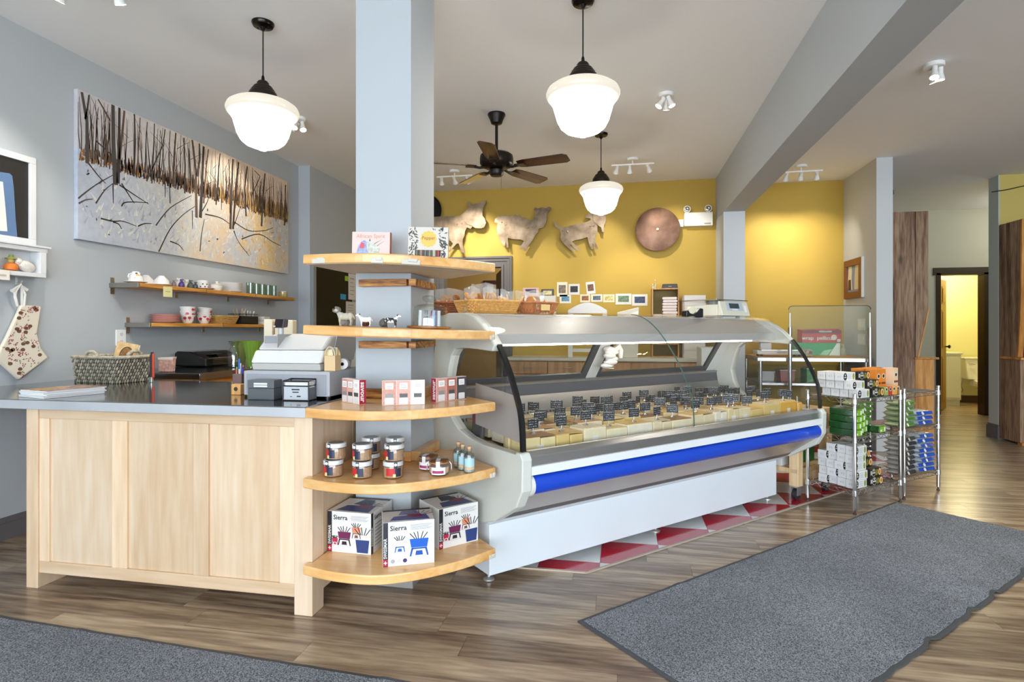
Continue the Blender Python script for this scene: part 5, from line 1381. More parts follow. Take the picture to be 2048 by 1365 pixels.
# dark green bricks with bright green ends, middle shelf of the near rack
def brick(nm='green_packet'):
    t = thing(nm, 'x', 'packet', (0, 0, 0)); L, w, h = .185, .085, .046
    m1 = mat('#1d4a22', .2, coat=.5, bump=.6, bscale=40)
    part(t, 'wrapper', MB().box(-w / 2, w / 2, 0, L, 0, h), m1, bev=.006)
    part(t, 'green_end', MB().box(-w / 2 + .002, w / 2 - .002, -.0012, .0, .003, h - .003), mat('#7fb52c', .35))
    part(t, 'bar_code', MB().box(w * .25, w * .42, -.0022, -.0012, h * .2, h * .8), mat('#e6e8df', .5))
    part(t, 'print', MB().box(-w * .38, -w * .12, -.0022, -.0012, h * .2, h * .5), mat('#dfe8cf', .5))
    part(t, 'top_label', MB().box(-w / 2 + .006, w / 2 - .006, .004, .05, h - .001, h + .0006), mat('#6f9f2e', .35))
    return t
g0 = brick()
pile(g0, OA, .065, .012, ZM, 4, .0465, '%s dark green wrapped packet of the front pile beside the case', 'green packets, front pile', 0, 2, True)
pile(g0, OA, .160, .05, ZM, 4, .0465, '%s dark green wrapped packet of the second pile beside the case', 'green packets, second pile', 0, 2)
pile(g0, OA, .268, .085, ZM, 2, .0465, '%s dark green wrapped packet of the short middle pile', 'green packets, short pile', 0, 3)
pile(g0, OA, .375, .014, ZM, 1, .0465, '%s dark green wrapped packet lying alone at the front of the shelf', 'green packet alone', R(4), 2)
gp = pouch(('#a9b58a', '#5f8f35', '#dfe5cf', '#3f6f2a'), .20, .15, .040, 'green_pouch')
pile(gp, OA, .455, .255, ZM, 5, .0405, '%s green and silver pouch at the back of the near rack', 'green pouches on the near rack', 0, 6, True)
pile(gp, OB, .115, .095, ZM, 5, .0405, '%s green and silver pouch at the post of the far rack', 'green pouches on the far rack', R(3), 5)
bp = pouch(('#b9c0c8', '#1f4aa8', '#e3e6ea', '#2a55b5'), .20, .15, .036, 'blue_pouch')
pile(bp, OB, .355, .09, ZM, 3, .0365, '%s blue and silver pouch on the middle shelf of the far rack', 'blue pouches, middle shelf', R(-3), 6, True)
kp = pouch(('#b5b1aa', '#2b2a2a', '#d9cfc4', '#3a3838'), .20, .15, .036, 'black_pouch')
pile(kp, OB, .115, .095, ZB, 8, .0365, '%s black and silver pouch on the lower shelf of the far rack', 'black pouches, far rack', R(2), 5, True)
pile(kp, OA, .455, .255, ZB, 8, .0365, '%s black and silver pouch at the back of the near rack', 'black pouches, near rack', 0, 5)
pile(bp, OB, .365, .085, ZB, 8, .0370, '%s blue and silver pouch on the lower shelf of the far rack', 'blue pouches, lower shelf', R(-3), 6)

# ================================================================== wooden trolley beyond the case end
q = W(4.155, 2.345)
tr = thing('wooden_trolley', 'pale wooden trolley on casters behind the wire rack', 'trolley', (q.x, q.y, 0), R(45))
TW = wood(('#cda673', '#dcb98a', '#e6c89e'), 'z', 1, .45, 3)
LX, LY = .42, .50
for k, (x, y) in enumerate(((0, 0), (LX, 0), (0, LY), (LX, LY))):
    part(tr, 'leg', MB().box(x - .035, x + .035, y - .035, y + .035, .105, .62), TW, bev=.003)
    c_ = part(tr, 'caster', MB().tube([(x, y - .014, .042), (x, y + .014, .042)], .040, 18), mat('#2a2a2e', .4), smooth=True)
    part(c_, 'fork', MB().box(x - .02, x + .03, y - .022, y - .017, .035, .10).box(x - .02, x + .03, y + .017, y + .022, .035, .10).box(x - .03, x + .03, y - .022, y + .022, .096, .105), mat('#b9b9b6', .3, .8))
part(tr, 'lower_board', MB().box(-.035, LX + .035, -.03, LY + .03, .20, .235), TW, bev=.003)
part(tr, 'lower_rail', MB().box(-.03, LX, -.03, -.012, .12, .20), TW)
part(tr, 'top_board', MB().box(-.038, LX + .038, -.035, LY + .04, .62, .66), TW, bev=.003)
M4 = Matrix.Rotation(R(45), 4, 'Z'); trl = tr.location
def trp(x, y, z): v = M4 @ Vector((x, y, 0)); return (trl.x + v.x, trl.y + v.y, z)
t = thing('white_carton', 'white carton with grey marks on the trolley lower board', 'carton', trp(-.025, .10, .236), R(45))
part(t, 'box', MB().box(0, .10, 0, .16, 0, .09), WC, bev=.002); part(t, 'end_mark', MB().box(-.001, 0, .05, .11, .03, .06), mat('#b9b7b3', .5))
t = thing('green_carton', 'green carton on the lower board of the wooden trolley', 'carton', trp(.09, .07, .236), R(45))
part(t, 'box', MB().box(0, .30, 0, .18, 0, .17), mat('#1f7a48', .45), bev=.002); part(t, 'flap_seam', MB().box(0.002, .298, .088, .092, .170, .171), mat('#155c35', .5))
# ================================================================== left wall: painting, frames, stocking
XW = -3.666
def wl_at(u, v, x=-3.632): return at(u, v, x=x)
PY0, PY1, PZ0, PZ1 = 3.268, 5.776, 1.889, 2.912
pt = thing('landscape_painting', 'wide painting of bare winter trees over snow on the grey wall', 'painting', (XW + .001, (PY0 + PY1) / 2, PZ0))
PO = pt.location
m, nt, b = base_mat('painted_canvas'); L = nt.links
tc = nt.nodes.new('ShaderNodeTexCoord'); sp = nt.nodes.new('ShaderNodeSeparateXYZ'); L.new(tc.outputs['Object'], sp.inputs[0])
nz = nt.nodes.new('ShaderNodeTexNoise'); nz.inputs['Scale'].default_value = 3.2; nz.inputs['Detail'].default_value = 5; L.new(tc.outputs['Object'], nz.inputs['Vector'])
nz2 = nt.nodes.new('ShaderNodeTexNoise'); nz2.inputs['Scale'].default_value = 26; nz2.inputs['Detail'].default_value = 3; L.new(tc.outputs['Object'], nz2.inputs['Vector'])
def ramp(src, stops):
    r = nt.nodes.new('ShaderNodeValToRGB')
    while len(r.color_ramp.elements) < len(stops): r.color_ramp.elements.new(.5)
    for e, (p, c) in zip(r.color_ramp.elements, stops): e.position = p; e.color = lin(c)
    L.new(src, r.inputs[0]); return r.outputs[0]
def mathn(op, a, b=None, c=None):
    n = nt.nodes.new('ShaderNodeMath'); n.operation = op
    for i, q in enumerate((a, b, c)):
        if q is None: continue
        if isinstance(q, (int, float)): n.inputs[i].default_value = q
        else: L.new(q, n.inputs[i])
    return n.outputs[0]
ay = mathn('MULTIPLY_ADD', sp.outputs['Y'], 1 / 2.508, .5)
an = mathn('MULTIPLY_ADD', nz.outputs[0], .5, mathn('ADD', ay, -.25))
ground = ramp(an, [(.0, '#b5bccb'), (.25, '#c3c6cb'), (.42, '#cdcac2'), (.58, '#d8c0a2'), (.70, '#bfc3c9'), (.82, '#ddbb80'), (1., '#bcbcbb')])
sky = ramp(an, [(0, '#bfbcc0'), (.35, '#d3cbc4'), (.6, '#dcc6ae'), (1, '#d9c2b0')])
zb = mathn('MULTIPLY_ADD', nz2.outputs[0], .05, sp.outputs['Z'])
gsel = mathn('GREATER_THAN', zb, .645)
mx = nt.nodes.new('ShaderNodeMixRGB'); L.new(gsel, mx.inputs[0]); L.new(ground, mx.inputs[1]); L.new(sky, mx.inputs[2])
hs = nt.nodes.new('ShaderNodeHueSaturation'); L.new(mx.outputs[0], hs.inputs['Color']); L.new(mathn('MULTIPLY_ADD', nz2.outputs[0], .3, .85), hs.inputs['Value'])
L.new(hs.outputs[0], b.inputs['Base Color']); b.inputs['Roughness'].default_value = .7
part(pt, 'canvas', MB().box(.0, .033, PY0 - PO.y, PY1 - PO.y, 0, PZ1 - PZ0), m, bev=.002)
rn = random.Random(42)
def stroke(mb, pts, w0, w1, lift):
    """painted line: pts as (y, z) in the painting's plane"""
    n = len(pts)
    for i in range(n - 1):
        p, q = Vector(pts[i]), Vector(pts[i + 1]); d = (q - p)
        if d.length < 1e-6: continue
        d.normalize(); nn = Vector((-d.y, d.x)); a = (w0 + (w1 - w0) * i / (n - 1)) / 2; c = (w0 + (w1 - w0) * (i + 1) / (n - 1)) / 2
        Q = [p + nn * a, p - nn * a, q - nn * c, q + nn * c]
        mb.add([(.0332 + lift, k.x, k.y) for k in Q], [(0, 1, 2, 3)])
def cp(x, y):
    v = wl_at(140 + x / 3.5, 170 + y / 3.5); return (v.y - PO.y, v.z - PZ0)
def clampz(p): return (min(max(p[0], -1.25), 1.25), min(max(p[1], .004), 1.019))
groups = {'#4a4440': [], '#5e4a3c': [], '#37302d': [], '#74675c': []}
mbs = {c: MB() for c in groups}
keys = list(mbs)
for k in range(150):   # thin far trunks
    y = rn.uniform(-1.24, 1.24); z0 = .60 + rn.uniform(-.06, .03); z1 = rn.uniform(.86, 1.019)
    ln = rn.uniform(-.05, .05)
    pts = [clampz((y + ln * q + rn.uniform(-.004, .004), z0 + (z1 - z0) * q)) for q in (0, .35, .7, 1)]
    stroke(mbs[rn.choice(keys[:2] + [keys[3]])], pts, rn.uniform(.006, .013), .003, .0007)
for k in range(60):   # twigs
    y = rn.uniform(-1.2, 1.2); z0 = rn.uniform(.65, .9); a = rn.uniform(-1.2, 1.2); l = rn.uniform(.06, .2)
    stroke(mbs[rn.choice(keys)], [clampz((y, z0)), clampz((y + math.sin(a) * l * .5, z0 + math.cos(a) * l * .55)), clampz((y + math.sin(a) * l, z0 + math.cos(a) * l))], .005, .002, .0008)
big = [((300, 140), (303, 420), (318, 700), 8.0), ((345, 160), (342, 430), (335, 690), 5.5), ((380, 180), (365, 340), (345, 520), 4.5), ((82, 50), (118, 260), (120, 550), 5.5), ((132, 70), (122, 160), (105, 240), 3), ((195, 100), (230, 160), (280, 250), 3), ((590, 270), (585, 450), (572, 690), 2.5), ((450, 200), (455, 400), (445, 640), 3.5), ((855, 385), (880, 600), (885, 930), 6), ((905, 410), (908, 520), (888, 640), 5), ((935, 430), (925, 650), (912, 930), 7), ((968, 450), (950, 600), (935, 830), 3.5), ((1140, 520), (1130, 750), (1122, 1010), 6), ((1180, 540), (1160, 720), (1140, 1010), 5), ((1110, 520), (1118, 700), (1120, 900), 3), ((1365, 620), (1348, 800), (1340, 990), 5.5), ((1240, 570), (1222, 720), (1232, 920), 4), ((740, 335), (728, 500), (720, 712), 4), ((795, 370), (805, 560), (803, 760), 3.5), ((1508, 700), (1505, 850), (1500, 985), 4.5), ((240, 340), (262, 420), (240, 560), 4), ((665, 310), (650, 420), (535, 675), 2.5), ((1050, 480), (1035, 650), (1022, 840), 3), ((1420, 650), (1425, 800), (1420, 920), 2.5), ((700, 320), (690, 500), (700, 830), 2), ((540, 260), (530, 420), (525, 620), 2), ((490, 230), (480, 400), (470, 610), 2.2), ((1290, 600), (1330, 640), (1270, 780), 2.2)]
for i, (a, b_2, c, w_) in enumerate(big):
    stroke(mbs[keys[(0, 2, 1)[i % 3]]], [clampz(cp(*c)), clampz(cp(*b_2)), clampz(cp(*a))], w_ * .0052, w_ * .0036, .0011)
br = [[(55, 795), (180, 700), (330, 615)], [(600, 985), (700, 862), (850, 775)], [(620, 1170), (700, 1010), (790, 910), (875, 850)], [(345, 700), (450, 770), (550, 835)], [(180, 390), (300, 500), (390, 590)], [(130, 550), (200, 640), (250, 690)], [(60, 830), (110, 805), (160, 800)], [(215, 935), (300, 955), (370, 955), (465, 990)], [(475, 990), (520, 972), (570, 972)], [(300, 960), (340, 975), (360, 1010)], [(700, 1095), (760, 1120), (795, 1160)], [(945, 905), (1050, 930), (1120, 975)], [(1145, 1020), (1180, 1100), (1255, 1198)], [(1150, 960), (1250, 1020), (1360, 1020), (1420, 1000)], [(1200, 1080), (1320, 1045), (1420, 1100), (1480, 1130)], [(910, 1165), (920, 1050), (940, 940)], [(855, 880), (857, 1010)], [(300, 690), (302, 830)], [(920, 890), (960, 820), (975, 760)], [(180, 830), (240, 740), (300, 690)], [(360, 690), (430, 800), (450, 830)], [(360, 850), (380, 825), (440, 820), (545, 825)], [(665, 690), (666, 790)], [(1060, 790), (1060, 875)], [(1150, 980), (1195, 850)]]
for pts in br: stroke(mbs[keys[rn.choice((0, 2))]], [clampz(cp(*p)) for p in crom(pts, 4)], .012, .005, .0009)
for c in keys: part(pt, 'painted_trees', mbs[c], mat(c, .7), kind='stuff')
ug = {'#7a4a26': MB(), '#a8752f': MB(), '#4a3222': MB(), '#c29a4a': MB()}
uk = list(ug)
for k in range(900):
    y = rn.uniform(-1.245, 1.245); f = (y + 1.25) / 2.5
    z0 = .585 + rn.uniform(-.05, .02) + .03 * f; l = rn.uniform(.03, .11) * (.45 + 1.3 * min(1, f * 1.4))
    c = uk[rn.choice((0, 2, 2, 1) if f < .55 else (1, 0, 3, 2))]
    stroke(ug[c], [clampz((y, z0)), clampz((y + rn.uniform(-.008, .008), z0 + l))], rn.uniform(.006, .018), .004, .00045 + .00006 * uk.index(c))
for c in uk: part(pt, 'painted_brush', ug[c], mat(c, .7), kind='stuff')

dabs = {'#b4bccd': MB(), '#dcc9ae': MB(), '#d9d7d2': MB(), '#d8b070': MB(), '#a9aeb5': MB()}
dk = list(dabs)
for k in range(520):
    y = rn.uniform(-1.22, 1.22); f = (y + 1.25) / 2.5; z = rn.uniform(.03, .54); a = rn.gauss(1.3, .5); l = rn.uniform(.02, .075)
    c = dk[rn.choice((0, 0, 2, 4, 2)) if f < .35 else (rn.choice((1, 2, 2, 0)) if f < .68 else rn.choice((3, 1, 0, 2, 3)))]
    p0_, p1_ = (y, z), (y + math.cos(a) * l, z + math.sin(a) * l)
    stroke(dabs[c], [clampz(p0_), clampz(p1_)], rn.uniform(.008, .026), .004, .00012 + .00006 * dk.index(c))
for c in dk: part(pt, 'painted_snow', dabs[c], mat(c, .7), kind='stuff')
WPT = mat('#dcdde0', .45)
fr = thing('framed_chalkboard', 'white framed black picture with a blue panel, cut by the edge', 'picture', (XW + .001, 2.68, 1.80))
y0, y1, z0, z1 = 2.34 - 2.68, 2.998 - 2.68, 0, .556
fw_ = .040
F_ = MB().box(0, .022, y0, y1, z1 - fw_, z1).box(0, .022, y0, y1, z0, z0 + fw_).box(0, .022, y0, y0 + fw_, z0 + fw_, z1 - fw_).box(0, .022, y1 - fw_, y1, z0 + fw_, z1 - fw_)
part(fr, 'frame', F_, WPT, bev=.002)
part(fr, 'black_board', MB().box(.001, .009, y0 + fw_, y1 - fw_, z0 + fw_, z1 - fw_), mat('#1d1b1c', .45, var=.2, vscale=6))
def fp(u, v): p = at(u, v, x=-3.65); return (p.y - 2.68, p.z - 1.80)
part(fr, 'blue_panel', MB().prism([(y0 + fw_, .042)] + [fp(*q) for q in ((36, 484), (32, 440), (28, 375), (25, 352), (20, 347), (0, 344))] + [(y0 + fw_, .40)], .0095, .013, 'x'), mat('#5d7aa3', .5))
part(fr, 'white_sheet', MB().prism([fp(*q) for q in ((0, 462), (15, 463), (11, 415), (6, 364), (0, 363))] + [(y0 + .1, .33), (y0 + .1, .09)], .0135, .0145, 'x'), mat('#e6e4e0', .6))
sb = thing('shadow_box', 'small white wall box with ornaments, under the framed picture', 'wall shelf', (XW + .001, 2.70, 1.598))
y0, y1, h_, d_ = -.42, .318, .185, .085
part(sb, 'frame', MB().prism([(y0, 0), (y1 - .022, 0), (y1, h_), (y0, h_)], 0, d_, 'x') if False else MB().box(0, d_, y0, y1 - .01, 0, .026).box(0, d_, y0, y1, h_ - .026, h_).box(0, d_, y1 - .046, y1 - .008, .026, h_ - .026).box(0, d_, y0, y0 + .12, .026, h_ - .026).box(0, .006, y0 + .12, y1 - .046, .026, h_ - .026), WPT, bev=.002)
part(sb, 'ledge', MB().box(-.0, d_ + .012, y0, y1 + .014, h_, h_ + .012), WPT, bev=.002)
part(sb, 'divider', MB().box(.006, d_, -.02, -.0, .026, h_ - .026), WPT)
def sbp(u, v): p = at(u, v, x=-3.62); return p
q = at(22, 535, x=-3.62)
og = thing('pumpkin_ornament', 'small orange figure ornament in the white wall box', 'ornament', (-3.62, q.y, 1.6255))
part(og, 'body', MB().lathe([(.018, 0), (.034, .008), (.036, .026), (.026, .044), (0, .048)], 16), mat('#d9782a', .5), smooth=True)
part(og, 'head', MB().ball((0, 0, .062), .018), mat('#cfae6a', .6), smooth=True)
part(og, 'hat', MB().lathe([(.03, .072), (.028, .078), (.014, .082), (.010, .098), (0, .10)], 14), mat('#8d9a4a', .6), smooth=True)
q = at(52, 540, x=-3.615)
ml = thing('plush_lamb', 'white soft ornament leaning in the white wall box', 'ornament', (-3.615, q.y, 1.6255))
part(ml, 'body', MB().ball((0, 0, .036), .026, .055, .034, 14, 9, Matrix.Rotation(R(-14), 4, 'X')).ball((0, -.045, .06), .018, .024, .022), mat('#dedad2', .9, bump=.5, bscale=90), smooth=True)
cd_ = thing('price_card', 'white card hanging below the white wall box, cut by the edge', 'card', (XW + .09, 2.70, 1.545))
a_, b_3 = at(0, 540, x=-3.58), at(18, 561, x=-3.58)
part(cd_, 'card', MB().box(0, .002, -.30, b_3.y - 2.70, b_3.z - 1.545, a_.z - 1.545), mat('#e9e4da', .7))
part(cd_, 'print', MB().box(.002, .0026, -.2, b_3.y - 2.70 - .02, b_3.z - 1.545 + .02, b_3.z - 1.545 + .032), mat('#b9b3a8', .7))
# stocking
st_o = thing('christmas_stocking', 'cream stocking printed with pine cones and berries on the wall', 'stocking', (XW + .002, 2.93, 1.20))
def sp_(x, y): p = at(x / 2.731, 280 + y / 2.731, x=-3.63); return (p.y - 2.93, p.z - 1.20)
SO = [sp_(*q) for q in ((0, 1225), (110, 1312), (235, 1217), (270, 1190), (230, 1140), (208, 1060), (225, 960), (232, 910), (118, 902), (108, 935), (75, 1005), (40, 1080), (0, 1160))]
SO = [SO[0]] + SO[1:]
SO = [(-.165, .0 - .115)] + SO[1:-1] + [(-.16, -.06)]
part(st_o, 'cloth', MB().prism(SO, .004, .030, 'x'), mat('#dcd2c0', .85), bev=.010, seg=3)
rn = random.Random(8); cones = MB(); ber = MB(); grn = MB()
def inside(p, poly):
    c = False; n = len(poly)
    for i in range(n):
        a, b_ = poly[i], poly[i - 1]
        if (a[1] > p[1]) != (b_[1] > p[1]) and p[0] < (b_[0] - a[0]) * (p[1] - a[1]) / (b_[1] - a[1]) + a[0]: c = not c
    return c
def rp():
    while True:
        p = (rn.uniform(-.17, .16), rn.uniform(-.25, .22))
        if inside(p, SO) and inside((p[0] + .015, p[1]), SO) and inside((p[0] - .015, p[1] - .01), SO): return p
for k in range(20):
    p = rp(); cones.poly([(.0306, p[0] + .014 * math.cos(a), p[1] + .011 * math.sin(a)) for a in [2 * PI * j / 12 for j in range(12)]])
for k in range(30):
    p = rp()
    for j in range(6):
        q = (p[0] + rn.uniform(-.014, .014), p[1] + rn.uniform(-.014, .014))
        if inside(q, SO): ber.poly([(.0309, q[0] + .0032 * math.cos(a), q[1] + .0032 * math.sin(a)) for a in [2 * PI * i / 8 for i in range(8)]])
for k in range(38):
    p = rp(); a0 = rn.uniform(0, PI)
    for j in range(6):
        a = a0 + rn.uniform(-.6, .6); l = rn.uniform(.012, .024); dx, dy = math.cos(a), math.sin(a)
        grn.poly([(.0303, p[0] - dy * .001, p[1] + dx * .001), (.0303, p[0] + dy * .001, p[1] - dx * .001), (.0303, p[0] + dx * l, p[1] + dy * l)])
part(st_o, 'printed_cones', cones, mat('#6b4c38', .8, var=.35, vscale=200), kind='stuff'); part(st_o, 'printed_berries', ber, mat('#9c2338', .8), kind='stuff'); part(st_o, 'printed_sprigs', grn, mat('#6f7f5c', .8), kind='stuff')
h0 = sp_(125, 905); RP = mat('#e3e0da', .8)
part(st_o, 'cord_loop', MB().tube([(.02, h0[0] + .004, h0[1]), (.03, h0[0] - .004, h0[1] + .08), (.035, h0[0] - .012, h0[1] + .125), (.03, h0[0] - .035, h0[1] + .10), (.03, h0[0] - .045, h0[1] + .05), (.022, h0[0] - .022, h0[1] - .005)], .007, 8), RP, smooth=True)
part(st_o, 'cord_loop', MB().tube([(.024, h0[0] + .015, h0[1] - .005), (.036, h0[0] + .012, h0[1] + .07), (.036, h0[0] - .012, h0[1] + .128), (.034, h0[0] - .05, h0[1] + .075), (.028, h0[0] - .03, h0[1] + .01)], .007, 8), RP, smooth=True)
part(st_o, 'tassel', MB().tube([(.03, h0[0] - .012, h0[1] + .125), (.033, h0[0] + .025, h0[1] + .095)], .006, 7, r2=.012).tube([(.03, h0[0] - .012, h0[1] + .125), (.033, h0[0] - .065, h0[1] + .085)], .006, 7, r2=.012), RP, smooth=True)
part(st_o, 'hook', MB().tube([(0, h0[0] - .012, h0[1] + .14), (.03, h0[0] - .012, h0[1] + .132), (.045, h0[0] - .012, h0[1] + .15)], .004, 8), mat('#cfcfcb', .3, .6))
part(st_o, 'hang_tape', MB().box(.0, .003, h0[0] - .018, h0[0] - .006, h0[1] + .13, .394), RP)
# outlet
t = thing('wall_outlet', 'white double wall outlet beside the seagrass basket', 'outlet', (XW, 3.64, 1.152))
part(t, 'plate', MB().box(.0005, .007, -.043, .043, 0, .118), mat('#efefee', .4), bev=.002)
for z in (.030, .085):
    s_ = part(t, 'socket', MB().lathe([(.017, .007), (.017, .009), (0, .009)], 18).xf(Matrix.Translation((0, 0, z)) @ Matrix.Rotation(R(90), 4, 'Y')), mat('#e3e3e1', .4))
    part(s_, 'slots', MB().box(.009, .0096, -.008, -.006, z - .002, z + .008).box(.009, .0096, .006, .008, z - .002, z + .008).box(.009, .0096, -.002, .002, z - .010, z - .006), mat('#5a5a58', .5), kind='stuff')

# ================================================================== shelves on the left wall
WSH = wood(('#b5762c', '#cf9245', '#dda65c'), 'y', 1, .4, 3, True, .03)
BRK = steel('#a9a59c', .35, 'y')
def wall_shelf(label, y0, y1, zt, joints, brks, depth=.245):
    t = thing('wall_shelf', label, 'shelf', (XW, y0, zt))
    ys = [y0 + .004] + joints + [y1 - .004]
    for a, b in zip(ys, ys[1:]): part(t, 'board', MB().box(.004, depth, a - y0 + .004, b - y0 - .004, -.028, 0), WSH, bev=.002)
    for j in joints: part(t, 'clip', MB().box(.004, depth + .002, j - y0 - .004, j - y0 + .004, -.030, .0005), BRK)
    part(t, 'end_bar', MB().box(0, depth + .002, -.012, .004, -.032, .001), BRK, bev=.001); part(t, 'end_bar', MB().box(0, depth + .002, y1 - y0 - .004, y1 - y0 + .012, -.032, .001), BRK, bev=.001)
    for by in brks:
        q = by - y0
        b_ = part(t, 'bracket', MB().box(0.0005, .004, q - .018, q + .018, -.075, -.031).box(.004, depth * .9, q - .010, q + .010, -.034, -.0285), BRK, bev=.001)
        part(b_, 'screw', MB().ball((.005, q, -.058), .003, .005, .005), mat('#6b665c', .4, .8))
    for q in (0.012,):
        part(t, 'bracket', MB().box(.0005, .004, q - .016, q + .018, .001, .042), BRK, bev=.001)
        part(t, 'bracket', MB().box(.0005, .004, q - .016, q + .018, -.078, -.032), BRK, bev=.001)
    return t
jU = [at(413, 578, x=-3.425).y, at(511, 590, x=-3.425).y]; bU = [at(352, 590, x=XW).y, at(455, 598, x=XW).y, at(535, 604, x=XW).y]
wall_shelf('upper wooden wall shelf holding cups, plates and glasses', 3.555, 5.56, 1.610, jU, bU)
jL = [at(447, 652, x=-3.45).y]; bL = [at(406, 660, x=XW).y, at(518, 661, x=XW).y]
wall_shelf('lower wooden wall shelf holding poppy bowls and red plates', 3.69, 5.42, 1.322, jL, bL, .215)
ZU, ZL = 1.6112, 1.3232
def uy(u, x=-3.54): return at(u, 570, x=x).y
def ly(u, x=-3.55): return at(u, 640, x=x).y
POR = mat('#e6e3df', .2, coat=.4)
def cup_mb(r0, r1, h, th=.003): return MB().lathe([(0, 0), (r0 * .9, 0), (r0, .004), (r1 * .92, h * .55), (r1, h), (r1 - th, h), (r1 * .92 - th, h * .55), (r0 - th, .008), (0, .006)], 24)
FLIP = Matrix.Rotation(PI, 4, 'X')
GU = 'crockery on the upper wall shelf'
t = thing('teacup', 'upturned teacup with a yellow flower, on a saucer at the shelf end', 'cup', (-3.52, uy(267), ZU), 0, GU)
part(t, 'saucer', MB().lathe([(0, 0), (.035, 0), (.075, .012), (.075, .015), (.034, .004), (0, .004)], 26), POR, smooth=True)
part(t, 'cup', cup_mb(.024, .050, .070).xf(Matrix.Translation((0, 0, .088)) @ FLIP), POR, smooth=True)
part(t, 'handle', MB().tube([(0, -.030, .075), (0, -.060, .065), (0, -.068, .045), (0, -.052, .028)], .0045, 8), POR, smooth=True)
for k, (a, z, c, r) in enumerate(((R(-30), .050, '#d9b23a', .016), (R(-10), .038, '#c9862a', .010), (R(-55), .035, '#5d6b3a', .009), (R(10), .06, '#6a5d9a', .008), (R(-40), .072, '#4a4a3a', .008))):
    rr = .050 - (z - .018) / .07 * .023 + .001
    part(t, 'painted_flower', MB().ball((rr * math.cos(a), rr * math.sin(a), z), .002, r, r, 10, 6, Matrix.Rotation(a, 3, 'Z').to_4x4()), mat(c, .3), smooth=True)
for k, (u, x, lb) in enumerate(((292, -3.585, 'plain upturned white bowl behind the butterfly bowl'), (323, -3.51, 'upturned white bowl painted with butterflies on a saucer'))):
    t = thing('tea_bowl', lb, 'bowl', (x, uy(u, x), ZU), 0, GU)
    part(t, 'bowl', cup_mb(.022, .056, .066).xf(Matrix.Translation((0, 0, .078)) @ FLIP), POR, smooth=True)
    part(t, 'saucer', MB().lathe([(0, 0), (.035, 0), (.072, .009), (.072, .012), (.034, .004), (0, .004)], 26), mat('#e0d2c8', .25), smooth=True)
    for a, z, c, r in ((R(-25), .034, '#6a5a7a', .012), (R(-2), .030, '#b5763a', .011), (R(-60), .026, '#4a4660', .008), (R(20), .028, '#c98a4a', .008)):
        rr = .056 - (z - .012) / .066 * .030 + .0015
        part(t, 'painted_flower', MB().ball((rr * math.cos(a), rr * math.sin(a), z), .002, r, r * .7, 10, 6, Matrix.Rotation(a, 3, 'Z').to_4x4()), mat(c, .3), smooth=True)
for k, (u, x, c, sc, lb) in enumerate(((348, -3.47, '#7a6a6e', .026, 'small mauve animal figurine at the front of the upper shelf'), (357, -3.55, '#e3e0dc', .042, 'white cow shaped figurine on the upper shelf'), (363, -3.47, '#4a3a78', .034, 'purple animal figurine in front of the white cow'), (372, -3.56, '#dedbd6', .042, 'second white cow figurine, behind the purple one'), (381, -3.49, '#4f5a52', .036, 'dark green animal figurine on the upper shelf'), (391, -3.46, '#3f4650', .028, 'little slate figurine before the spotted mug'))):
    t = thing('animal_figurine', lb, 'figurine', (x, uy(u, x), ZU), 0, 'little animals on the upper shelf')
    part(t, 'body', MB().lathe([(sc * .55, 0), (sc * .70, sc * .3), (sc * .62, sc * .9), (sc * .35, sc * 1.25), (0, sc * 1.3)], 14), mat(c, .35), smooth=True)
    part(t, 'head', MB().ball((sc * .2, 0, sc * 1.5), sc * .45, sc * .42, sc * .40), mat(c, .35), smooth=True)
    for sy in (-1, 1): part(t, 'ear', MB().ball((sc * .1, sy * sc * .42, sc * 1.75), sc * .12, sc * .2, sc * .16), mat(c, .4), smooth=True)
    part(t, 'muzzle', MB().ball((sc * .55, 0, sc * 1.42), sc * .18, sc * .22, sc * .16), mat('#cfc4bb', .4), smooth=True)
for u, x, lb, c in ((405, -3.56, 'white spotted mug upside down behind the dish', '#d9d7d3'),):
    t = thing('mug', lb, 'mug', (x, uy(u, x), ZU), 0, GU)
    part(t, 'mug', MB().lathe([(0, .085), (.040, .085), (.044, .080), (.046, 0), (.042, 0), (.040, .078), (0, .080)], 24), POR, smooth=True)
    part(t, 'handle', MB().tube([(.0, .044, .065), (0, .07, .06), (0, .07, .03), (0, .045, .02)], .005, 8), POR, smooth=True)
    for k in range(7): part(t, 'painted_spot', MB().ball((.046 * math.cos(R(-70 + 22 * k)), .046 * math.sin(R(-70 + 22 * k)), .03 + .022 * (k % 2)), .0015, .007, .006, 8, 5, Matrix.Rotation(R(-70 + 22 * k), 3, 'Z').to_4x4()), mat('#3a3a3e', .4))
t = thing('sugar_bowl', 'white lidded sugar bowl in front of the plate stack', 'bowl', (-3.47, uy(434, -3.47), ZU), 0, GU)
part(t, 'bowl', MB().lathe([(0, 0), (.034, 0), (.046, .020), (.050, .048), (.054, .050), (.050, .052), (0, .052)], 24), mat('#e6dfd2', .3), smooth=True)
part(t, 'lid', MB().lathe([(.052, .052), (.044, .058), (.016, .062), (.008, .068), (.014, .076), (.010, .082), (0, .083)], 24), mat('#e6dfd2', .3), smooth=True)
t = thing('saucer', 'rose rimmed saucer under the edge of the sugar bowl', 'saucer', (-3.49, uy(412, -3.49), ZU), 0, GU)
part(t, 'dish', MB().lathe([(0, 0), (.03, 0), (.062, .010), (.062, .013), (.03, .004), (0, .004)], 26), mat('#e3d6cb', .3), smooth=True); part(t, 'rim', MB().tube([(.062 * math.cos(a), .062 * math.sin(a), .012) for a in [2 * PI * k / 24 for k in range(24)]], .0018, 6, True), mat('#b9756a', .4))
yp = (uy(421, -3.545) + uy(492, -3.545)) / 2
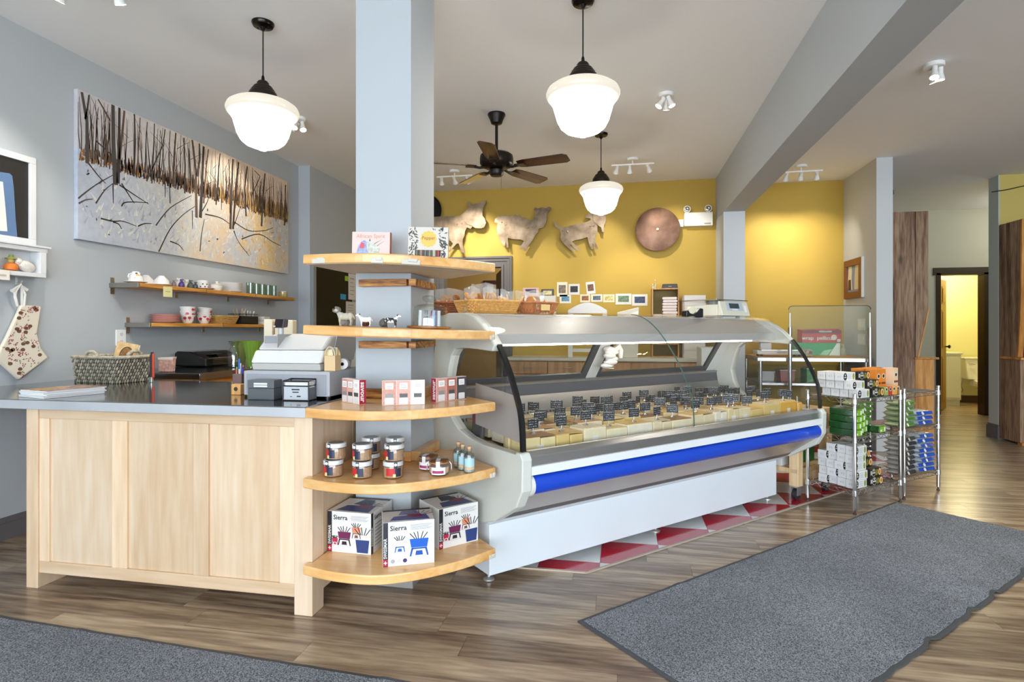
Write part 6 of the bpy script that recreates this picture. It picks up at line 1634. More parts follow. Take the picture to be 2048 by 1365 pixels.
pm = MB().lathe([(0, 0), (.060, 0), (.070, .003), (.115, .009), (.116, .011), (.070, .0055), (0, .0045)], 36).mesh('plate', mat('#e6e2de', .25, coat=.3), True)
for k in range(10):
    o = link('dinner_plate', pm, None, (-3.545 + rng.uniform(-.001, .001), yp, ZU + k * .0086)); tag(o, 'white dinner plate, %s from the bottom of the tall stack' % ORD[k], 'plate', 'stacked white plates')
tg = mat('#9fb5a4', .1)
gl0 = None
for k in range(5):
    u = 500 + k * 11.6; x = -3.50 - .01 * (k % 2)
    t = thing('drinking_glass', 'pale green ribbed drinking glass, %s in the row of five' % ORD[k], 'glass', (x, uy(u, x), ZU), 0, 'green drinking glasses')
    rb = MB(); n = 28; prof = [(.030, 0), (.032, .02), (.034, .10), (.034, .108)]
    v = []
    for i in range(n):
        a = 2 * PI * i / n; f = 1.03 if i % 2 else .97
        for r, z in prof: v.append((r * f * math.cos(a), r * f * math.sin(a), z))
    rb.add(v, [(i * 4 + j, ((i + 1) % n) * 4 + j, ((i + 1) % n) * 4 + j + 1, i * 4 + j + 1) for i in range(n) for j in range(3)]).add([v[i * 4] for i in range(n)], [tuple(range(n))])
    part(t, 'tumbler', rb, glass('#b3cbb9', .18, .05, .12), smooth=True)
    part(t, 'rim', MB().tube([(.034 * math.cos(a), .034 * math.sin(a), .108) for a in [2 * PI * i / 20 for i in range(20)]], .0016, 6, True), mat('#4f6158', .2))
t = thing('glass_cup', 'small yellow glass cup of white sachets at the shelf end', 'cup', (-3.50, uy(566, -3.50), ZU), 0, GU)
part(t, 'cup', MB().lathe([(0, 0), (.040, 0), (.044, .01), (.044, .055)], 24), glass('#d9cf9a', .12, .05, .35), smooth=True)
for k in range(5): part(t, 'sachet', MB().box(-.012, .012, -.002, .002, 0, .05), mat('#e9e6de', .7), loc=(.016 * math.cos(k * 1.3), .018 * math.sin(k * 1.3), .016), rot=(R(10 * (k - 2)), R(8 * (k % 3 - 1)), k))
t = thing('sticky_note', 'pale yellow note stuck to the upper shelf edge', 'note', (-3.42, uy(336, -3.42), 1.5))
a_, b_3 = at(327, 573, x=-3.417), at(345, 595, x=-3.417)
part(t, 'paper', MB().box(.0, .0015, a_.y - t.location.y, b_3.y - t.location.y, b_3.z - 1.5, a_.z - 1.5), mat('#d9d29a', .8)); part(t, 'scribble', MB().box(.0015, .002, a_.y - t.location.y + .02, b_3.y - t.location.y - .02, a_.z - 1.5 - .04, a_.z - 1.5 - .036), mat('#8f8a5c', .8))
# lower shelf
yp = (ly(296, -3.555) + ly(364, -3.555)) / 2
pm2 = MB().lathe([(0, 0), (.055, 0), (.065, .004), (.104, .014), (.105, .0165), (.064, .008), (0, .007)], 36).mesh('plate', mat('#d9b3a8', .3), True)
for k in range(6):
    o = link('red_plate', pm2, None, (-3.555, yp + rng.uniform(-.002, .002), ZL + k * .0104)); tag(o, 'red and white patterned plate, %s from the bottom of its stack' % ORD[k], 'plate', 'stacked red plates')
    part(o, 'red_rim', MB().tube([(.105 * math.cos(a), .105 * math.sin(a), .0155) for a in [2 * PI * i / 32 for i in range(32)]], .0016, 5, True), mat('#a8524a', .4))
def poppy_bowl(lb, loc, rot=(0, 0, 0), seed=0):
    t = thing('poppy_bowl', lb, 'bowl', loc, 0, 'poppy painted bowls', rot)
    part(t, 'bowl', MB().lathe([(0, 0), (.030, 0), (.034, .004), (.048, .030), (.059, .066), (.061, .070), (.057, .069), (.045, .030), (.030, .008), (0, .007)], 28), POR, smooth=True)
    rn = random.Random(seed)
    for k in range(4):
        a = R(-75 + 48 * k + rn.uniform(-8, 8)); z = rn.uniform(.032, .046); rr = .0535 + (z - .03) * .1
        part(t, 'painted_poppy', MB().ball((rr * math.cos(a), rr * math.sin(a), z), .002, .014, .012, 10, 6, Matrix.Rotation(a, 3, 'Z').to_4x4()), mat(rn.choice(['#b52a2e', '#a33038', '#c4393a']), .3), smooth=True)
        part(t, 'painted_stem', MB().tube([(rr * math.cos(a), rr * math.sin(a), z - .01), (.047 * math.cos(a + .1), .047 * math.sin(a + .1), z - .022)], .0014, 5), mat('#3a3a34', .5))
    return t
yb = ly(375, -3.53); yb2 = ly(408, -3.53)
for k, (y, z, rot, lb) in enumerate(((yb, 0, (0, 0, 0), 'bottom poppy bowl of the stack next to the red plates'), (yb, .034, (0, 0, .5), 'middle poppy bowl of the stack next to the red plates'), (yb, .068, (0, 0, 1.1), 'top poppy bowl of the stack next to the red plates'), (yb2, 0, (0, 0, 0), 'bottom poppy bowl of the tilted stack'), (yb2, .032, (R(4), 0, .6), 'middle poppy bowl of the tilted stack'), (yb2 + .002, .066, (R(9), 0, 1.4), 'top poppy bowl tipping off the tilted stack'))):
    poppy_bowl(lb, (-3.53, y, ZL + z), rot, k)
y0_, y1_ = ly(424, -3.54), ly(467, -3.54)
t = thing('small_wicker_basket', 'small straw coloured wicker basket on the lower wall shelf', 'basket', (-3.545, (y0_ + y1_) / 2, ZL), R(90))
wicker(t, y1_ - y0_ - .01, .15, .068, mat('#c9a05c', .7, var=.2, vscale=60), .02)
y0_, y1_ = ly(470, -3.54), ly(505, -3.54)
t = thing('cutlery_caddy', 'black cutlery caddy with wooden sticks and white spoons', 'caddy', (-3.545, (y0_ + y1_) / 2, ZL))
hw = (y1_ - y0_) / 2 - .005
part(t, 'tray', MB().box(-.07, .07, -hw, hw, 0, .006).box(-.07, -.066, -hw, hw, 0, .075).box(.066, .07, -hw, hw, 0, .075).box(-.066, .066, -hw, -hw + .004, 0, .075).box(-.066, .066, hw - .004, hw, 0, .075).box(-.066, .066, -.002, .002, 0, .07), mat('#18181a', .4))
part(t, 'wire_rim', MB().tube([(-.07, -hw, .095), (.07, -hw, .095), (.07, hw, .095), (-.07, hw, .095)], .003, 6, True), mat('#222224', .4))
for k in range(6): part(t, 'wooden_stick', MB().box(-.003, .003, -.001, .001, 0, .15), mat('#c9ae86', .7), loc=(-.03 + .012 * k, -hw * .5 + .01 * (k % 3), .007), rot=(R(18 * (1 if k % 2 else -1)), R(5 * (k - 3)), 0))
for k in range(5): part(t, 'white_spoon', MB().tube([(0, 0, 0), (0, 0, .10)], .0025, 6).ball((0, 0, .112), .004, .011, .016), mat('#e3e3e3', .4), loc=(-.02 + .012 * k, hw * .5 + .012 * (k % 3 - 1), .007), rot=(R(12 * (1 if k % 2 else -1)), R(6 * (k - 2)), 0), smooth=True)
y0_ = ly(522, -3.545)
nm_ = MB().prism([(-.055, 0), (.055, 0), (.058, .010), (.05, .019), (-.05, .019), (-.058, .010)], -.06, .06, 'x').mesh('napkin', mat('#e3ded6', .9, bump=.2, bscale=60))
for k in range(4): tag(link('folded_napkin', nm_, None, (-3.545, y0_ + .004 * (k % 2), ZL + k * .0195), R(2 * k)), 'folded white napkin, %s from the bottom beside the cutlery caddy' % ORD[k], 'napkin', 'folded napkins on the lower shelf')
# ================================================================== things on the steel worktop
ZW = .9325
mg = MB().box(-.115, .115, -.14, .14, 0, .0058)
rn = random.Random(4)
for k in range(6):
    o = thing('magazine', 'glossy magazine, %s from the bottom of the stack on the worktop' % ORD[k] if k < 5 else 'glossy magazine with a food photo on top of the stack', 'magazine', (-2.83 + rn.uniform(-.004, .004), 2.47 + rn.uniform(-.004, .004), ZW + k * .0062), R(-14 + rn.uniform(-2, 2)), 'stacked magazines')
    part(o, 'pages', MB().box(-.112, .112, -.139, .139, 0.0003, .0052), mat('#e9e9ea', .6), bev=.001)
    part(o, 'cover', MB().box(-.113, .113, -.14, .14, .0052, .0060), mat('#b0897a', .25, var=.45, vscale=16) if k == 5 else mat('#d9d6d2', .3))
    if k == 5: part(o, 'cover_picture', MB().box(-.09, .02, -.11, .02, .0060, .0063), mat('#c9983a', .3, var=.4, vscale=22))
# seagrass basket
bk = thing('seagrass_basket', 'square grey woven seagrass basket full of recipe books', 'basket', (-3.25, 3.165, ZW), R(-5))
SG1 = mat('#a39a87', .85, var=.35, vscale=40); SG2 = mat('#6f695e', .85, var=.3, vscale=40)
bw_, bd_, bh_ = .345, .215, .165
w1, w2 = MB(), MB(); rn = random.Random(6)
rows = 8
for r in range(rows):
    z = .010 + (bh_ - .016) * r / (rows - 1); gx = .012 * r / rows; per = 2 * (bw_ + bd_ + 4 * gx); n = 62
    for i in range(n):
        s = per * (i + .5 * (r % 2)) / n; W_, D_ = bw_ + 2 * gx, bd_ + 2 * gx
        if s < W_: x, y, a = -W_ / 2 + s, -D_ / 2, 0
        elif s < W_ + D_: x, y, a = W_ / 2, -D_ / 2 + s - W_, R(90)
        elif s < 2 * W_ + D_: x, y, a = W_ / 2 - (s - W_ - D_), D_ / 2, 0
        else: x, y, a = -W_ / 2, D_ / 2 - (s - 2 * W_ - D_), R(90)
        M = Matrix.Rotation(a, 4, 'Z') @ Matrix.Rotation(R(18), 4, 'Y')
        (w1 if (i + r) % 3 else w2).ball((x, y, z), .0062, .007, .0125, 6, 5, M)
part(bk, 'weave', w1, SG1, smooth=True, kind='stuff'); part(bk, 'weave', w2, SG2, smooth=True, kind='stuff')
part(bk, 'lining', MB().box(-bw_ / 2 + .004, bw_ / 2 - .004, -bd_ / 2 + .004, bd_ / 2 - .004, .002, .012).box(-bw_ / 2 + .002, -bw_ / 2 + .006, -bd_ / 2, bd_ / 2, .004, bh_ - .01).box(bw_ / 2 - .006, bw_ / 2 - .002, -bd_ / 2, bd_ / 2, .004, bh_ - .01).box(-bw_ / 2, bw_ / 2, -bd_ / 2 + .002, -bd_ / 2 + .006, .004, bh_ - .01).box(-bw_ / 2, bw_ / 2, bd_ / 2 - .006, bd_ / 2 - .002, .004, bh_ - .01), mat('#4f493f', .9))
rim = [(sx * (bw_ / 2 + .012), sy * (bd_ / 2 + .012), bh_) for sx, sy in ((-1, -1), (1, -1), (1, 1), (-1, 1))]
part(bk, 'rim', MB().tube(crom(rim + rim[:1], 8)[:-1], .010, 8, True), SG1, smooth=True)
for xx, yy, aa in ((-.02, -bd_ / 2 - .014, 0), (bw_ / 2 + .014, -.0, R(90))):
    M = Matrix.Translation((xx, yy, bh_)) @ Matrix.Rotation(aa, 4, 'Z')
    part(bk, 'handle', MB().tube([(-.05, 0, -.012), (-.045, 0, .018), (-.02, -.004, .034), (.02, -.004, .034), (.045, 0, .018), (.05, 0, -.012)], .011, 8).xf(M), SG1, smooth=True)
def bkp(x, y, z): v = Matrix.Rotation(R(-5), 4, 'Z') @ Vector((x, y, 0)); return (-3.25 + v.x, 3.165 + v.y, ZW + z)
t = thing('recipe_book', 'recipe book with a brown bowl on its cover, leaning in the basket', 'book', bkp(.055, .0, .02), R(-5), rot=(R(-12), R(8), R(-5)))
part(t, 'pages', MB().box(-.085, .085, -.008, .008, 0, .235), mat('#e6dccb', .7)); part(t, 'cover', MB().box(-.087, .087, -.0105, -.008, 0, .237), mat('#c9a877', .4, var=.3, vscale=24))
part(t, 'bowl_picture', MB().lathe([(.05, 0), (.05, .001), (0, .0012)], 24).xf(Matrix.Translation((.012, -.0106, .16)) @ Matrix.Rotation(R(90), 4, 'X')), mat('#8a6238', .5, var=.5, vscale=60)); part(t, 'rim_picture', MB().tube([(.012 + .05 * math.cos(a), -.011, .16 + .05 * math.sin(a)) for a in [2 * PI * k / 24 for k in range(24)]], .003, 5, True), mat('#5a3a22', .5))
t = thing('recipe_book', 'pinkish booklet behind the recipe book in the basket', 'book', bkp(.035, .045, .02), R(-5), rot=(R(-8), R(-6), R(-5)))
part(t, 'pages', MB().box(-.075, .075, -.004, .004, 0, .20), mat('#e6dcd2', .7)); part(t, 'cover', MB().box(-.076, .076, -.0055, -.004, 0, .201), mat('#b98a86', .4, var=.4, vscale=30))
t = thing('luggage_strap', 'red and black strap with a metal buckle at the basket corner', 'strap', (-2.965, 3.17, ZW))
part(t, 'red_band', MB().box(.012, .026, -.006, .006, .03, .185), mat('#c2432e', .5), bev=.004); part(t, 'black_band', MB().box(-.004, .010, -.006, .006, .03, .178), mat('#1d1b1d', .5), bev=.004)
part(t, 'loop', MB().tube([(.003, 0, .175), (.006, 0, .19), (.016, 0, .192), (.02, 0, .18)], .005, 8), mat('#1d1b1d', .5)); part(t, 'buckle', MB().box(-.008, .014, -.008, .008, 0, .035), mat('#c9c9c6', .2, .9), bev=.002)
# behind: things on the long wall counter
ZBK = .963
t = thing('patterned_packet', 'pink patterned packet standing behind the basket', 'packet', (-3.25, 3.62, ZBK), R(10))
part(t, 'paper', MB().prism([(-.05, 0), (.05, 0), (.06, .11), (.03, .102), (0, .108), (-.055, .104)], -.02, .02, 'y'), mat('#cfa295', .6, var=.35, vscale=50), bev=.006)
part(t, 'top_fold', MB().prism([(-.052, .09), (.055, .09), (.06, .11), (-.055, .105)], -.021, .021, 'y'), mat('#e3d9cf', .6))
t = thing('printer', 'black desktop printer on the wall counter', 'printer', (-3.46, 4.32, ZBK))
PB = mat('#141315', .2, coat=.4)
part(t, 'body', MB().prism([(-.17, .004), (.13, .004), (.13, .07), (-.02, .125), (-.15, .13), (-.17, .11)], -.20, .26, 'y'), PB, bev=.012, seg=3)
part(t, 'paper_tray', MB().box(.132, .16, -.13, .20, .02, .026), mat('#2a292b', .3)); part(t, 'silver_trim', MB().box(.131, .134, -.17, .23, .07, .075), mat('#b9b9b6', .25, .8)); part(t, 'control_panel', MB().box(.05, .10, -.10, .02, .101, .104), mat('#3a3a3c', .2))
q0 = (-3.115, 4.18)
t = thing('glass_carafe', 'clear glass carafe with a narrow neck by the printer', 'carafe', (q0[0], q0[1], ZBK), 0)
part(t, 'glass', MB().lathe([(0, .004), (.048, .0), (.054, .006), (.054, .10), (.046, .135), (.030, .165), (.029, .180), (.042, .205), (.044, .212)], 28), glass('#eef2f2', .16), smooth=True)
part(t, 'rim', MB().tube([(.044 * math.cos(a), .044 * math.sin(a), .212) for a in [2 * PI * k / 24 for k in range(24)]], .002, 6, True), glass('#cfd8d8', .3))
for k, (u, lb) in enumerate(((480, 'olive green fluted glass vase behind the carafe'), (504, 'bright green fluted glass vase beside the register'))):
    p = at(u, 740, y=4.20 if k else 4.33)
    t = thing('green_vase', lb, 'vase', (p.x, p.y, ZBK), 0, 'green glass vases')
    n = 36; rb = MB(); prof = [(.034, 0), (.038, .02), (.05, .12), (.066, .20), (.070, .215)]; v = []
    for i in range(n):
        a = 2 * PI * i / n; f = 1.035 if i % 2 else .965
        for r, z in prof: v.append((r * f * math.cos(a), r * f * math.sin(a), z))
    m_ = len(prof)
    rb.add(v, [(i * m_ + j, ((i + 1) % n) * m_ + j, ((i + 1) % n) * m_ + j + 1, i * m_ + j + 1) for i in range(n) for j in range(m_ - 1)]).add([v[i * m_] for i in range(n)], [tuple(range(n))])
    part(t, 'glass', rb, glass('#8fb548' if k else '#93a05a', .15, .05, .45), smooth=True); part(t, 'foot', MB().lathe([(.036, 0), (.036, .008), (0, .009)], 24), glass('#7da03c', .2, .05, .4))
# pens and block
t = thing('pen_jar', 'square clear plastic pen jar', 'jar', (-2.035, 2.775, ZW), R(5))
part(t, 'jar', MB().box(-.026, .026, -.026, .026, 0, .004).box(-.026, -.023, -.026, .026, 0, .10).box(.023, .026, -.026, .026, 0, .10).box(-.026, .026, -.026, -.023, 0, .10).box(-.026, .026, .023, .026, 0, .10), glass('#b08a80', .15, .05, .3))
for k, (c, nm) in enumerate((('#2743a8', 'blue'), ('#d9582a', 'orange'), ('#e6e6e8', 'white'), ('#3a9a4a', 'green'), ('#b52a3a', 'red'), ('#3a6ad0', 'bright blue'))):
    a = 2 * PI * k / 6; l = [.135, .14, .15, .13, .12, .175][k]
    o = thing('pen', '%s pen standing in the clear pen jar' % nm, 'pen', (-2.035 + .012 * math.cos(a), 2.775 + .012 * math.sin(a), ZW + .005), 0, 'pens in the pen jar', (R(7 * math.sin(a + 2)), R(7 * math.cos(a)), 0))
    part(o, 'barrel', MB().tube([(0, 0, 0), (0, 0, l * .7)], .0042, 8), mat('#dcdcde' if k in (2, 5) else c, .3), smooth=True); part(o, 'cap', MB().tube([(0, 0, l * .7), (0, 0, l)], .0046, 8), mat(c, .3), smooth=True)
t = thing('wooden_block', 'small pine block with a burnt emblem in front of the pen jar', 'block', (-1.965, 2.665, ZW), R(4))
part(t, 'block', MB().box(-.026, .026, -.02, .02, 0, .055), wood(('#c48a45', '#d9a563', '#e6bb80'), 'z', 1, .5, 4), bev=.002)
part(t, 'emblem', MB().lathe([(.011, 0), (.011, .0006), (0, .0006)], 14).xf(Matrix.Translation((0, -.0201, .03)) @ Matrix.Rotation(R(90), 4, 'X')), mat('#3a2a1c', .6))
# cash register
RG1 = mat('#c7c6c4', .45); RG2 = mat('#a3a2a3', .45)
dw = thing('money_box', 'grey steel cash drawer under the register', 'cash drawer', (-1.62, 2.80, ZW))
part(dw, 'body', MB().box(-.232, .232, -.245, .25, .012, .133), mat('#a9abb0', .4), bev=.004)
part(dw, 'drawer_front', MB().box(-.215, .215, -.249, -.244, .020, .118), mat('#94969b', .4), bev=.002)
for sx in (-1, 1):
    for sy in (-1, 1): part(dw, 'foot', MB().lathe([(.014, 0), (.014, .013), (0, .013)], 12, (sx * .2, sy * .2, 0)), BLK)
rg = thing('cash_register', 'grey and white cash register with a small pole display', 'cash register', (-1.645, 2.80, ZW + .1335))
part(rg, 'lower_body', MB().prism([(-.20, 0), (.19, 0), (.19, .035), (-.21, .035)], -.19, .185, 'x'), mat('#b8b6b0', .45), bev=.006)
part(rg, 'white_front', MB().prism([(-.215, .036), (.19, .036), (.19, .10), (-.175, .10)], -.195, .19, 'x'), mat('#dcdbd8', .4), bev=.012, seg=3)
part(rg, 'top_hood', MB().prism([(-.172, .101), (.185, .101), (.185, .15), (.12, .178), (-.02, .182), (-.09, .165)], -.19, .185, 'x'), RG1, bev=.016, seg=3)
part(rg, 'side_hood', MB().prism([(-.10, .04), (.19, .04), (.18, .16), (.10, .178), (-.04, .178)], .186, .192, 'x'), RG2)
part(rg, 'hood_seam', MB().box(-.078, -.076, -.16, .05, .10, .181), RG2)
part(rg, 'display_well', MB().box(-.17, -.082, -.13, -.02, .13, .172), mat('#8f8f92', .5))
pd = part(rg, 'display_pole', MB().tube([(-.115, -.07, .13), (-.115, -.07, .215)], .014, 14), mat('#b9b8b8', .4), smooth=True)
hd = part(pd, 'display_head', MB().prism([(-.018, -.022), (.018, -.018), (.024, .024), (-.008, .028)], -.030, .030, 'x').xf(Matrix.Translation((-.115, -.07, .235)) @ Matrix.Rotation(R(-12), 4, 'Z')), mat('#4a474b', .35), bev=.004)
part(pd, 'display_screen', MB().prism([(-.0205, -.018), (-.0195, -.018), (-.0105, .024), (-.0115, .024)], -.026, .026, 'x').xf(Matrix.Translation((-.115, -.071, .235)) @ Matrix.Rotation(R(-12), 4, 'Z')), mat('#241a22', .15))
part(hd, 'screen_label', MB().bc(-.135, -.098, .222, .012, .002, .008), mat('#c9b3b0', .4))
# small wooden bag stand, receipt roll, papers
ZDR = ZW + .1335
t = thing('wooden_card_holder', 'pale wooden card holder with a rounded handle on the drawer', 'card holder', (-1.418, 2.64, ZDR), R(0))
MPL = mat('#d9b98c', .55)
part(t, 'front', MB().prism([(-.028, 0), (.030, 0), (.030, .075), (-.028, .075)], -.03, -.024, 'y'), MPL, bev=.001); part(t, 'back', MB().prism([(-.028, 0), (.030, 0)] + [(.001 + .029 * math.cos(a), .07 + .045 * math.sin(a)) for a in [PI * k / 12 for k in range(13)]], .024, .030, 'y'), MPL, bev=.001)
part(t, 'side', MB().box(-.028, -.023, -.024, .024, 0, .075).box(.025, .030, -.024, .024, 0, .075).box(-.023, .025, -.024, .024, 0, .004), MPL)
part(t, 'handle', MB().tube([(.001 + .026 * math.cos(a), -.027, .074 + .045 * math.sin(a)) for a in [PI * k / 12 for k in range(13)]], .004, 6), MPL, smooth=True)
for k in range(3): part(t, 'card', MB().box(-.02, .022, -.0006, .0006, 0, .10 + .006 * k), mat(['#e3d3ac', '#6fa9c9', '#d9cba6'][k], .6), loc=(-.004 * k, -.01 + .01 * k, .005), rot=(0, R(-10 + 7 * k), 0))
t = thing('receipt_roll', 'white receipt paper roll lying behind the card holder', 'paper roll', (-1.412, 2.74, ZDR + .0285), R(20))
part(t, 'roll', MB().lathe([(.009, -.035), (.028, -.035), (.028, .035), (.009, .035), (.009, -.035)], 28).xf(Matrix.Rotation(R(90), 4, 'X')), mat('#e9e9ea', .7)); part(t, 'core', MB().lathe([(.006, -.0352), (.009, -.0352), (.009, .0352), (.006, .0352), (.006, -.0352)], 18).xf(Matrix.Rotation(R(90), 4, 'X')), mat('#2f2c2c', .6))
t = thing('paper_sheaf', 'loose cream papers propped behind the receipt roll', 'paper', (-1.43, 2.93, ZDR), R(25))
for k in range(3): part(t, 'sheet', MB().box(-.05, .05, -.0006, .0006, 0, .12), mat('#d9d1c0', .7), loc=(0, .012 * k, 0.001), rot=(R(-25 - 8 * k), R(12 * k - 8), 0))
t = thing('paper_box', 'cream folded paper boxes standing behind the register', 'box', (-2.05, 3.08, ZW), R(8))
part(t, 'box', MB().box(-.03, .02, -.03, .03, 0, .40), mat('#dccfb5', .6), bev=.002); part(t, 'box_lid', MB().box(.03, .14, -.02, .04, .16, .395), mat('#d3c5a8', .6), bev=.006)
part(t, 'prop', MB().box(.03, .14, -.02, .04, 0, .16), mat('#c9bb9e', .6))
t = thing('tape_gun', 'grey and black packing tape gun behind the register', 'tape gun', (-1.80, 3.12, ZW + .30), R(15))
part(t, 'roll', MB().tube([(0, -.02, 0), (0, .02, 0)], .042, 24), mat('#3a3a3c', .35), smooth=True); part(t, 'hub', MB().tube([(0, -.022, 0), (0, .022, 0)], .018, 16), mat('#b5b5b6', .4), smooth=True); part(t, 'arm', MB().bc(.06, 0, .0, .11, .03, .03, M=Matrix.Rotation(R(30), 4, 'Y')), mat('#c9c9cc', .4), bev=.004)
st2 = part(t, 'stand', MB().box(-.05, .05, -.03, .03, -.30, -.043), mat('#8d8d90', .5))
# index boxes
t = thing('card_index_box', 'dark grey card index box with white labels on the worktop', 'box', (-1.705, 2.512, ZW), R(2))
part(t, 'base', MB().box(-.068, .068, -.036, .036, 0, .055), mat('#54575a', .5), bev=.003); part(t, 'lid', MB().box(-.069, .069, -.037, .037, .0555, .095), mat('#5c5f62', .5), bev=.003)
part(t, 'label', MB().box(-.035, .035, -.0385, -.037, .062, .070), WC); part(t, 'label', MB().box(-.035, .035, -.0385, -.037, .073, .082), WC)
t = thing('mesh_card_box', 'black wire mesh card box with a paper front on the worktop', 'box', (-1.520, 2.512, ZW), R(2))
MSH = mat('#1f1e24', .4, .3)
part(t, 'paper_front', MB().box(-.062, .062, -.034, -.032, .002, .068), mat('#b9bcc0', .6)); part(t, 'mesh_side', MB().box(-.064, .064, -.032, .034, 0, .060), mat('#6a6b72', .5))
part(t, 'frame', MB().tube([(-.065, -.036, .002), (.065, -.036, .002), (.065, .036, .002), (-.065, .036, .002)], .003, 6, True).tube([(-.065, -.036, .07), (.065, -.036, .07), (.065, .036, .07), (-.065, .036, .07)], .003, 6, True).tube([(-.065, -.034, .093), (.065, -.034, .093), (.065, .036, .098), (-.065, .036, .098)], .004, 6, True), MSH, smooth=True)
for sx in (-.065, .065):
    part(t, 'corner_wire', MB().tube([(sx, -.036, 0.003), (sx, -.036, .093)], .003, 6).tube([(sx, .036, .003), (sx, .036, .098)], .003, 6), MSH)
part(t, 'cards', MB().box(-.06, .06, -.028, .03, .058, .086), mat('#dcdad4', .7)); part(t, 'handwriting', MB().box(-.022, .018, -.0345, -.034, .050, .056).box(-.018, .014, -.0345, -.034, .038, .043).box(-.03, -.02, -.0345, -.034, .018, .021).box(.004, .024, -.0345, -.034, .018, .024), mat('#2a2a2e', .6))
# notes on the black door
for k, (u0, v0, u1, v1, c, lb) in enumerate(((697, 547, 712, 601, '#d9d4d2', 'long printed list taped to the black door'), (692, 603, 712, 640, '#d6d2d0', 'short printed list below the long list on the black door'), (690, 552, 697, 563, '#9ac23a', 'lime green sticky square on the black door'), (681, 588, 692, 600, '#3a9ac9', 'sky blue sticker on the black door'))):
    a_, b_ = at(u0, v0, x=-3.488), at(u1, v1, x=-3.488)
    t = thing('door_note', lb, 'note', (-3.4895, (a_.y + b_.y) / 2, b_.z)); hw = (b_.y - a_.y) / 2; hh = a_.z - b_.z
    part(t, 'paper', MB().box(0, .0015, -hw, hw, 0, hh), mat(c, .7))
    if k < 2: part(t, 'printed_lines', MB().box(.0015, .002, -hw * .6, hw * .4, hh * .2, hh * .22).box(.0015, .002, -hw * .6, hw * .6, hh * .35, hh * .37).box(.0015, .002, -hw * .6, hw * .5, hh * .5, hh * .52).box(.0015, .002, -hw * .6, hw * .3, hh * .65, hh * .67).box(.0015, .002, -hw * .6, hw * .5, hh * .8, hh * .83), mat('#8a8688', .7), kind='stuff')

# ================================================================== back wall: cards, counter, shelf unit
def cc(x, y): return 860 + x / 4.096, 480 + y / 4.096
CARDS = [((760, 393), (890, 450), 0, '#cfa9a8', '#3a2f4a', 'wide pink and navy photo card, leftmost of the wall cards'), ((910, 405), (1015, 465), 0, '#3f4a4c', '#c9b98a', 'dark photo card with small faces beside the towel box'), ((1040, 347), (1125, 465), 0, '#dcd8c4', '#7a6a5c', 'tall cream card printed with tiny trees'), ((1135, 362), (1225, 450), 0, '#d9d6d0', '#2a2a2e', 'white bordered card with a black abstract picture'), ((1280, 345), (1352, 442), -6, '#dfdcd6', '#6a4a3a', 'tilted white card with a brown animal'), ((1062, 450), (1155, 520), 0, '#dedacf', '#5a86a0', 'small card with a blue seascape in the lower line'), ((1230, 447), (1312, 512), 0, '#dcd3b8', '#8a5a3a', 'small card scattered with brown dots'), ((1320, 447), (1412, 508), 0, '#dfd9cb', '#5a6470', 'small pale card with a grey building'), ((1418, 447), (1512, 512), 0, '#dcd6b0', '#c9ba7a', 'small yellowish card between the building and the wreath'), ((1520, 442), (1650, 530), 0, '#dcdcd4', '#6a8468', 'larger card with a green wreath'), ((1655, 447), (1782, 540), 0, '#e0ded8', '#3a4a6a', 'card with a dark dusk landscape, closest to the shelf unit')]
for (x0, y0), (x1, y1), rot, c1, c2, lb in CARDS:
    a_ = at(*cc(x0, y0), y=7.49); b_ = at(*cc(x1, y1), y=7.49); w_ = b_.x - a_.x; h_ = a_.z - b_.z
    t = thing('wall_card', lb, 'card', ((a_.x + b_.x) / 2, 7.4995, (a_.z + b_.z) / 2), 0, 'cards pinned to the yellow wall', (0, R(rot), 0))
    part(t, 'paper', MB().box(-w_ / 2, w_ / 2, -.004, -.0005, -h_ / 2, h_ / 2), mat(c1, .7))
    part(t, 'picture', MB().box(-w_ * .34, w_ * .34, -.0048, -.004, -h_ * .26, h_ * .30), mat(c2, .6, var=.55, vscale=40))
KX0, KX1, KY = -1.40, 1.14, 6.88
kc = thing('kitchen_counter', 'long back counter with a white top along the yellow wall', 'counter', (0, 7.18, 0))
part(kc, 'top', MB().box(KX0, KX1, -.31, .31, .895, .93), mat('#dcd9d0', .4), bev=.004)
TAN = wood(('#b58a63', '#c79c74', '#d3ab85'), 'z', 1, .45, 3)
part(kc, 'carcass', MB().box(KX0 + .02, KX1 - .02, -.27, .31, .0, .894), TAN)
nw = 5
for k in range(nw):
    x0 = KX0 + .03 + (KX1 - KX0 - .06) * k / nw; x1 = x0 + (KX1 - KX0 - .06) / nw - .01
    d_ = part(kc, 'cabinet_door', MB().box(x0, x1, -.292, -.271, .12, .72), TAN, bev=.003); part(d_, 'handle', MB().tube([(x1 - .05, -.295, .60), (x1 - .05, -.315, .61), (x1 - .05, -.315, .67), (x1 - .05, -.295, .68)], .005, 6), mat('#b9b9b6', .3, .8))
    d_ = part(kc, 'drawer', MB().box(x0, x1, -.292, -.271, .735, .885), TAN, bev=.003); part(d_, 'handle', MB().tube([((x0 + x1) / 2 - .05, -.295, .81), ((x0 + x1) / 2 - .045, -.315, .81), ((x0 + x1) / 2 + .045, -.315, .81), ((x0 + x1) / 2 + .05, -.295, .81)], .005, 6), mat('#b9b9b6', .3, .8))
ZK = .9305
a_ = at(1303, 578, y=7.30); b_ = at(1357, 578, y=7.30)
su = thing('napkin_shelf', 'small wooden shelf unit of folded towels on the back counter', 'shelf unit', ((a_.x + b_.x) / 2, 7.33, ZK))
hw = (b_.x - a_.x) / 2; hh = a_.z - ZK; SW = wood(('#a8773f', '#bf8e52', '#cda067'), 'z', 1, .5, 3)
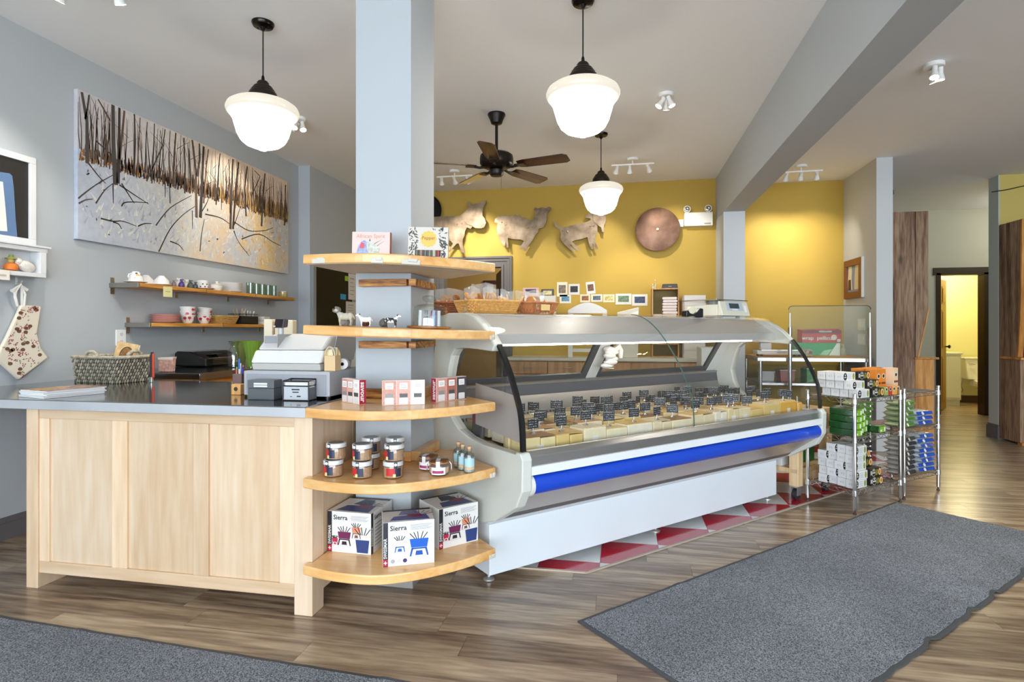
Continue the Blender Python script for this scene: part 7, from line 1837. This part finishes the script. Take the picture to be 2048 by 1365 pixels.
part(su, 'side', MB().box(-hw, -hw + .015, -.12, .12, 0, hh), SW); part(su, 'side', MB().box(hw - .015, hw, -.12, .12, 0, hh), SW)
levels = [0, .19, hh - .43, hh - .015]
for z in (0, .16, hh - .435, hh - .015): part(su, 'shelf_board', MB().box(-hw + .015, hw - .015, -.12, .12, z, z + .015), SW)
part(su, 'back', MB().box(-hw + .015, hw - .015, .112, .119, .015, hh - .015), mat('#8a7a48', .7))
TWL = mat('#dcd0cc', .9, bump=.2, bscale=60)
def towels(x, z, n, w, lb, grp, hth=.032):
    me = MB().prism([(-w / 2, .002), (w / 2, .002), (w / 2 + .008, hth / 2), (w / 2, hth - .002), (-w / 2, hth - .002), (-w / 2 - .008, hth / 2)], -.08, .08, 'y').mesh('towel', TWL)
    for k in range(n):
        tag(link('folded_towel', me, None, (su.location.x + x + rng.uniform(-.004, .004), 7.32, ZK + z + k * (hth + .001)), R(rng.uniform(-3, 3))), 'folded pale towel, %s from the bottom of %s' % (ORD[k], lb), 'towel', grp)
towels(.055, hh - .4195, 9, .16, 'the tall pile', 'towels in the tall pile', .034); towels(-.095, hh - .4195, 3, .115, 'the low pile beside it', 'towels in the low pile', .034); towels(.06, .1755, 6, .165, 'the pile in the lower compartment', 'towels in the lower pile', .034)
t = thing('speaker', 'small black wireless speaker on the wooden shelf unit', 'speaker', (su.location.x + .06, 7.33, ZK + hh + .0005))
part(t, 'body', MB().prism([(-.095, 0), (.095, 0), (.088, .058), (-.088, .058)], -.03, .03, 'y'), mat('#2c2c31', .45), bev=.006); part(t, 'grille', MB().box(-.08, .08, -.0315, -.0302, .008, .046), mat('#3e3e44', .7)); part(t, 'badge', MB().box(-.02, .02, -.0322, -.0315, .024, .03), mat('#8a8a90', .4))
for k, (dx, h_, lb) in enumerate(((-.115, .10, 'slim clear bottle on the wooden shelf unit'), (-.145, .05, 'tiny clear jar next to the slim bottle'))):
    t = thing('clear_bottle', lb, 'bottle', (su.location.x + dx, 7.32, ZK + hh + .0005)); part(t, 'glass', MB().lathe([(.014, 0), (.015, h_ * .5), (.006, h_ * .7), (.006, h_), (0, h_)], 14), glass('#e9e3d0', .15, .05, .3), smooth=True); part(t, 'cap', MB().lathe([(.007, h_), (.007, h_ + .012), (0, h_ + .012)], 10), mat('#d9d3c4', .5))
a_ = at(1088, 592, y=7.40); b_ = at(1112, 637, y=7.40)
t = thing('towel_dispenser', 'white paper towel dispenser on the wall behind the baskets', 'dispenser', ((a_.x + b_.x) / 2 - .03, 7.4995, b_.z)); hw = (b_.x - a_.x) / 2 + .03; hh2 = a_.z - b_.z
part(t, 'housing', MB().box(-hw, hw, -.12, -.0005, 0, hh2), mat('#d5d1c4', .45), bev=.01); part(t, 'window_slot', MB().box(-hw * .7, hw * .7, -.1215, -.12, hh2 * .5, hh2 * .54), mat('#b5b1a4', .5))
a_ = at(1136, 606, y=7.05); b_ = at(1214, 645, y=7.05)
t = thing('arched_rack', 'white arched countertop rack seen behind the case', 'rack', ((a_.x + b_.x) / 2, 7.07, ZK)); hw = (b_.x - a_.x) / 2; hh2 = a_.z - ZK
arc = [(-hw, hh2 * .86)] + [(-hw + 2 * hw * k / 14, hh2 * .86 + hh2 * .14 * math.sin(PI * k / 14)) for k in range(1, 14)] + [(hw, hh2 * .86)]
inn = [(hw - .09, hh2 * .86 - .09), (-hw + .09, hh2 * .86 - .09)]
part(t, 'top_rail', MB().prism([(-hw, hh2 * .80), (hw, hh2 * .80)] + arc[::-1], -.03, .03, 'y'), mat('#e6e6e6', .4), bev=.006)
for sx in (-1, 1): part(t, 'leg', MB().box(min(sx * hw, sx * (hw - .055)), max(sx * hw, sx * (hw - .055)), -.03, .03, 0, hh2 * .80), mat('#e6e6e6', .4), bev=.004)
part(t, 'cross_rail', MB().box(-hw + .055, hw - .055, -.015, .015, hh2 * .45, hh2 * .52), mat('#dfdfdf', .4)); part(t, 'cross_rail', MB().box(-hw + .055, hw - .055, -.015, .015, hh2 * .1, hh2 * .16), mat('#dfdfdf', .4))
p = at(1256, 650, y=7.0)
t = thing('yellow_packet', 'white and yellow striped packet standing on the back counter', 'packet', (p.x, 7.08, ZK)); h_ = at(1256, 615, y=7.08).z - ZK
part(t, 'bag', MB().prism([(-.12, 0), (.12, 0), (.13, h_), (-.13, h_ * .90)], -.05, .05, 'y'), mat('#d9d6cb', .5), bev=.01); part(t, 'yellow_stripe', MB().prism([(-.05, h_ * .45), (.12, h_ * .55), (.12, h_ * .80), (-.05, h_ * .68)], -.0515, -.0505, 'y'), mat('#c9b52a', .5)); part(t, 'white_stripe', MB().prism([(-.05, h_ * .70), (.12, h_ * .82), (.12, h_ * .93), (-.05, h_ * .82)], -.0515, -.0505, 'y'), mat('#efeeea', .5))
a_ = at(1366, 592, y=7.2); b_ = at(1408, 645, y=7.2)
t = thing('paper_stack', 'tall stack of white papers beyond the deli scale', 'paper', ((a_.x + b_.x) / 2, 7.22, ZK)); hw = (b_.x - a_.x) / 2; hh2 = a_.z - ZK
for k in range(8): part(t, 'ream', MB().box(-hw, hw, -.13, .13, hh2 * k / 8 + .001, hh2 * (k + 1) / 8 - .001), mat('#e3ddd6', .7), rz=R(rng.uniform(-3, 3)))
# ================================================================== right: fridge, steel table with sneeze guard
t = thing('small_fridge', 'white under counter fridge with a chrome handle by the post', 'fridge', (1.0, 6.60, 0))
part(t, 'body', MB().box(-.16, .14, -.16, .20, .03, 1.08), mat('#dfe3e2', .35), bev=.006); d_ = part(t, 'door', MB().box(-.16, .14, -.20, -.162, .05, 1.07), mat('#e6e9e8', .3), bev=.006); part(d_, 'handle', MB().tube([(.10, -.20, .62), (.10, -.24, .63), (.10, -.24, .90), (.10, -.20, .91)], .008, 8), mat('#c9c9c6', .15, 1), smooth=True)
for sx in (-.13, .11):
    for sy in (-.13, .17): part(t, 'foot', MB().lathe([(.015, 0), (.015, .03), (0, .03)], 10, (sx, sy, 0)), BLK)
TX0, TX1, TY0, TY1, TZ = 1.46, 2.60, 6.66, 7.46, .972
pt_ = thing('steel_table', 'stainless steel work table with wooden top before the yellow alcove', 'table', ((TX0 + TX1) / 2, 7.06, 0)); cx = (TX0 + TX1) / 2
ST2 = steel('#c4c4c2', .25, 'x')
part(pt_, 'top', MB().box(TX0 - cx, TX1 - cx, -.40, .40, .925, .967), ST2, bev=.004); part(pt_, 'cutting_top', MB().box(TX0 - cx + .02, TX1 - cx - .02, -.38, .39, .967, .973), wood(('#c2925c', '#d3a670', '#dfb685'), 'x', 1, .45, 3))
part(pt_, 'lower_shelf', MB().box(TX0 - cx + .03, TX1 - cx - .03, -.36, .36, .66, .69), ST2, bev=.004); part(pt_, 'lower_shelf', MB().box(TX0 - cx + .03, TX1 - cx - .03, -.36, .36, .25, .28), ST2, bev=.004)
for x in (TX0 - cx + .04, TX1 - cx - .04):
    for y in (-.36, .36): part(pt_, 'leg', MB().tube([(x, y, .01), (x, y, .925)], .02, 12), ST2, smooth=True)
sg_ = thing('sneeze_guard', 'clear glass sneeze guard on two steel posts at the table front', 'sneeze guard', (2.175, TY0 - .035, 0))
for x in (1.783 - 2.175, 2.567 - 2.175):
    p = part(sg_, 'post', MB().tube([(x, 0, .003), (x, 0, 1.295)], .021, 14), steel('#c9c9c7', .2, 'z'), smooth=True); part(p, 'rod', MB().tube([(x, 0, 1.29), (x, 0, 1.45)], .009, 10), mat('#d9d9d6', .3, .5), smooth=True)
    part(p, 'flange', MB().lathe([(.05, 0), (.05, .006), (.022, .010), (0, .010)], 16, (x, 0, 0)), ST2, smooth=True)
gx0, gx1 = -.405, .40
rr = .04; out = []
for cxx, czz, a0 in ((gx1 - rr, 1.525 - rr, 0), (gx0 + rr, 1.525 - rr, 90)): out += [(cxx + rr * math.cos(R(a0 + 15 * k)), czz + rr * math.sin(R(a0 + 15 * k))) for k in range(7)]
out += [(gx0, 1.0), (gx1, 1.0)]
part(sg_, 'glass_pane', MB().prism(out[::-1], -.004, .004, 'y'), glass('#eef3ef', .01))
part(sg_, 'pane_edge', MB().tube([(p[0], 0, p[1]) for p in out[:-2]], .0045, 6), mat('#5d5a4a', .3))
ZT2 = .9735
def tbl(u, v, y=6.95): return at(u, v, y=y)
a_, b_ = at(1604, 660, y=7.15), at(1683, 686, y=7.15); w_ = b_.x - a_.x
gr0, gr1 = at(1588, 686, y=7.15), at(1681, 703, y=7.15)
t = thing('glove_box', 'long green and white carton on the steel table', 'box', ((gr0.x + gr1.x) / 2, 7.25, ZT2)); w2 = (gr1.x - gr0.x) / 2; h2 = gr0.z - ZT2
part(t, 'carton', MB().box(-w2, w2, -.10, .10, 0, h2), mat('#3f9a5a', .45), bev=.002); part(t, 'white_end', MB().prism([(w2 * .5, .002), (w2 * .98, .002), (w2 * .98, h2 * .98), (w2 * .85, h2 * .98)], -.1012, -.1002, 'y'), mat('#e6e9e4', .5)); part(t, 'white_swoosh', MB().prism([(w2 * .1, .004), (w2 * .45, .004), (w2 * .65, h2 * .5), (w2 * .3, h2 * .4)], -.1012, -.1002, 'y'), mat('#a8d3b5', .5))
t = thing('film_box', 'red plastic wrap carton lying on the green carton', 'box', ((a_.x + b_.x) / 2, 7.24, ZT2 + h2 + .0005)); w_ /= 2; hf = a_.z - b_.z
part(t, 'carton', MB().box(-w_, w_, -.09, .09, 0, hf), mat('#c23a2a', .4), bev=.002); part(t, 'dark_band', MB().box(-w_ + .002, w_ - .002, -.0912, -.0902, hf * .72, hf * .98), mat('#7a1c22', .4)); part(t, 'lid_flap', MB().prism([(-w_, hf), (w_, hf), (w_ + .012, hf + .012), (-w_, hf + .006)], -.02, .09, 'y'), mat('#a82c26', .4))
Ff = face_frame((0, -.0915, 0), (1, 0, 0), (0, 0, 1))
part(t, 'title_lettering', text_mb('wrap  pellicule', .062, 'CENTER', .012).xf(Ff @ Matrix.Translation((-.03, hf * .36, .001))), CARD)
part(t, 'brand_lettering', text_mb('KIRKLAND', .028, 'CENTER', .02).xf(Ff @ Matrix.Translation((.04, hf * .87, .001))), CARD)
part(t, 'round_badge', MB().lathe([(.032, 0), (.032, .001), (0, .0012)], 20).xf(Matrix.Translation((w_ * .62, -.0912, hf * .42)) @ Matrix.Rotation(R(90), 4, 'X')), mat('#e3c9bb', .5)); part(t, 'bar_code', MB().box(w_ * .78, w_ * .95, -.0925, -.0912, hf * .08, hf * .3), mat('#d9d6d3', .5))
p = at(1687, 704, y=7.12); t = thing('soap_bottle', 'small clear pump bottle beside the green carton', 'bottle', (min(p.x, 2.565), 7.12, ZT2)); part(t, 'bottle', MB().lathe([(.026, 0), (.028, .01), (.028, .075), (.012, .09), (.012, .10), (0, .10)], 16), glass('#dcdcc9', .15, .05, .35), smooth=True); part(t, 'pump', MB().tube([(0, 0, .10), (0, 0, .125), (-.02, -.01, .128)], .005, 6), mat('#d9d4c6', .5))
a_, b_ = at(1506, 691, y=6.9), at(1599, 706, y=6.9)
t = thing('kitchen_scale', 'white flat kitchen scale on the steel table behind the guard', 'scale', ((a_.x + b_.x) / 2 + .03, 6.92, ZT2)); w2 = (b_.x - a_.x) / 2
part(t, 'body', MB().box(-w2, w2, -.10, .14, .02, .065), mat('#dedad2', .4), bev=.006); part(t, 'tray', MB().box(-w2 * .8, w2 * .8, -.08, .13, .066, .072), ST2); part(t, 'display', MB().box(-.04, .06, -.1012, -.1002, .035, .052), mat('#b9b39a', .4))
for sx in (-1, 1):
    for sy in (-.08, .11): part(t, 'foot', MB().lathe([(.014, 0), (.014, .02), (0, .02)], 10, (sx * w2 * .8, sy, 0)), BLK)
p = at(1527, 690, y=7.2); t = thing('logo_carton', 'white carton with a red triangle on the steel table', 'carton', (p.x + .02, 7.22, ZT2)); part(t, 'carton', MB().box(-.06, .06, -.05, .05, 0, .14), mat('#e3e4e6', .5), bev=.002); part(t, 'blue_box', MB().box(-.065, .04, -.05, .03, .1405, .22), mat('#5a6a94', .5), bev=.002); part(t, 'red_triangle', MB().prism([(-.04, .03), (.04, .03), (0, .07)], -.0512, -.0502, 'y'), mat('#b02a3a', .5))
p = at(1610, 705, y=6.88); t = thing('patterned_bag', 'small patterned bag lying near the scale', 'bag', (p.x, 6.90, ZT2)); part(t, 'bag', packet_mesh(.16, .13, .085, 5), mat('#b9ad97', .5, var=.5, vscale=40), smooth=True); part(t, 'clip', MB().box(.03, .06, -.066, -.05, .03, .06), mat('#7a4a3a', .5))
for k, (x, c, w_, h_, lb) in enumerate(((1.62, '#c9c9c4', .14, .10, 'white plastic tub on the table under shelf'), (1.82, '#b9756a', .16, .12, 'pink carton on the table under shelf'), (2.05, '#4f9a5a', .08, .14, 'green tin on the table under shelf'), (2.3, '#cfcac0', .18, .09, 'shallow cream tray on the table under shelf'))):
    t = thing('storage_tub', lb, 'container', (x, 6.95, .6905), R(4 * k)); part(t, 'tub', MB().prism([(-w_ * .45, 0), (w_ * .45, 0), (w_ * .5, h_), (-w_ * .5, h_)], -.08, .08, 'y'), mat(c, .5), bev=.004); part(t, 'lid', MB().box(-w_ * .53, w_ * .53, -.085, .085, h_, h_ + .012), mat('#dcdad4', .5), bev=.002)
# ================================================================== partition wall: picture and switches
PX = 2.62
def pw(u, v): p = at(u, v, x=PX); return p
a_, b_ = pw(1693, 520), pw(1728, 517); c_, d_ = pw(1693, 598), pw(1728, 596)
y0_, y1_, z0_, z1_ = b_.y, a_.y, (c_.z + d_.z) / 2 - .0, (a_.z + b_.z) / 2
t = thing('framed_print', 'brown framed print of two pale figures on the white partition', 'picture', (PX - .001, (y0_ + y1_) / 2, z0_)); hw = (y1_ - y0_) / 2; hh2 = z1_ - z0_; fw2 = .075
BRF = mat('#7a4420', .4)
part(t, 'frame', MB().box(-.03, -.0005, -hw, hw, 0, fw2).box(-.03, -.0005, -hw, hw, hh2 - fw2, hh2).box(-.03, -.0005, -hw, -hw + fw2, fw2, hh2 - fw2).box(-.03, -.0005, hw - fw2, hw, fw2, hh2 - fw2), BRF, bev=.004); part(t, 'canvas_edge', MB().box(-.028, -.001, -hw - .012, -hw - .0005, .0, hh2), mat('#e3e1dc', .6))
part(t, 'print', MB().box(-.012, -.001, -hw + fw2, hw - fw2, fw2, hh2 - fw2), mat('#7d8aa3', .6))
# two simple figures
part(t, 'print_figure', MB().prism([(.12, .10), (.17, .10), (.17, .22), (.15, .30), (.15, .40), (.10, .44), (.05, .40), (.05, .30), (.06, .22), (.04, .10)], -.0132, -.0122, 'x'), mat('#d9cfae', .6)); part(t, 'print_figure', MB().prism([(-.16, .10), (-.02, .10), (-.03, .26), (-.05, .38), (-.08, .42), (-.13, .38), (-.15, .26)], -.0132, -.0122, 'x'), mat('#cdbf9c', .6)); part(t, 'print_shape', MB().prism([(.07, .10), (.16, .10), (.15, .22), (.08, .22)], -.0140, -.0133, 'x'), mat('#5a3a2a', .6))
for k, (v0, v1, lb) in enumerate(((638, 661, 'upper white triple switch plate on the partition'), (668, 690, 'lower white triple switch plate on the partition'))):
    a_, b_ = pw(1717, v0), pw(1731, v1)
    t = thing('switch_plate', lb, 'switch', (PX - .0005, (a_.y + b_.y) / 2, b_.z), 0, 'switch plates'); hw = abs(a_.y - b_.y) / 2; hh2 = a_.z - b_.z
    part(t, 'plate', MB().box(-.008, 0, -hw, hw, 0, hh2), mat('#e3e2dc', .4), bev=.002)
    for j in range(3): part(t, 'rocker', MB().box(-.012, -.008, -hw * .72 + j * hw * .5, -hw * .72 + j * hw * .5 + hw * .4, hh2 * .25, hh2 * .78), mat('#efeee9', .4), bev=.001)
# ================================================================== weathered bookcases
BARN = wood(('#4a3526', '#7d604a', '#a58a6e'), 'z', 1, .75, 4., True, .35, 0, (.18, .5, .85), 2.5, True)
PIN = wood(('#a86a26', '#c4853a', '#d59c55'), 'z', 1, .5, 4, True, .03, 0, (.25, .5, .75), 4., True)
BX, BY = 2.80, 7.02
bc2 = thing('barnwood_bookcase', 'rough barn board bookcase behind the white partition', 'bookcase', (BX, BY, 0))
part(bc2, 'side_board', MB().box(.0, .372, 0, .045, .02, 2.575), BARN, bev=.004)
part(bc2, 'side_board', MB().prism([(.378, .97), (.398, .97), (.475, 1.36), (.504, 1.50), (.504, 2.575), (.378, 2.575)], 0, .045, 'y'), BARN, bev=.004)
part(bc2, 'edge_strip', MB().prism([(.398, .97), (.412, .97), (.487, 1.36), (.515, 1.50), (.504, 1.50), (.475, 1.36)], -.002, .047, 'y'), PIN)
part(bc2, 'lower_side', MB().box(.374, .56, 0, .045, .02, .945), PIN, bev=.003); part(bc2, 'ledge', MB().box(.36, .60, -.02, 1.0, .946, .968), PIN, bev=.003)
part(bc2, 'shelf', MB().box(.02, .42, .046, .9, 1.5, 1.53), PIN); part(bc2, 'shelf', MB().box(.02, .42, .046, .9, 1.95, 1.98), PIN); part(bc2, 'far_side', MB().box(.0, .43, .9, .945, .02, 2.485), BARN); part(bc2, 'lower_front', MB().box(.53, .558, .046, .9, .02, .945), PIN)
RX = 4.302
bc3 = thing('barnwood_bookcase', 'rough barn board bookcase with bottles at the right wall', 'bookcase', (RX, 7.22, 0))
prof = [(.0, .02), (.60, .02), (.60, 2.485), (-.085, 2.485), (-.06, 1.75), (-.015, 1.30), (.035, .965), (0, .965)]
part(bc3, 'side_board', MB().prism([(.25, .02), (.37, .02), (.37, 2.485), (.25, 2.485)], 0, .045, 'x'), BARN, bev=.004)
part(bc3, 'side_board', MB().prism([(.006, .02), (.244, .02), (.244, 2.485), (.0, 2.485), (.01, 1.75), (.035, 1.30), (.07, .97), (.006, .96)], 0, .045, 'x'), BARN, bev=.004)
part(bc3, 'front_edge', MB().prism([(.07, .97), (.035, 1.30), (.01, 1.75), (.0, 2.485), (-.022, 2.485), (-.014, 1.75), (.012, 1.30), (.045, .97)], 0, .05, 'x'), PIN)
part(bc3, 'ledge', MB().box(-.03, 1.1, -.06, .30, .940, .966), PIN, bev=.004); part(bc3, 'lower_stile', MB().box(.046, .10, -.012, .03, .02, .939), PIN, bev=.003); part(bc3, 'lower_panel', MB().box(.10, 1.0, .01, .03, .02, .939), PIN)
part(bc3, 'foot_block', MB().box(.0, .06, -.02, .05, .0, .03), PIN)
for z in (1.28, 1.62, 1.98): part(bc3, 'shelf', MB().box(.05, 1.05, .06, .34, z, z + .03), PIN)
part(bc3, 'back', MB().box(.045, 1.1, .345, .37, .02, 2.48), BARN); part(bc3, 'far_side', MB().box(1.05, 1.095, .0, .34, .02, 2.485), BARN)
def bk3(x, y, z): return (RX + x, 7.22 + y, z)
for k in range(4):
    t = thing('pink_bottle', 'magenta bottle with a dark cap, %s along the bookcase ledge' % ORD[k], 'bottle', bk3(.09 + .075 * k, .05, .9665), 0, 'magenta bottles'); part(t, 'bottle', MB().lathe([(.028, 0), (.031, .006), (.031, .14), (.020, .155), (0, .157)], 18), mat('#b5226a', .3), smooth=True); part(t, 'cap', MB().lathe([(.018, .155), (.018, .20), (0, .202)], 14), mat('#2a1a24', .4), smooth=True); part(t, 'label', MB().lathe([(.0315, .04), (.0315, .09)], 18), mat('#8a1a52', .5))
for r, z in enumerate((1.651, 2.011)):
    for k in range(3):
        t = thing('green_jar', 'bright green jar with a white lid, %s on the %s bookcase shelf' % (ORD[k], ['lower', 'upper'][r]), 'jar', bk3(.11 + .13 * k, .14, z), 0, 'green jars on the bookcase'); part(t, 'jar', MB().lathe([(.048, 0), (.052, .01), (.052, .17), (.04, .19), (0, .19)], 22), mat('#3f9a4a', .35), smooth=True); part(t, 'lid', MB().lathe([(.042, .19), (.042, .22), (0, .222)], 18), mat('#e6e9e4', .4), smooth=True); part(t, 'label', MB().lathe([(.0525, .05), (.0525, .12)], 22), mat('#cfe0c4', .5))
t = thing('cloth_bundle', 'crumpled cream cloth bundle on the bookcase shelf', 'cloth', bk3(.18, .16, 1.311)); mb = MB(); rn = random.Random(2)
for k in range(7): mb.ball((rn.uniform(-.07, .07), rn.uniform(-.05, .05), .05 + rn.uniform(0, .08)), .06, .05, .05, 10, 7)
o = part(t, 'cloth', mb, mat('#d3c9b3', .9), smooth=True); part(t, 'tie', MB().tube([(.09 * math.cos(a), .07 * math.sin(a), .09) for a in [2 * PI * k / 16 for k in range(16)]], .004, 6, True), mat('#8a7a5c', .8))
# cable on the right wall, small sensor, washroom fittings
a_ = at(1984, 384, y=7.58); b_ = at(2048, 371, y=7.58)
solo('wall_cable', 'thin black cable strung across the upper right wall', 'cable', MB().tube([(a_.x, 7.585, a_.z), ((a_.x + b_.x) / 2, 7.585, (a_.z + b_.z) / 2 - .01), (b_.x + .3, 7.585, b_.z + .06)], .006, 6), mat('#2a2422', .5))
p = at(1786, 404, x=2.80)
t = thing('wall_sensor', 'tiny dark motion sensor at the top of the partition', 'sensor', (2.7755, 6.72, 2.70)); part(t, 'body', MB().box(0, .05, -.03, .03, 0, .05), mat('#3a3a3c', .5), bev=.006); part(t, 'eye', MB().ball((.05, 0, .02), .014), mat('#8a8a8c', .3), smooth=True)
p = at(1935, 806, z=0)
t = thing('toilet', 'white toilet in the lit washroom', 'toilet', (p.x + .06, 10.85, 0)); WP = mat('#efeade', .15, coat=.4)
part(t, 'bowl', MB().lathe([(.10, 0), (.12, .01), (.10, .12), (.13, .24), (.18, .34), (.19, .38), (0, .38)], 26, (0, -.10, 0), 1., 1.25), WP, smooth=True); part(t, 'seat', MB().lathe([(.195, .381), (.195, .41), (.18, .42), (0, .42)], 26, (0, -.10, 0), 1., 1.25), WP, smooth=True)
tk = part(t, 'tank', MB().prism([(-.19, .42), (.19, .42), (.23, .77), (-.23, .77)], .16, .38, 'y'), WP, bev=.015, seg=3); part(t, 'tank_lid', MB().box(-.245, .245, .14, .40, .772, .80), WP, bev=.008); part(tk, 'flush_lever', MB().tube([(-.17, .155, .70), (-.17, .13, .70), (-.10, .13, .69)], .008, 8), mat('#d9d6cc', .2, .8)); part(t, 'neck', MB().box(-.10, .10, .05, .30, .30, .42), WP, bev=.02); part(t, 'supply_line', MB().tube([(-.20, .3, .42), (-.22, .3, .30), (-.18, .32, .22), (-.20, .44, .12)], .008, 8), mat('#a8a49a', .3, .6), smooth=True)
t = thing('washroom_cabinet', 'narrow white washroom cabinet beside the toilet', 'cabinet', (at(1900, 780, y=10.9).x, 10.95, 0)); part(t, 'body', MB().box(-.16, .09, -.2, .3, .1, .86), mat('#dfdcc4', .4), bev=.003); part(t, 'top', MB().box(-.18, .11, -.22, .3, .86, .89), mat('#efecda', .3), bev=.003); part(t, 'door', MB().box(-.14, .07, -.215, -.202, .14, .82), mat('#e3e0c8', .4), bev=.003); part(t, 'plinth', MB().box(-.15, .08, -.18, .3, 0, .1), mat('#cfcbb4', .5))

# ================================================================== floor mats
def carpet_mat():
    m, nt, b = base_mat('carpet'); L = nt.links
    tc = nt.nodes.new('ShaderNodeTexCoord'); n = nt.nodes.new('ShaderNodeTexNoise'); n.inputs['Scale'].default_value = 230; n.inputs['Detail'].default_value = 2; L.new(tc.outputs['Object'], n.inputs['Vector'])
    n2 = nt.nodes.new('ShaderNodeTexNoise'); n2.inputs['Scale'].default_value = 1.6; n2.inputs['Detail'].default_value = 4; L.new(tc.outputs['Object'], n2.inputs['Vector'])
    r = nt.nodes.new('ShaderNodeValToRGB'); r.color_ramp.elements[0].position = .36; r.color_ramp.elements[0].color = lin('#3f434a'); r.color_ramp.elements[1].position = .66; r.color_ramp.elements[1].color = lin('#a0a5ad'); L.new(n.outputs[0], r.inputs[0])
    h = nt.nodes.new('ShaderNodeHueSaturation'); L.new(r.outputs[0], h.inputs['Color']); mr = nt.nodes.new('ShaderNodeMapRange'); mr.inputs[1].default_value = .3; mr.inputs[2].default_value = .7; mr.inputs[3].default_value = .82; mr.inputs[4].default_value = 1.12; L.new(n2.outputs[0], mr.inputs[0]); L.new(mr.outputs[0], h.inputs['Value']); L.new(h.outputs[0], b.inputs['Base Color'])
    b.inputs['Roughness'].default_value = .95
    bp = nt.nodes.new('ShaderNodeBump'); bp.inputs['Strength'].default_value = .8; bp.inputs['Distance'].default_value = .006; L.new(n.outputs[0], bp.inputs['Height']); L.new(bp.outputs[0], b.inputs['Normal'])
    return m
CARP = carpet_mat(); RUB = mat('#4a4c50', .6, bump=.2, bscale=200)
def floor_mat(label, L, Wd, loc, rz, seed):
    t = thing('floor_mat', label, 'mat', loc, rz, 'grey entrance mats')
    nx, ny = 110, 10; rn = random.Random(seed); ph = [rn.uniform(0, 6.28) for _ in range(6)]
    def wave(x, side): 
        s = sum(math.sin(x * f + p) for f, p in zip((17, 27, 41), ph[:3] if side < 0 else ph[3:])) / 3
        return max(0, s) ** 1.5
    def surf(ins, zt, name, m):
        v = []
        for j in range(ny + 1):
            for i in range(nx + 1):
                x = ins + (L - 2 * ins) * i / nx; b_ = j / ny * 2 - 1; y = b_ * (Wd / 2 - ins)
                e = max(0, (abs(y) - Wd / 2 + .16) / .16) ** 2; side = -1 if b_ < 0 else 1
                wv = wave(x, side) * e * min(1, x * 4) * min(1, (L - x) * 4)
                y2 = y - side * wv * .02
                v.append((x, y2, zt + wv * .018))
        n = nx + 1; f = [(j * n + i, j * n + i + 1, (j + 1) * n + i + 1, (j + 1) * n + i) for j in range(ny) for i in range(nx)]
        mb = MB().add(v, f)
        k = len(v); lo = [(p[0], p[1], max(.0005, p[2] - .007)) for p in v]
        mb.add(lo, [(j * n + i, (j + 1) * n + i, (j + 1) * n + i + 1, j * n + i + 1) for j in range(ny) for i in range(nx)])
        for i in range(nx):
            mb.f.append((i, k + i, k + i + 1, i + 1)); mb.mi.append(0)
            q = ny * n + i; mb.f.append((q, q + 1, k + q + 1, k + q)); mb.mi.append(0)
        for j in range(ny):
            q = j * n; mb.f.append((q, q + n, k + q + n, k + q)); mb.mi.append(0)
            q = j * n + nx; mb.f.append((q, k + q, k + q + n, q + n)); mb.mi.append(0)
        part(t, name, mb, m, smooth=True)
    surf(0, .0065, 'rubber_edge', RUB); surf(.020, .0105, 'carpet', CARP)
    return t
p = W(1.63, 1.425)
floor_mat('long grey carpet mat lying diagonally in front of the display case', 3.05, .94, (p.x, p.y, 0), R(45), 3)
floor_mat('grey carpet mat in front of the maple counter, cut by the frame', 2.9, .95, (-3.45, 2.10 - .475, 0), R(-3.2), 12)
